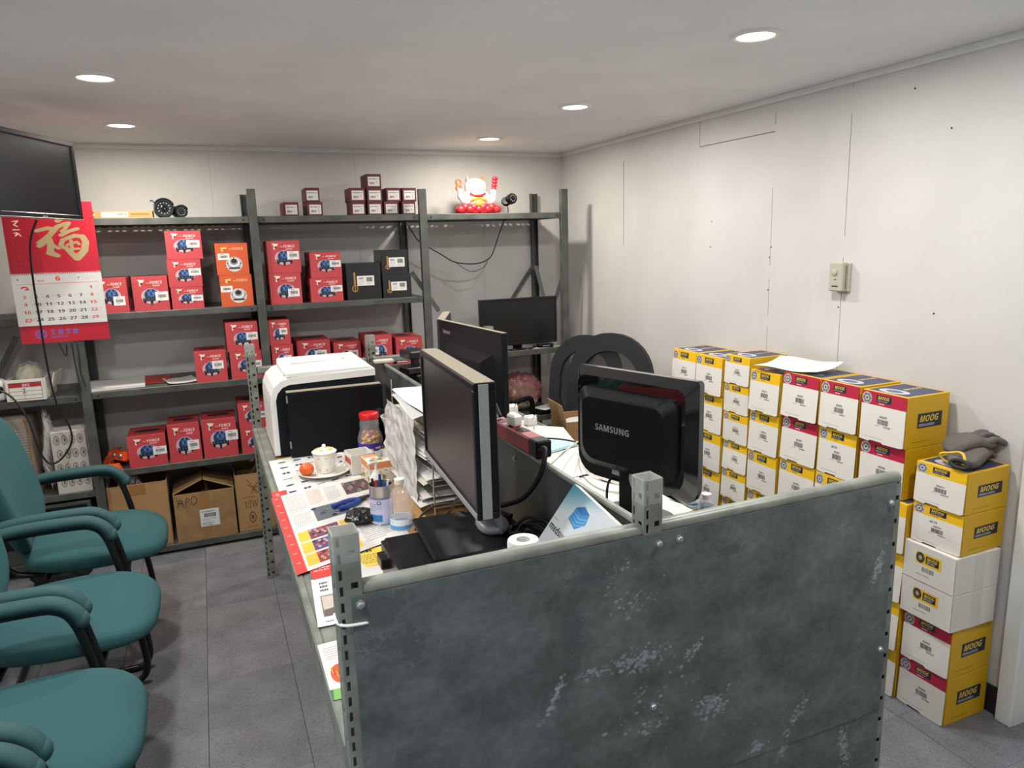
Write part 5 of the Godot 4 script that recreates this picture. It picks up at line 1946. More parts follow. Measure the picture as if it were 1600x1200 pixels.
func office_chair(label: String, pos: Vector3, yaw: float, hs: float, meshback: bool) -> void:
	# the sitter looks to local +x
	var o := thing("office_chair", label, "chair", pos, deg_to_rad(yaw))
	var s := ST()
	blob(s, Vector3(0.235, 0.045, 0.235), 0.65, 0.6, 32, 14, T(Vector3(0.02, 0.47, 0)))
	mi("seat", s, M.foam_black, o)
	# oval back: padded frame and net in it
	var X := T(Vector3(-0.25, 0.84 * hs, 0), 0, 90, 0) * T(Vector3.ZERO, -9, 0, 0)
	var outer := rrect(0.47, 0.60, 0.225, 8)
	var inner := rrect(0.33, 0.42, 0.155, 8)
	s = ST()
	loft(s, outer, outer, -0.016, 0.016, X, true, false)
	loft(s, inner, inner, 0.016, -0.016, X, true, false)
	for z in [-0.016, 0.016]:
		var nn := X.basis * Vector3(0, 0, signf(z))
		for i in outer.size():
			var j := (i + 1) % outer.size()
			var a := X * Vector3(outer[i].x, outer[i].y, z)
			var b := X * Vector3(outer[j].x, outer[j].y, z)
			var c := X * Vector3(inner[j].x, inner[j].y, z)
			var e := X * Vector3(inner[i].x, inner[i].y, z)
			tri(s, a, b, c, nn, nn, nn)
			tri(s, a, c, e, nn, nn, nn)
	mi("back_frame", s, M.foam_black, o)
	s = ST()
	prism(s, rrect(0.336, 0.426, 0.158, 8), 0.002, X)
	mi("back_mesh", s, M.mesh_cloth if meshback else M.mesh_thin, o)
	s = ST()
	tube(s, smooth_path([Vector3(-0.06, 0.42, 0), Vector3(-0.22, 0.42, 0), Vector3(-0.285, 0.5, 0), Vector3(-0.275, 0.62 * hs, 0)], 5), 0.022, 10)
	mi("back_bar", s, M.black_plastic, o)
	s = ST()
	tube(s, [Vector3(0, 0.08, 0), Vector3(0, 0.43, 0)], 0.028, 14)
	mi("gas_column", s, M.black_plastic, o)
	for k in 5:
		var a := TAU * k / 5 + 0.3
		var d := Vector3(cos(a), 0, sin(a))
		s = ST()
		tube(s, [Vector3(0, 0.10, 0), d * 0.15 + Vector3(0, 0.092, 0), d * 0.27 + Vector3(0, 0.07, 0)], 0.024, 8, true, 0.016)
		mi("base_leg", s, M.black_plastic, o)
		s = ST()
		lathe(s, [Vector2(0.0001, -0.016), Vector2(0.024, -0.016), Vector2(0.027, 0), Vector2(0.024, 0.016), Vector2(0.0001, 0.016)], 14, Transform3D(Basis(Vector3.UP.cross(d), d, Vector3.UP).orthonormalized(), d * 0.265 + Vector3(0, 0.028, 0)) * T(Vector3.ZERO, 0, 0, 90))
		mi("caster", s, M.black_plastic, o)
	for e in [-1, 1]:
		s = ST()
		tube(s, smooth_path([Vector3(-0.10, 0.45, e * 0.22), Vector3(-0.10, 0.5, e * 0.275), Vector3(-0.10, 0.63, e * 0.28), Vector3(-0.05, 0.67, e * 0.28), Vector3(0.12, 0.67, e * 0.28)], 5), 0.016, 8)
		mi("armrest", s, M.black_plastic, o)


# ---------------------------------------------------------------- monitors
# local axes: the screen looks to +z, origin at the middle of the panel's lower edge
func panel_monitor(called: String, label: String, pos: Vector3, yaw: float, w: float, h: float, depth: float, bez: float, body: Material, screen: Material) -> Node3D:
	var o := thing(called, label, "monitor" if called != "television" else "television", pos, deg_to_rad(yaw))
	var s := ST()
	# bezel ring with a recessed screen
	for r in [[Vector3(0, h - bez / 2, 0), Vector3(w, bez, depth)], [Vector3(0, bez / 2, 0), Vector3(w, bez, depth)], [Vector3(-w / 2 + bez / 2, h / 2, 0), Vector3(bez, h - 2 * bez, depth)], [Vector3(w / 2 - bez / 2, h / 2, 0), Vector3(bez, h - 2 * bez, depth)]]:
		box(s, r[0], r[1], 0.002)
	mi("bezel", s, body, o)
	s = ST()
	box(s, Vector3(0, h / 2, depth / 2 - 0.006), Vector3(w - 2 * bez + 0.002, h - 2 * bez + 0.002, 0.004))
	mi("screen", s, screen, o)
	s = ST()
	box(s, Vector3(0, h / 2, -depth / 2 + 0.002), Vector3(w - 0.004, h - 0.004, 0.006), 0.002)
	mi("rear_cover", s, M.black_plastic, o)
	return o


func build_monitors() -> void:
	# computer lying flat on the near end of the left board
	var t := thing("desktop_computer", "black desktop computer lying flat with a red sticker on top", "computer", Vector3(0.525, DESK, -1.455))
	var s := ST()
	box(s, Vector3(0, 0.056, 0), Vector3(0.345, 0.1, 0.53), 0.004)
	mi("case", s, M.black_plastic, t)
	s = ST()
	for x in [-0.14, 0.14]:
		for z in [-0.22, 0.22]:
			box(s, Vector3(x, 0.003, z), Vector3(0.03, 0.006, 0.03), 0.001)
	mi("foot", s, M.rubber, t)
	s = ST()
	box(s, Vector3(-0.176, 0.056, 0), Vector3(0.012, 0.094, 0.52), 0.003)
	mi("front_bezel", s, M.black_satin, t)
	s = ST()
	box(s, Vector3(-0.19, 0.075, -0.2), Vector3(0.022, 0.03, 0.05), 0.003)
	mi("drive_knob", s, M.black_satin, t)
	s = ST()
	box(s, Vector3(-0.075, 0.1065, 0.02), Vector3(0.075, 0.0008, 0.06), 0.0, T(Vector3.ZERO, 0, -4, 0))
	mi("sticker", s, M.red_sticker, t)
	# large monitor on it, seen almost from its edge
	var yaw := -94.2
	var o := panel_monitor("desk_monitor", "large dusty silver edged monitor standing on the flat black computer", Vector3(0.533, 1.012, -1.655), yaw, 0.545, 0.30, 0.05, 0.016, M.black_plastic, M.screen_dusty)
	for e in [-0.2735, 0.2735]:
		s = ST()
		box(s, Vector3(e, 0.15, 0.003), Vector3(0.003, 0.296, 0.022), 0.001)
		mi("silver_edge", s, M.silver_plastic, o)
	s = ST()
	box(s, Vector3(0, 0.008, 0.0258), Vector3(0.54, 0.014, 0.003), 0.001)
	mi("lower_bezel", s, M.silver_plastic, o)
	s = ST()
	box(s, Vector3(0, 0.3009, -0.001), Vector3(0.54, 0.0014, 0.044), 0.0004)
	tag(mi("dust_layer", s, M.dust, o), "thick pale dust on the monitor's top")
	s = ST()
	bar(s, Vector3(0.03, -0.122, -0.085), Vector3(0.03, 0.26, -0.05), 0.11, 0.012, 0.003, Vector3(1, 0, 0))
	mi("stand_column", s, M.silver_plastic, o)
	s = ST()
	box(s, Vector3(0.03, 0.14, -0.042), Vector3(0.13, 0.13, 0.04), 0.006)
	mi("mount_block", s, M.black_plastic, o)
	s = ST()
	box(s, Vector3(0.02, -0.130, -0.005), Vector3(0.27, 0.014, 0.21), 0.004)
	mi("stand_base", s, M.black_plastic, o)
	s = ST()
	blob(s, Vector3(0.055, 0.016, 0.04), 0.8, 0.7, 20, 10, T(Vector3(0.03, -0.112, -0.078)))
	mi("stand_foot", s, M.silver_plastic, o)
	# monitor on the white board, its back to the partition
	o = panel_monitor("desk_monitor", "thin black monitor with a slim hump turned away behind the partition", Vector3(0.925, 0.965, -2.63), 94.6, 0.59, 0.318, 0.022, 0.014, M.black_plastic, M.screen_matte)
	s = ST()
	loft(s, PackedVector2Array([Vector2(-0.22, 0.06), Vector2(0.22, 0.06), Vector2(0.22, 0.235), Vector2(-0.22, 0.235)]), PackedVector2Array([Vector2(-0.17, 0.08), Vector2(0.17, 0.08), Vector2(0.17, 0.20), Vector2(-0.17, 0.20)]), -0.010, -0.042, T())
	mi("rear_hump", s, M.black_plastic, o)
	s = ST()
	box(s, Vector3(0, 0.3186, 0), Vector3(0.586, 0.0012, 0.018))
	tag(mi("dust_layer", s, M.dust, o), "pale dust on the monitor's top edge")
	text_part("lettering", "lenovo", 0.017, M.silver_plastic, o, T(Vector3(0.21, 0.275, -0.0125), 0, 180, 0))
	s = ST()
	bar(s, Vector3(0, -0.188, -0.05), Vector3(0, 0.17, -0.036), 0.09, 0.014, 0.003, Vector3(1, 0, 0))
	mi("stand_column", s, M.black_plastic, o)
	s = ST()
	box(s, Vector3(0, -0.192, 0), Vector3(0.24, 0.012, 0.18), 0.004)
	mi("stand_base", s, M.black_plastic, o)
	# glossy monitor on the white board, rear towards the aisle
	o = thing("desk_monitor", "glossy black monitor with a vented curved back on the white board", "monitor", Vector3(1.12, 0.862, -1.766), deg_to_rad(108.0))
	var W := 0.448
	var H := 0.355
	s = ST()
	var big := rrect(W, H, 0.012, 5, 0.055)
	var mid := rrect(W - 0.006, H - 0.006, 0.012, 5, 0.055)
	var X := T(Vector3(0, H / 2, 0))
	loft(s, mid, big, 0.022, 0.018, X, true)
	loft(s, big, big, 0.018, -0.002, X, true, false)
	loft(s, big, rrect(W - 0.05, H - 0.045, 0.03, 5, 0.07), -0.002, -0.032, X, true)
	mi("shell", s, M.black_gloss, o)
	s = ST()
	box(s, Vector3(0, H / 2 + 0.012, 0.0222), Vector3(W - 0.036, H - 0.064, 0.001))
	mi("screen", s, M.screen_matte, o)
	s = ST()
	var hump := rrect(W - 0.085, H - 0.115, 0.03, 5, 0.05)
	var hump2 := rrect(W - 0.15, H - 0.165, 0.03, 5, 0.05)
	loft(s, hump, hump, -0.028, -0.042, X * T(Vector3(0, 0.004, 0)), true, false)
	loft(s, hump, hump2, -0.042, -0.066, X * T(Vector3(0, 0.004, 0)), true)
	mi("rear_hump", s, M.black_plastic, o)
	for k in 44:
		s = ST() if k == 0 else s
		box(s, Vector3.ZERO, Vector3(0.0022, 0.022, 0.0016), 0.0, T(Vector3(-0.125 + k * 0.0058, H / 2 + 0.1115, -0.0540), 45, 0, 0))
	mi("vent_slots", s, M.gap_dark, o)
	text_part("lettering", "SAMSUNG", 0.019, M.silver_plastic, o, X * T(Vector3(0.03, 0.012, -0.0664), 0, 180, 0), true, 1.05)
	s = ST()
	box(s, Vector3(0.02, 0.052, -0.0345), Vector3(0.075, 0.018, 0.001), 0.0)
	mi("rating_label", s, M.silver_plastic, o)
	s = ST()
	box(s, Vector3(0.2235, 0.275, 0.006), Vector3(0.001, 0.045, 0.018))
	tag(mi("tape_strip", s, M.paper_old, o), "cream tape on the monitor's edge")
	s = ST()
	lathe(s, [Vector2(0.05, 0), Vector2(0.046, 0.012), Vector2(0.03, 0.016), Vector2(0.0001, 0.017)], 24, T(Vector3(-0.06, 0.05, -0.030), -90, 0, 0))
	mi("pivot_cap", s, M.silver_plastic, o)
	s = ST()
	bar(s, Vector3(0, -0.08, -0.02), Vector3(0, 0.08, -0.02), 0.07, 0.03, 0.006, Vector3(1, 0, 0))
	mi("stand_column", s, M.black_plastic, o)
	s = ST()
	prism(s, rrect(0.24, 0.19, 0.08, 8), 0.014, T(Vector3(0, -0.087, 0), 90, 0, 0), true)
	mi("stand_base", s, M.black_gloss, o)
	# monitor on the shelving by the corner
	o = panel_monitor("shelf_monitor", "wide black monitor facing out from the corner shelf", Vector3(1.775, 0.962, -4.135), -1.0, 0.515, 0.29, 0.03, 0.013, M.black_satin, M.screen_matte)
	s = ST()
	box(s, Vector3(0, 0.006, -0.03), Vector3(0.06, 0.05, 0.02), 0.003)
	mi("stand_column", s, M.black_plastic, o)
	s = ST()
	prism(s, rrect(0.24, 0.14, 0.06, 6), 0.012, T(Vector3(0, -0.0255, -0.035), 90, 0, 0), true)
	mi("stand_base", s, M.black_gloss, o)
	# television on an arm from the left wall
	var tw := 0.53
	var tn := Vector3(sin(deg_to_rad(68.3)), 0, cos(deg_to_rad(68.3)))
	var tx := Vector3(cos(deg_to_rad(68.3)), 0, -sin(deg_to_rad(68.3)))
	var c := Vector3(-0.466, 1.737, -3.61) - tx * (tw / 2)
	o = panel_monitor("television", "black flat television on a wall arm above the green chairs", c, 68.3, tw, 0.312, 0.05, 0.018, M.black_satin, M.screen_matte)
	s = ST()
	box(s, Vector3(0, 0.0, 0.004), Vector3(tw, 0.002, 0.046), 0.0005)
	mi("lower_trim", s, M.silver_plastic, o)
	s = ST()
	box(s, Vector3(0, 0.15, -0.034), Vector3(0.2, 0.14, 0.024), 0.003)
	mi("mount_plate", s, M.black_plastic, o)
	s = ST()
	var wl := o.transform.affine_inverse() * Vector3(WALL_L, c.y + 0.15, c.z + 0.12)
	bar(s, Vector3(0, 0.15, -0.04), wl, 0.05, 0.03, 0.003)
	mi("wall_arm", s, M.black_plastic, o)
	s = ST()
	box(s, Vector3(0, 0.006, 0.0256), Vector3(0.03, 0.005, 0.001))
	mi("badge", s, M.silver_plastic, o)
	# slim panel seen edge on at the far end of the desk
	o = thing("spare_monitor", "slim dusty grey monitor standing edge on at the desk's far end", "monitor", Vector3(1.045, DESK, -3.34), deg_to_rad(68.0))
	s = ST()
	box(s, Vector3(0, 0.325, 0), Vector3(0.36, 0.33, 0.04), 0.004)
	mi("shell", s, M.steel_dark, o)
	s = ST()
	box(s, Vector3(0, 0.4907, 0), Vector3(0.355, 0.0014, 0.036))
	tag(mi("dust_layer", s, M.dust, o), "pale dust on the monitor's top edge")
	s = ST()
	box(s, Vector3(0, 0.09, 0), Vector3(0.07, 0.16, 0.02), 0.003)
	box(s, Vector3(0, 0.006, 0), Vector3(0.2, 0.012, 0.14), 0.003)
	mi("stand", s, M.black_plastic, o)


# ---------------------------------------------------------------- calendar, cables and goods at the left end of the shelving
func build_left_corner() -> void:
	var o := thing("wall_calendar", "red Chinese calendar with gold character and June page", "calendar", Vector3(-0.645, 1.18, -4.068), 0.0)
	o.rotation.z = deg_to_rad(0.0)
	var W := 0.372
	var s := ST()
	box(s, Vector3(0, 0.66 - 0.165, 0), Vector3(W, 0.33, 0.0016))
	mi("head_sheet", s, M.calendar_head, o)
	s = ST()
	box(s, Vector3(0.001, 0.085 + 0.1225, 0.003), Vector3(W, 0.245, 0.005))
	mi("month_pad", s, M.calendar_month, o)
	s = ST()
	box(s, Vector3(0.002, 0.0425, 0.0005), Vector3(W, 0.085, 0.0016))
	mi("foot_strip", s, M.calendar_foot, o)
	s = ST()
	for k in 34:
		var ring := []
		for i in 9:
			ring.append(Vector3(-W / 2 + 0.01 + k * 0.0106, 0.331 + sin(i * TAU / 8) * 0.004, 0.003 + cos(i * TAU / 8) * 0.005))
		tube(s, ring, 0.0007, 4, false)
	mi("wire_binding", s, M.chrome, o)
	# power cable from the television, slung to a loop
	s = ST()
	var pts := [Vector3(-0.60, 1.74, -3.53)]
	for p in [[47, 380, -3.62], [52, 440, -3.8], [62, 500, -3.9], [70, 550, -3.95], [80, 600, -3.98], [92, 640, -4.0], [108, 665, -4.02], [112, 690, -4.03], [98, 715, -4.03], [80, 725, -4.03], [66, 712, -4.02], [56, 690, -4.0], [46, 660, -4.0], [30, 634, -4.0], [12, 616, -4.0], [-14, 606, -4.0]]:
		pts.append(at(p[0], p[1], 2, p[2]))
	tube(s, smooth_path(pts, 5), 0.0046, 8)
	tag(mi("television_cable", s, M.cable_black, self), "black cable hanging from the television in a long loop", "cable")
	s = ST()
	for q in [[[92, 536], [98, 548], [104, 556], [104, 538]], [[112, 536], [116, 560], [122, 590], [128, 612]], [[120, 536], [124, 556], [126, 580], [134, 604]]]:
		var pp := []
		for p in q: pp.append(at(p[0], p[1], 2, -4.04))
		tube(s, smooth_path(pp, 5), 0.003, 6)
	tag(mi("hanging_wires", s, M.cable_black, self), "bundle of thin black wires hanging below the red calendar", "cable")
	# file carton with bagged goods
	var y := 0.905
	o = thing("file_carton", "open white file carton with red band and DFC lettering", "carton", Vector3(-0.842, y, -4.19), deg_to_rad(-3))
	s = ST()
	open_box(s, 0.165, 0.105, 0.22, 0.004)
	mi("body", s, M.carton_white, o)
	s = ST()
	box(s, Vector3(0, 0.05, 0.1108), Vector3(0.16, 0.098, 0.0012))
	mi("front_print", s, M.file_carton, o)
	s = ST()
	box(s, Vector3(0.092, 0.115, 0.02), Vector3(0.004, 0.07, 0.17), 0.001, T(Vector3.ZERO, 0, 0, -14))
	mi("flap", s, M.carton_white, o)
	var nz := FastNoiseLite.new()
	nz.seed = 31
	nz.frequency = 34.0
	var wob := func(p: Vector3) -> Vector3: return p * (1.0 + 0.22 * nz.get_noise_3dv(p) + 0.08 * nz.get_noise_3dv(p * 3.0))
	o = thing("bagged_cloth", "cream cloth in a clear bag heaped in the file carton", "bag", Vector3(-0.845, y + 0.03, -4.19))
	s = ST()
	blob(s, Vector3(0.056, 0.062, 0.07), 0.9, 1.0, 36, 22, T(Vector3(0, 0.068, 0)), wob)
	mi("cloth", s, M.cloth_cream, o)
	s = ST()
	blob(s, Vector3(0.06, 0.068, 0.076), 0.9, 1.0, 36, 22, T(Vector3(0.004, 0.076, 0)), wob)
	mi("film", s, M.plastic_film, o)
	o = thing("white_speaker", "white rounded device at the very end of the middle shelf", "speaker", Vector3(-0.967, y + 0.001, -4.14))
	s = ST()
	blob(s, Vector3(0.035, 0.055, 0.035), 0.7, 0.6, 24, 16, T(Vector3(0, 0.055, 0)))
	mi("shell", s, M.white_plastic, o)
	s = ST()
	lathe(s, [Vector2(0.02, 0), Vector2(0.018, 0.003), Vector2(0.0001, 0.004)], 16, T(Vector3(0.006, 0.06, 0.0335), 90, 0, 0))
	mi("grille", s, M.black_plastic, o)
	# low shelf of the end bay
	y = 0.41
	o = thing("wrapped_carton", "shrink wrapped carton with blue label on the end shelf", "carton", Vector3(-1.005, y, -4.215), deg_to_rad(-3))
	s = ST()
	box(s, Vector3(0, 0.2, 0), Vector3(0.28, 0.40, 0.2), 0.006)
	mi("body", s, M.cardboard_dark, o)
	s = ST()
	for k in 17:
		box(s, Vector3(0.04, 0.12 + k * 0.014, 0.1015), Vector3(0.19, 0.006, 0.003), 0.001)
	mi("grille_slat", s, M.silver_plastic, o)
	s = ST()
	box(s, Vector3(0.06, 0.30, 0.1036), Vector3(0.07, 0.07, 0.001))
	mi("label", s, M.paper_blue, o)
	s = ST()
	blob(s, Vector3(0.145, 0.205, 0.106), 0.2, 0.2, 40, 24, T(Vector3(0, 0.213, 0)), func(p: Vector3) -> Vector3: return p * (1.0 + 0.02 * nz.get_noise_3dv(p * 2.0)))
	mi("shrink_wrap", s, M.plastic_film, o)
	o = thing("parts_picture_carton", "grey carton printed all over with pictures of round parts", "carton", Vector3(-0.708, y, -4.17), deg_to_rad(2))
	s = ST()
	box(s, Vector3(0, 0.16, -0.001), Vector3(0.15, 0.32, 0.14), 0.0015)
	mi("body", s, M.carton_white, o)
	s = ST()
	box(s, Vector3(0, 0.16, 0.0698), Vector3(0.148, 0.318, 0.0012))
	mi("front_print", s, M.parts_carton, o)
	o = thing("wrapped_bundle", "twisted clear plastic bundle wedged between the end shelf cartons", "bag", Vector3(-0.815, y, -4.2))
	s = ST()
	blob(s, Vector3(0.022, 0.19, 0.06), 0.9, 0.9, 28, 30, T(Vector3(0.002, 0.225, 0), 0, 0, -3), func(p: Vector3) -> Vector3: return p * (1.0 + 0.35 * nz.get_noise_3dv(p * 1.6)) + Vector3(0.008 * sin(p.y * 22.0), 0, 0))
	mi("film", s, M.bag_film, o)
	# dark drawer box under the low shelf
	o = thing("drawer_cabinet", "dark grey steel drawer box under the end shelf", "cabinet", Vector3(-0.88, 0.07, -4.2))
	s = ST()
	box(s, Vector3(0, 0.145, 0), Vector3(0.46, 0.29, 0.2), 0.003)
	mi("body", s, M.steel_paint, o)
	for k in 1:
		s = ST()
		box(s, Vector3(0.0, 0.18, 0.102), Vector3(0.43, 0.19, 0.006), 0.002)
		mi("drawer_front", s, M.navy_plastic, o)
	o = thing("black_bag", "black bag slumped in front of the grey drawer box", "bag", Vector3(-0.79, 0.0, -3.93))
	s = ST()
	blob(s, Vector3(0.13, 0.075, 0.07), 0.9, 0.9, 30, 16, T(Vector3(0, 0.073, 0)), wob)
	mi("film", s, M.foam_black, o)


# ---------------------------------------------------------------- goods on the tan board
func sheet_on(called: String, label: String, corners: Array, m: Material, lift: float, wave := 0.002, sd := 0.0) -> void:
	# corners: top-left, top-right, bottom-right, bottom-left of the print
	var a: Vector3 = corners[0]
	var b: Vector3 = corners[1]
	var c: Vector3 = corners[2]
	var d: Vector3 = corners[3]
	var s := ST()
	patch(s, func(u: float, v: float) -> Vector3:
		var p := a.lerp(b, u).lerp(d.lerp(c, u), v)
		return Vector3(p.x, DESK + 0.0008 + lift + wave * (0.5 + 0.5 * sin(u * 5.0 + sd) * sin(v * 4.0 + sd * 1.7)), p.z), 12, 12, 0.0005)
	tag(mi(numbered(called), s, m, self), label, "paper")


func build_desk_goods() -> void:
	var D := func(px: float, py: float) -> Vector3: return on_desk(px, py)
	# printer: dark side towards the aisle's end, white shell round front and top
	var o := thing("laser_printer", "white and dark laser printer on the tan desk board", "printer", Vector3(0.41, DESK, -3.16))
	var s := ST()
	prism(s, PackedVector2Array([Vector2(-0.2, 0.006), Vector2(0.2, 0.006), Vector2(0.2, 0.304), Vector2(-0.14, 0.298), Vector2(-0.17, 0.288), Vector2(-0.192, 0.264), Vector2(-0.2, 0.235)]), 0.40, T())
	mi("body", s, M.navy_plastic, o)
	s = ST()
	# shell profile in x,y swept along z: front wall and rounded top
	var prof := PackedVector2Array([Vector2(-0.218, 0.012), Vector2(-0.196, 0.012), Vector2(-0.196, 0.235), Vector2(-0.188, 0.262), Vector2(-0.168, 0.285), Vector2(-0.14, 0.295), Vector2(0.205, 0.302), Vector2(0.205, 0.330), Vector2(-0.135, 0.322), Vector2(-0.172, 0.312), Vector2(-0.200, 0.288), Vector2(-0.214, 0.255), Vector2(-0.218, 0.22)])
	prism(s, prof, 0.412, T(), false)
	mi("shell", s, M.white_plastic, o)
	s = ST()
	box(s, Vector3(0.02, 0.333, 0.165), Vector3(0.34, 0.02, 0.07), 0.004)
	box(s, Vector3(0.02, 0.336, -0.17), Vector3(0.34, 0.026, 0.06), 0.006)
	box(s, Vector3(-0.13, 0.332, -0.005), Vector3(0.05, 0.022, 0.27), 0.004)
	box(s, Vector3(0.165, 0.334, -0.005), Vector3(0.05, 0.026, 0.27), 0.004)
	mi("output_tray", s, M.white_plastic, o)
	s = ST()
	box(s, Vector3(0.03, 0.140, 0.226), Vector3(0.385, 0.262, 0.045), 0.006)
	mi("side_cover", s, M.black_plastic, o)
	s = ST()
	box(s, Vector3(0.03, 0.272, 0.226), Vector3(0.375, 0.002, 0.04))
	tag(mi("cover_edge", s, M.dust, o), "dusty grey top edge of the side cover")
	s = ST()
	box(s, Vector3(0.20, 0.15, 0.250), Vector3(0.022, 0.04, 0.003), 0.001)
	box(s, Vector3(0.218, 0.15, 0.2495), Vector3(0.008, 0.03, 0.003), 0.001)
	mi("port_panel", s, M.steel_dark, o)
	s = ST()
	for y in [0.06, 0.245]:
		box(s, Vector3(-0.158, y, 0.250), Vector3(0.006, 0.03, 0.006), 0.002)
	mi("hinge", s, M.silver_plastic, o)

	# printed matter
	sheet_on("tool_flyer", "flyer with rows of dark tools under the cup's saucer", [D.call(420, 722), D.call(545, 700), D.call(568, 752), D.call(444, 792)], M.tool_flyer, 0.001, 0.002, 0.4)
	sheet_on("sale_sheet", "yellow and red sale sheet beneath the tool flyer", [D.call(424, 770), D.call(560, 742), D.call(575, 760), D.call(432, 800)], M.sale_sheet, 0.0, 0.001, 1.0)
	sheet_on("newspaper", "open newspaper with red margin spread across the tan board", [D.call(424, 782), D.call(580, 745), D.call(640, 838), D.call(464, 902)], M.news_red, 0.0045, 0.003, 0.8)
	sheet_on("newspaper", "second newspaper sheet lying by the corner post under the others", [D.call(470, 862), D.call(600, 838), D.call(640, 872), D.call(490, 908)], M.sale_sheet, 0.002, 0.001, 2.2)
	sheet_on("brochure", "white brochure with a brown photograph beside the corner post", [D.call(486, 908), D.call(540, 896), D.call(566, 968), D.call(497, 982)], M.brochure, 0.0015, 0.001, 0.1)
	sheet_on("white_leaflet", "white leaflet under the flat computer's front", [D.call(548, 868), D.call(596, 858), D.call(612, 940), D.call(552, 950)], M.paper, 0.0012, 0.001, 0.3)
	sheet_on("food_flyer", "flyer with a dish of red food at the near desk corner", [D.call(496, 1010), D.call(540, 998), D.call(560, 1086), D.call(520, 1096)], M.food_flyer, 0.001, 0.001, 0.5)

	# saucer, cup, orange
	var c: Vector3 = D.call(507, 742)
	c.y = DESK + 0.0065
	o = thing("saucer", "cream saucer with thin brown rim under the white cup", "saucer", c)
	s = ST()
	lathe(s, [Vector2(0.0001, 0.0), Vector2(0.05, 0.0), Vector2(0.055, 0.003), Vector2(0.092, 0.011), Vector2(0.094, 0.013), Vector2(0.090, 0.0135), Vector2(0.055, 0.006), Vector2(0.0001, 0.004)], 40)
	mi("dish", s, M.ceramic, o)
	s = ST()
	var rim := []
	for k in 41:
		rim.append(Vector3(cos(k * TAU / 40), 0, sin(k * TAU / 40)) * 0.093 + Vector3(0, 0.0125, 0))
	tube(s, rim, 0.0016, 6, false)
	mi("rim_line", s, M.paper_old, o)
	var cup := thing("lidded_cup", "white polka dot cup with a lid on the saucer", "cup", c + Vector3(0.006, 0.0045, -0.004))
	s = ST()
	lathe(s, [Vector2(0.0001, 0), Vector2(0.030, 0), Vector2(0.033, 0.004), Vector2(0.040, 0.04), Vector2(0.0415, 0.075), Vector2(0.0395, 0.075), Vector2(0.037, 0.03), Vector2(0.0001, 0.008)], 36)
	mi("cup_body", s, M.ceramic, cup)
	s = ST()
	tube(s, smooth_path([Vector3(0.039, 0.062, 0.01), Vector3(0.06, 0.064, 0.016), Vector3(0.068, 0.045, 0.018), Vector3(0.06, 0.024, 0.015), Vector3(0.036, 0.018, 0.009)], 6), 0.005, 10)
	mi("handle", s, M.ceramic, cup)
	s = ST()
	lathe(s, [Vector2(0.0445, 0.0745), Vector2(0.0455, 0.079), Vector2(0.036, 0.086), Vector2(0.008, 0.090), Vector2(0.006, 0.094), Vector2(0.0075, 0.101), Vector2(0.004, 0.105), Vector2(0.0001, 0.1055)], 32)
	mi("lid", s, M.ceramic, cup)
	s = ST()
	for k in 5:
		blob(s, Vector3(0.009, 0.002, 0.007), 1, 1, 10, 6, T(Vector3(cos(k * 1.3 + 0.8) * 0.026, 0.0875, sin(k * 1.3 + 0.8) * 0.026)))
	mi("lid_flower", s, M.candy_yellow, cup)
	s = ST()
	for j in 3:
		for k in 9:
			var a := TAU * (k + 0.5 * (j % 2)) / 9
			var yy := 0.016 + j * 0.022
			var r := 0.0365 + (yy - 0.01) * 0.085
			blob(s, Vector3(0.0022, 0.0022, 0.0009), 1, 1, 8, 4, Transform3D(Basis.from_euler(Vector3(0, a, 0)), Vector3(sin(a) * r, yy, cos(a) * r)))
	mi("polka_dots", s, M.steel_light, cup)
	o = thing("clementine", "small orange clementine on the saucer beside the cup", "fruit", c + Vector3(-0.064, 0.0075, 0.024))
	s = ST()
	blob(s, Vector3(0.0265, 0.0235, 0.0265), 1, 1, 24, 16, T(Vector3(0, 0.0245, 0)))
	mi("peel", s, M.orange_skin, o)
	s = ST()
	lathe(s, [Vector2(0.003, 0.047), Vector2(0.0015, 0.049), Vector2(0.0001, 0.0492)], 8)
	mi("stem_scar", s, M.tan_board, o)

	# small open carton, tissue box, candy tub, white bowl
	var b: Vector3 = D.call(553, 744)
	o = thing("small_carton", "small open white carton with a red stripe beside the cup", "carton", b + Vector3(0.032, 0.0045, -0.045), deg_to_rad(6))
	s = ST()
	open_box(s, 0.085, 0.075, 0.09, 0.002)
	mi("body", s, M.carton_white, o)
	s = ST()
	box(s, Vector3(-0.0432, 0.048, 0), Vector3(0.0008, 0.022, 0.07))
	mi("red_stripe", s, M.paper_red, o)
	b = D.call(598, 752)
	o = thing("tissue_box", "flower printed tissue box beside the small open carton", "tissue box", b + Vector3(0.01, 0.002, -0.03), deg_to_rad(4))
	s = ST()
	box(s, Vector3(0, 0.04, 0), Vector3(0.13, 0.08, 0.1), 0.002)
	mi("body", s, M.tissue_print, o)
	s = ST()
	patch(s, func(u: float, v: float) -> Vector3: return Vector3((u - 0.5) * (0.03 + 0.04 * v), 0.079 + v * 0.03, 0.01 * sin(u * 9.0) + 0.008 * v), 10, 6, 0.0006, Vector3.BACK)
	mi("tissue", s, M.paper, o)
	b = Vector3(0.556, DESK, -2.85)
	o = thing("candy_tub", "clear candy tub with red lid behind the tissue box", "jar", b)
	s = ST()
	lathe(s, [Vector2(0.0001, 0), Vector2(0.046, 0), Vector2(0.05, 0.006), Vector2(0.05, 0.07), Vector2(0.046, 0.085), Vector2(0.038, 0.105), Vector2(0.04, 0.125), Vector2(0.037, 0.14), Vector2(0.036, 0.15)], 32)
	mi("tub_wall", s, M.clear_plastic, o)
	s = ST()
	lathe(s, [Vector2(0.0505, 0.016), Vector2(0.0505, 0.052)], 32, T(), Rect2(0, 0, 1, 1))
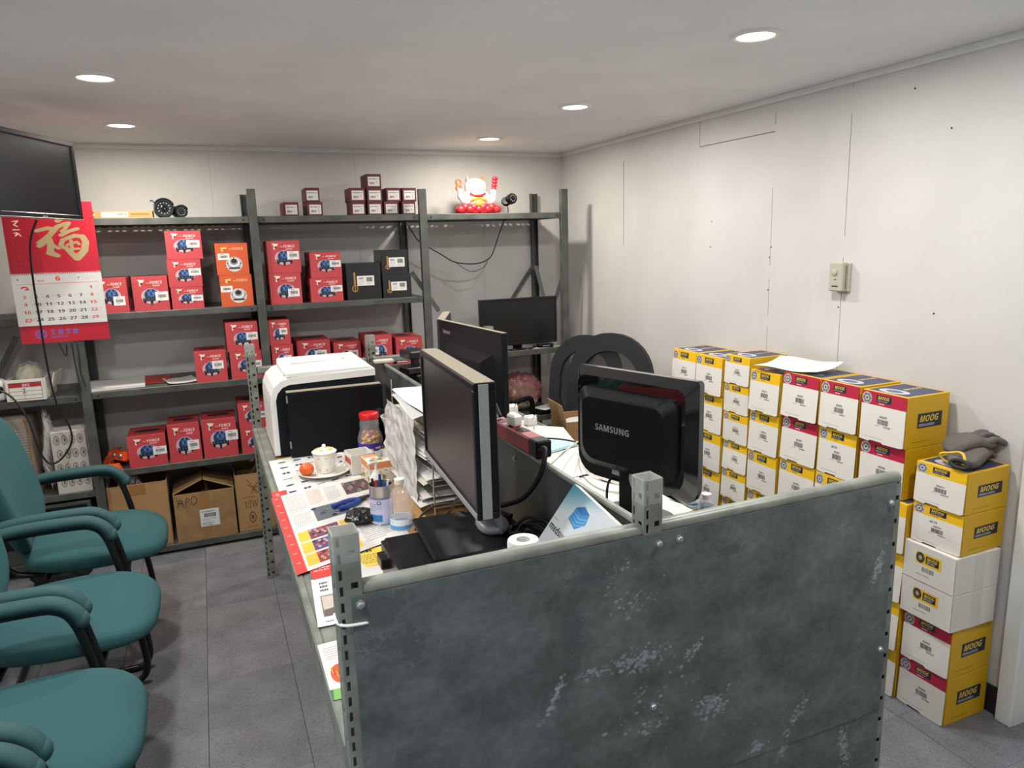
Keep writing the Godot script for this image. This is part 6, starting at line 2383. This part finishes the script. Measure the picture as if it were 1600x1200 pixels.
	mi("label", s, M.tub_print, o)
	s = ST()
	lathe(s, [Vector2(0.039, 0.148), Vector2(0.0395, 0.15), Vector2(0.0395, 0.168), Vector2(0.037, 0.171), Vector2(0.0001, 0.172)], 32)
	mi("lid", s, M.red_plastic, o)
	for k in 2:
		s = ST()
		var r := RandomNumberGenerator.new()
		r.seed = 40 + k
		for i in 46:
			var a := r.randf() * TAU
			var q := sqrt(r.randf()) * 0.036
			blob(s, Vector3(0.008, 0.006, 0.007), 1, 1, 8, 6, T(Vector3(cos(a) * q, 0.012 + r.randf() * 0.082, sin(a) * q)))
		tag(mi("candies", s, [M.candy, M.candy_yellow][k], o), "", "", "", "stuff")
	b = D.call(598, 678)
	o = thing("paper_bowl", "white paper bowl behind the red lidded candy tub", "bowl", Vector3(0.662, DESK, -2.835))
	s = ST()
	lathe(s, [Vector2(0.0001, 0.0), Vector2(0.036, 0.0), Vector2(0.04, 0.004), Vector2(0.05, 0.12), Vector2(0.062, 0.15), Vector2(0.06, 0.151), Vector2(0.047, 0.12), Vector2(0.036, 0.006), Vector2(0.0001, 0.004)], 32)
	mi("bowl_wall", s, M.paper, o)

	letter_tray()

	# tin can with pens, water bottle, pump bottle
	b = D.call(604, 824)
	o = thing("pen_can", "violet printed tin can holding pens in front of the bottle", "can", b + Vector3(-0.004, 0.005, -0.03))
	s = ST()
	lathe(s, [Vector2(0.0001, 0), Vector2(0.034, 0), Vector2(0.036, 0.002), Vector2(0.0345, 0.004), Vector2(0.0345, 0.121), Vector2(0.036, 0.123), Vector2(0.036, 0.125), Vector2(0.0335, 0.125), Vector2(0.0335, 0.006), Vector2(0.0001, 0.005)], 32)
	mi("can_wall", s, M.zinc, o)
	s = ST()
	lathe(s, [Vector2(0.0349, 0.008), Vector2(0.0349, 0.09)], 32)
	mi("label", s, M.can_print, o)
	var tints := [M.black_plastic, M.blue_handle, M.red_strip, M.black_plastic, M.maroon, M.blue_handle, M.white_plastic]
	for k in 7:
		s = ST()
		var a := k * 0.9 + 0.4
		var p0 := Vector3(cos(a) * 0.016, 0.008, sin(a) * 0.016)
		var p1 := Vector3(cos(a) * 0.030, 0.128 + 0.008 * (k % 3), sin(a) * 0.030)
		tube(s, [p0, p1.lerp(p0, 0.12), p1], 0.0042, 8)
		mi("pen", s, tints[k], o)
	b = D.call(634, 832)
	o = thing("water_bottle", "clear plastic water bottle with white cap beside the pen can", "bottle", b + Vector3(-0.004, 0.0, -0.028))
	s = ST()
	lathe(s, [Vector2(0.0001, 0), Vector2(0.029, 0), Vector2(0.0335, 0.006), Vector2(0.0335, 0.025), Vector2(0.0315, 0.030), Vector2(0.0335, 0.036), Vector2(0.0335, 0.085), Vector2(0.031, 0.105), Vector2(0.022, 0.125), Vector2(0.0135, 0.135), Vector2(0.0135, 0.147)], 30)
	mi("bottle_wall", s, M.clear_plastic, o)
	s = ST()
	lathe(s, [Vector2(0.0338, 0.012), Vector2(0.0338, 0.042)], 30)
	mi("label", s, M.bottle_print, o)
	s = ST()
	lathe(s, [Vector2(0.0145, 0.143), Vector2(0.015, 0.145), Vector2(0.015, 0.158), Vector2(0.0001, 0.16)], 24)
	mi("cap", s, M.white_plastic, o)
	b = D.call(592, 776)
	o = thing("pump_bottle", "small white pump dispenser bottle behind the pen can", "bottle", b + Vector3(0, 0.006, -0.02))
	s = ST()
	lathe(s, [Vector2(0.0001, 0), Vector2(0.02, 0), Vector2(0.022, 0.004), Vector2(0.022, 0.06), Vector2(0.012, 0.072), Vector2(0.01, 0.08), Vector2(0.0001, 0.08)], 22)
	mi("bottle_wall", s, M.white_plastic, o)
	s = ST()
	tube(s, [Vector3(0, 0.078, 0), Vector3(0, 0.108, 0)], 0.0045, 10)
	tube(s, smooth_path([Vector3(0.006, 0.109, 0), Vector3(-0.012, 0.111, 0.004), Vector3(-0.03, 0.106, 0.010)], 4), 0.0065, 8, true, 0.0035)
	mi("pump_head", s, M.white_plastic, o)

	# pliers and black bag on the newspaper
	b = D.call(549, 792)
	o = thing("pliers", "pliers with blue handles lying on the newspaper", "pliers", Vector3(b.x, DESK + 0.016, b.z), deg_to_rad(28))
	for e in [-1, 1]:
		s = ST()
		tube(s, smooth_path([Vector3(0.03, 0, e * 0.004), Vector3(0.012, 0, e * 0.016), Vector3(-0.02, 0, e * 0.022), Vector3(-0.06, 0, e * 0.016)], 6), 0.0075, 10)
		mi("grip", s, M.blue_handle, o)
		s = ST()
		loft(s, PackedVector2Array([Vector2(0.028, -0.008), Vector2(0.045, -0.009), Vector2(0.075, -0.002), Vector2(0.075, 0.0), Vector2(0.03, 0.0)]), PackedVector2Array([Vector2(0.028, -0.008), Vector2(0.045, -0.009), Vector2(0.075, -0.002), Vector2(0.075, 0.0), Vector2(0.03, 0.0)]), -0.005, 0.005, T(Vector3.ZERO, 90 if e > 0 else -90, 0, 0))
		mi("jaw", s, M.steel_dark, o)
	b = D.call(572, 818)
	o = thing("black_bag", "crumpled thin black bag on the newspaper by the pen can", "bag", Vector3(b.x - 0.012, DESK + 0.012, b.z))
	var nz := FastNoiseLite.new()
	nz.seed = 77
	nz.frequency = 26.0
	s = ST()
	blob(s, Vector3(0.05, 0.015, 0.05), 1, 0.9, 44, 22, T(Vector3(0, 0.0145, 0)), func(p: Vector3) -> Vector3: return Vector3(p.x * (1.0 + 0.35 * nz.get_noise_3dv(p)), p.y * (1.0 + 1.0 * absf(nz.get_noise_3dv(p * 1.8))), p.z * (1.0 + 0.35 * nz.get_noise_3dv(p * 1.3))))
	mi("film", s, M.black_film, o)
	# cable loops beside the big monitor
	s = ST()
	tube(s, smooth_path([on_desk(650, 828, 0.006), on_desk(658, 806, 0.03), on_desk(680, 790, 0.06), on_desk(706, 786, 0.08), Vector3(0.60, 0.905, -1.82), Vector3(0.672, 0.90, -1.72)], 6), 0.004, 8)
	tube(s, smooth_path([on_desk(668, 838, 0.006), on_desk(684, 815, 0.03), on_desk(704, 798, 0.06), Vector3(0.585, 0.905, -1.80), Vector3(0.66, 0.90, -1.70)], 6), 0.004, 8)
	tag(mi("monitor_cables", s, M.cable_black, self), "two black cables curving beside the large monitor's stand", "cable")
	s = ST()
	tube(s, smooth_path([Vector3(0.343, 0.83, -1.52), Vector3(0.285, 0.835, -1.50), Vector3(0.268, 0.815, -1.44), Vector3(0.28, 0.778, -1.42), Vector3(0.33, 0.775, -1.42)], 6), 0.005, 8)
	tag(mi("black_strap", s, M.cable_black, self), "stiff black strap looping from the flat computer's front", "cable")
	# mask carton leaning over the partition, with a roll of tissue before it
	var X := Transform3D(Basis(Vector3(0.0, 0.0, 1.0), Vector3(0.57, 0.8216, 0.0), Vector3(-0.8216, 0.57, 0.0)), Vector3(0.640, 0.980, -1.2555))
	o = thing("mask_carton", "white and light blue face mask carton leaning on the partition", "carton")
	o.transform = X * T(Vector3.ZERO, 0, 0, -6)
	s = ST()
	box(s, Vector3(0, 0, -0.011), Vector3(0.22, 0.205, 0.02), 0.002)
	mi("body", s, M.carton_white, o)
	s = ST()
	box(s, Vector3(0, 0, -0.0006), Vector3(0.218, 0.203, 0.001))
	mi("front_print", s, M.mask_carton, o)
	o = thing("tissue_roll", "white tissue roll beside the face mask carton", "tissue roll", Vector3(0.528, DESK + 0.1062, -1.235), 0.0)
	s = ST()
	lathe(s, [Vector2(0.014, 0), Vector2(0.03, 0), Vector2(0.032, 0.004), Vector2(0.032, 0.145), Vector2(0.03, 0.149), Vector2(0.014, 0.149), Vector2(0.014, 0)], 26)
	mi("roll", s, M.paper, o)
	# power strip over the partition
	o = thing("power_strip", "red power strip with black end resting on the partition's top", "power strip", Vector3(DXM + 0.008, 1.0622, -1.78), deg_to_rad(2.0))
	s = ST()
	box(s, Vector3(0, 0.022, 0), Vector3(0.042, 0.044, 0.30), 0.004)
	mi("body", s, M.red_strip, o)
	s = ST()
	box(s, Vector3(0, 0.022, 0.172), Vector3(0.044, 0.046, 0.044), 0.004)
	mi("end_cap", s, M.black_plastic, o)
	s = ST()
	for k in 4:
		box(s, Vector3(0, 0.0445, -0.11 + k * 0.06), Vector3(0.03, 0.001, 0.034))
	mi("socket", s, M.black_plastic, o)
	s = ST()
	box(s, Vector3(0, 0.062, 0.02), Vector3(0.03, 0.034, 0.045), 0.006)
	mi("charger_plug", s, M.white_plastic, o)
	s = ST()
	var q0 := Vector3(DXM + 0.002, 1.085, -1.588)
	tube(s, smooth_path([q0, q0 + Vector3(0.0, 0.008, 0.035), q0 + Vector3(-0.02, -0.05, 0.045), q0 + Vector3(-0.05, -0.12, 0.0), q0 + Vector3(-0.075, -0.17, -0.1), q0 + Vector3(-0.06, -0.2, -0.14), q0 + Vector3(-0.04, -0.203, -0.1)], 7), 0.0065, 9)
	tag(mi("power_cable", s, M.cable_black, self), "thick black cable bending down from the red power strip", "cable")
	s = ST()
	var q1 := Vector3(DXM + 0.008, 1.112, -1.86)
	tube(s, smooth_path([q1, q1 + Vector3(0, 0.035, -0.05), q1 + Vector3(0.0, 0.06, -0.12), q1 + Vector3(-0.01, 0.05, -0.2), q1 + Vector3(-0.03, -0.02, -0.24), q1 + Vector3(-0.05, -0.1, -0.22)], 7), 0.0055, 9)
	tag(mi("power_cable", s, M.cable_black, self), "black cable arching up behind the large monitor", "cable")
	# tangle of cables on the floor of the board behind the stand
	s = ST()
	for k in 4:
		var pp := []
		for i in 14:
			var a := i * 0.75 + k * 1.3
			pp.append(Vector3(0.665 + cos(a) * (0.028 + 0.006 * k), 0.894 + k * 0.006 + 0.012 * sin(i * 1.7 + k), -1.42 + sin(a) * 0.06 - 0.03 * k))
		tube(s, smooth_path(pp, 4), 0.0042, 7)
	tag(mi("cable_tangle", s, M.cable_black, self), "tangle of black cables between the monitor stand and partition", "cable")


func letter_tray() -> void:
	# five wire tiers stuffed with paper
	var x0 := 0.575
	var x1 := 0.705
	var z0 := -2.50
	var z1 := -2.02
	var o := thing("letter_tray", "five tier wire letter tray behind the large monitor", "letter tray", Vector3(0, 0, 0))
	var s: SurfaceTool
	for x in [x0, x1]:
		for z in [z0, z1]:
			s = ST()
			tube(s, [Vector3(x, DESK + 0.001, z), Vector3(x, 1.13, z)], 0.0026, 6)
			mi("wire_upright", s, M.chrome, o)
	for k in 5:
		var y := 0.81 + k * 0.068
		s = ST()
		tube(s, [Vector3(x0, y, z0), Vector3(x0, y, z1)], 0.0024, 6)
		tube(s, [Vector3(x1, y, z0), Vector3(x1, y, z1)], 0.0024, 6)
		for j in 7:
			var z := lerpf(z0, z1, j / 6.0)
			tube(s, [Vector3(x0, y, z), Vector3(x1, y, z)], 0.0018, 6)
		mi("wire_tier", s, M.chrome, o)
	var r := RandomNumberGenerator.new()
	r.seed = 99
	var desc := ["lowest", "second", "third", "fourth", "top"]
	for k in 5:
		var y := 0.8175 + k * 0.068
		for j in 3:
			var reach := r.randf_range(-0.01, 0.032)
			var za := z0 + r.randf_range(0.008, 0.07)
			var zb := z1 - r.randf_range(0.008, 0.06)
			var lift := j * 0.007
			var droop := r.randf_range(0.25, 0.7)
			var tw := r.randf_range(-0.025, 0.025)
			s = ST()
			patch(s, func(u: float, v: float) -> Vector3:
				var x := lerpf(x1 - 0.006, x0 - reach - tw * v, u)
				var over := maxf(0.0, x0 - x)
				return Vector3(x, y + lift + 0.004 * sin(v * 6.0 + j) * u - droop * over * (0.4 + over * 4.0), lerpf(za, zb, v)), 14, 12, 0.0012 + 0.0012 * (j % 2))
			tag(mi(numbered("paper_sheaf"), s, [M.paper, M.paper_old, M.paper, M.paper][(j + k) % 4], self), "drooping white papers, %s from below in the %s tier of the wire tray" % [["first", "second", "third", "fourth"][j], desc[k]], "paper", "papers in the wire tray")
	s = ST()
	var nz := FastNoiseLite.new()
	nz.seed = 21
	nz.frequency = 9.0
	patch(s, func(u: float, v: float) -> Vector3:
		return Vector3(0.562 - 0.02 * v + 0.010 * nz.get_noise_2d(u * 0.6, v * 0.5), 1.055 - 0.20 * v - 0.06 * u * v, lerpf(-2.53, -2.16 + 0.06 * v, u)), 18, 16, 0.0006, Vector3.LEFT)
	tag(mi("plastic_sleeve", s, M.bag_film, self), "milky plastic sleeve hanging off the side of the wire tray", "bag")


# ---------------------------------------------------------------- goods on the white board
func build_right_desk_goods() -> void:
	# keyboard by the glossy monitor
	var o := thing("keyboard", "black computer keyboard in front of the glossy monitor", "keyboard", Vector3(1.29, DESK + 0.0005, -1.50), deg_to_rad(100))
	var s := ST()
	box(s, Vector3(0, 0.009, 0), Vector3(0.42, 0.016, 0.14), 0.004)
	mi("body", s, M.black_plastic, o)
	s = ST()
	box(s, Vector3(0, 0.004, 0), Vector3(0.016, 0.004, 0.012), 0.001)
	var key := s.commit()
	for r in 5:
		for c in 19:
			put("key", key, M.black_satin, o, T(Vector3(-0.19 + c * 0.0211, 0.0165, -0.048 + r * 0.0235)))
	# two small water bottles
	for k in 2:
		var b: Vector3 = [at(1127, 800, 1, DESK), at(1108, 788, 1, DESK)][k]
		o = thing("small_bottle", ["small water bottle with white cap by the keyboard", "small water bottle half hidden behind the glossy monitor"][k], "bottle", Vector3(minf(b.x, 1.345), DESK, b.z - 0.02), 0, "small water bottles by the keyboard")
		s = ST()
		lathe(s, [Vector2(0.0001, 0), Vector2(0.02, 0), Vector2(0.023, 0.004), Vector2(0.023, 0.026), Vector2(0.017, 0.038), Vector2(0.011, 0.044), Vector2(0.011, 0.05)], 22)
		mi("bottle_wall", s, M.paper_blue if false else M.clear_plastic, o)
		s = ST()
		lathe(s, [Vector2(0.0145, 0.046), Vector2(0.015, 0.048), Vector2(0.015, 0.06), Vector2(0.0001, 0.061)], 20)
		mi("cap", s, M.white_plastic, o)
		s = ST()
		lathe(s, [Vector2(0.0233, 0.006), Vector2(0.0233, 0.024)], 22)
		mi("label", s, M.bottle_print, o)
	# papers
	var D := func(px: float, py: float) -> Vector3: return on_desk(px, py)
	sheet_on("paper_sheet", "lined white sheet on the white board beside the partition", [D.call(838, 698), D.call(892, 692), D.call(925, 740), D.call(872, 752)], M.paper, 0.001, 0.002, 0.3)
	sheet_on("paper_sheet", "white sheet under the blue folder on the white board", [D.call(822, 664), D.call(880, 668), D.call(916, 712), D.call(850, 720)], M.paper, 0.0005, 0.001, 1.3)
	# light blue folder with a curved dark edge
	o = thing("blue_folder", "light blue folder with a curved dark rim on the white board", "folder", Vector3.ZERO)
	var pts := PackedVector2Array()
	var c := on_desk(852, 712)
	for k in 13:
		var a := PI * k / 12
		pts.append(Vector2(cos(a) * 0.16, sin(a) * 0.2))
	s = ST()
	prism(s, pts, 0.01, T(Vector3(c.x + 0.02, DESK + 0.012, c.z), -90, 18, 0))
	mi("cover", s, M.paper_blue, o)
	s = ST()
	var rim := []
	for p in pts:
		rim.append(T(Vector3(c.x + 0.02, DESK + 0.012, c.z), -90, 18, 0) * Vector3(p.x, p.y, 0.003))
	tube(s, smooth_path(rim, 2), 0.007, 8)
	mi("rim", s, M.black_plastic, o)
	# white chargers and cords
	for k in 2:
		var p: Vector3 = [on_desk(829, 664), on_desk(800, 646)][k]
		o = thing("white_charger", ["white cube charger with cord on the white board", "second white charger further along the white board"][k], "charger", Vector3(p.x, DESK, p.z))
		s = ST()
		box(s, Vector3(0, 0.022, 0), Vector3(0.05, 0.044, 0.05), 0.006)
		mi("body", s, M.white_plastic, o)
		s = ST()
		tube(s, smooth_path([Vector3(0.0, 0.03, 0.022), Vector3(0.0, 0.06, 0.06), Vector3(-0.02, 0.05, 0.10), Vector3(-0.03, 0.006, 0.10)], 6), 0.0022, 6)
		mi("cord", s, M.cable_white, o)
	s = ST()
	tube(s, smooth_path([Vector3(DXM + 0.03, 1.02, -1.62), on_desk(905, 690, 0.06), on_desk(907, 730, 0.01), on_desk(918, 750, 0.004), on_desk(942, 765, 0.004), on_desk(975, 770, 0.006)], 7), 0.003, 7)
	tag(mi("white_cable", s, M.cable_white, self), "off-white cord running beside the glossy monitor", "cable")
	s = ST()
	tube(s, smooth_path([on_desk(905, 745, 0.004), on_desk(925, 742, 0.01), on_desk(948, 752, 0.004), on_desk(985, 756, 0.01)], 7), 0.0035, 7)
	tag(mi("black_cable", s, M.cable_black, self), "black cord under the glossy monitor's lower edge", "cable")
	s = ST()
	var q: Array = [Vector3(1.10, 0.90, -1.83), Vector3(1.05, 0.88, -1.80), Vector3(1.00, 0.84, -1.72), Vector3(0.98, 0.80, -1.66), Vector3(0.93, 0.775, -1.60)]
	tube(s, smooth_path(q, 6), 0.004, 8)
	tag(mi("black_cable", s, M.cable_black, self), "video cable dropping from the glossy monitor's back", "cable")
	loose_sheet("red_card", "red and white card lying beneath the glossy monitor", Vector3(1.0, DESK + 0.0006, -1.66), 0.09, 0.12, 20.0, M.paper_red, 0.001, 0.0, "card")
	# black tube camera and router clutter at the partition
	o = thing("bullet_camera", "black tube camera lying on the partition behind the large monitor", "camera", Vector3(DXM + 0.008, 1.0602, -2.06), deg_to_rad(100))
	s = ST()
	lathe(s, [Vector2(0.0001, -0.05), Vector2(0.018, -0.05), Vector2(0.02, -0.046), Vector2(0.02, 0.046), Vector2(0.016, 0.05), Vector2(0.015, 0.044), Vector2(0.0001, 0.043)], 20, T(Vector3(0, 0.062, 0), 0, 0, 90))
	mi("housing", s, M.black_plastic, o)
	s = ST()
	box(s, Vector3(0, 0.022, 0), Vector3(0.03, 0.044, 0.02), 0.003)
	mi("bracket", s, M.black_plastic, o)
	o = thing("network_router", "black router with aerials standing at the far end of the partition", "router", Vector3(0.852, DESK, -3.2), deg_to_rad(10))
	s = ST()
	box(s, Vector3(0, 0.125, 0), Vector3(0.05, 0.25, 0.14), 0.006)
	mi("body", s, M.black_plastic, o)
	s = ST()
	box(s, Vector3(0, 0.268, 0.0), Vector3(0.12, 0.035, 0.10), 0.006)
	box(s, Vector3(0.0, 0.34, 0.0), Vector3(0.10, 0.035, 0.12), 0.006)
	box(s, Vector3(0.0, 0.305, 0.0), Vector3(0.03, 0.05, 0.03), 0.002)
	mi("switch_box", s, M.black_satin, o)
	for k in 3:
		s = ST()
		tube(s, smooth_path([Vector3(0.03, 0.27 - k * 0.05, 0.05), Vector3(0.06, 0.15, 0.09 + k * 0.01), Vector3(0.02, 0.08, 0.12), Vector3(-0.02, 0.01, 0.10 + 0.02 * k)], 6), 0.0035, 7)
		mi("cable", s, M.cable_black, o)
	s = ST()
	tube(s, smooth_path([Vector3(-0.03, 0.22, 0.05), Vector3(-0.06, 0.2, 0.08), Vector3(-0.06, 0.1, 0.1), Vector3(-0.04, 0.006, 0.09)], 6), 0.0025, 7)
	mi("white_cable", s, M.cable_white, o)
	o = thing("folded_card", "folded tan card lying on the partition beside the black router", "card", Vector3(0.85, 1.0605, -3.30), deg_to_rad(0))
	s = ST()
	box(s, Vector3(-0.12, 0.008, 0), Vector3(0.09, 0.014, 0.05), 0.003)
	mi("card", s, M.paper_old, o)


func build_far_corner() -> void:
	# brown carton with red goods, on the seat of the office chair
	var o := thing("open_carton", "open brown carton with red packets on the office chair's seat", "carton", Vector3(1.555, 0.517, -2.93), deg_to_rad(-6))
	var s := ST()
	s = ST()
	open_box(s, 0.21, 0.27, 0.2, 0.004)
	mi("body", s, M.cardboard, o)
	for e in [-1, 1]:
		s = ST()
		box(s, Vector3(0, 0.04, 0), Vector3(0.004, 0.08, 0.19), 0.001, T(Vector3(e * 0.103, 0.27, 0), 0, 0, -e * 14.0))
		mi("flap", s, M.cardboard, o)
	o = thing("red_packets", "red and white packets inside the open brown carton", "packet", Vector3(1.555, 0.645, -2.93))
	s = ST()
	box(s, Vector3(0, 0.05, 0), Vector3(0.18, 0.09, 0.16), 0.01, T(Vector3.ZERO, 0, -6, 0))
	mi("packet", s, M.paper_red, o)
	s = ST()
	blob(s, Vector3(0.07, 0.02, 0.07), 0.8, 0.8, 18, 10, T(Vector3(0, 0.11, 0)))
	mi("film", s, M.bag_film, o)
	var shelf := 0.50
	var nz := FastNoiseLite.new()
	nz.seed = 8
	nz.frequency = 30.0
	var wob := func(p: Vector3) -> Vector3: return p * (1.0 + 0.25 * nz.get_noise_3dv(p) + 0.10 * nz.get_noise_3dv(p * 3.0))
	o = thing("pink_bag", "crumpled pink plastic bag under the corner shelf monitor", "bag", Vector3(1.84, shelf, -4.28))
	s = ST()
	blob(s, Vector3(0.135, 0.105, 0.10), 0.9, 0.9, 40, 24, T(Vector3(0, 0.142, 0), 0, 0, -14), wob)
	mi("film", s, M.pink_film, o)
	s = ST()
	blob(s, Vector3(0.105, 0.085, 0.085), 0.8, 0.8, 24, 16, T(Vector3(0.01, 0.1, 0)))
	mi("contents", s, M.cloth_cream, o)
	o = thing("blue_bowl", "dark blue bowl on the low shelf beside the pink bag", "bowl", Vector3(1.62, shelf, -4.2))
	s = ST()
	lathe(s, [Vector2(0.0001, 0), Vector2(0.05, 0), Vector2(0.06, 0.01), Vector2(0.085, 0.09), Vector2(0.08, 0.12), Vector2(0.075, 0.12), Vector2(0.07, 0.09), Vector2(0.045, 0.014), Vector2(0.0001, 0.01)], 28)
	mi("bowl_wall", s, M.blue_bowl, o)
	loose_sheet("magazine", "dark magazines lying in front of the pink bag", Vector3(1.97, shelf + 0.001, -4.17), 0.18, 0.13, 10.0, M.black_plastic, 0.03, 0.0, "magazine")
	loose_sheet("paper_sheet", "white paper edge on the dark magazines", Vector3(1.975, shelf + 0.0325, -4.16), 0.16, 0.11, 22.0, M.paper, 0.002, 0.0)
	# cluttered things on the monitor's shelf
	o = thing("cable_box", "small black box with lights beside the corner monitor's foot", "router", Vector3(1.95, 0.93, -4.13))
	s = ST()
	box(s, Vector3(0, 0.012, 0), Vector3(0.10, 0.024, 0.05), 0.004)
	mi("body", s, M.black_plastic, o)
	s = ST()
	box(s, Vector3(0.0, 0.014, 0.0253), Vector3(0.05, 0.006, 0.001))
	mi("front_strip", s, M.silver_plastic, o)
	loose_sheet("paper_sheet", "yellowed paper hanging over the corner shelf's edge", Vector3(1.93, 0.9305, -4.14), 0.24, 0.07, 3.0, M.paper_old, 0.002, 0.001)
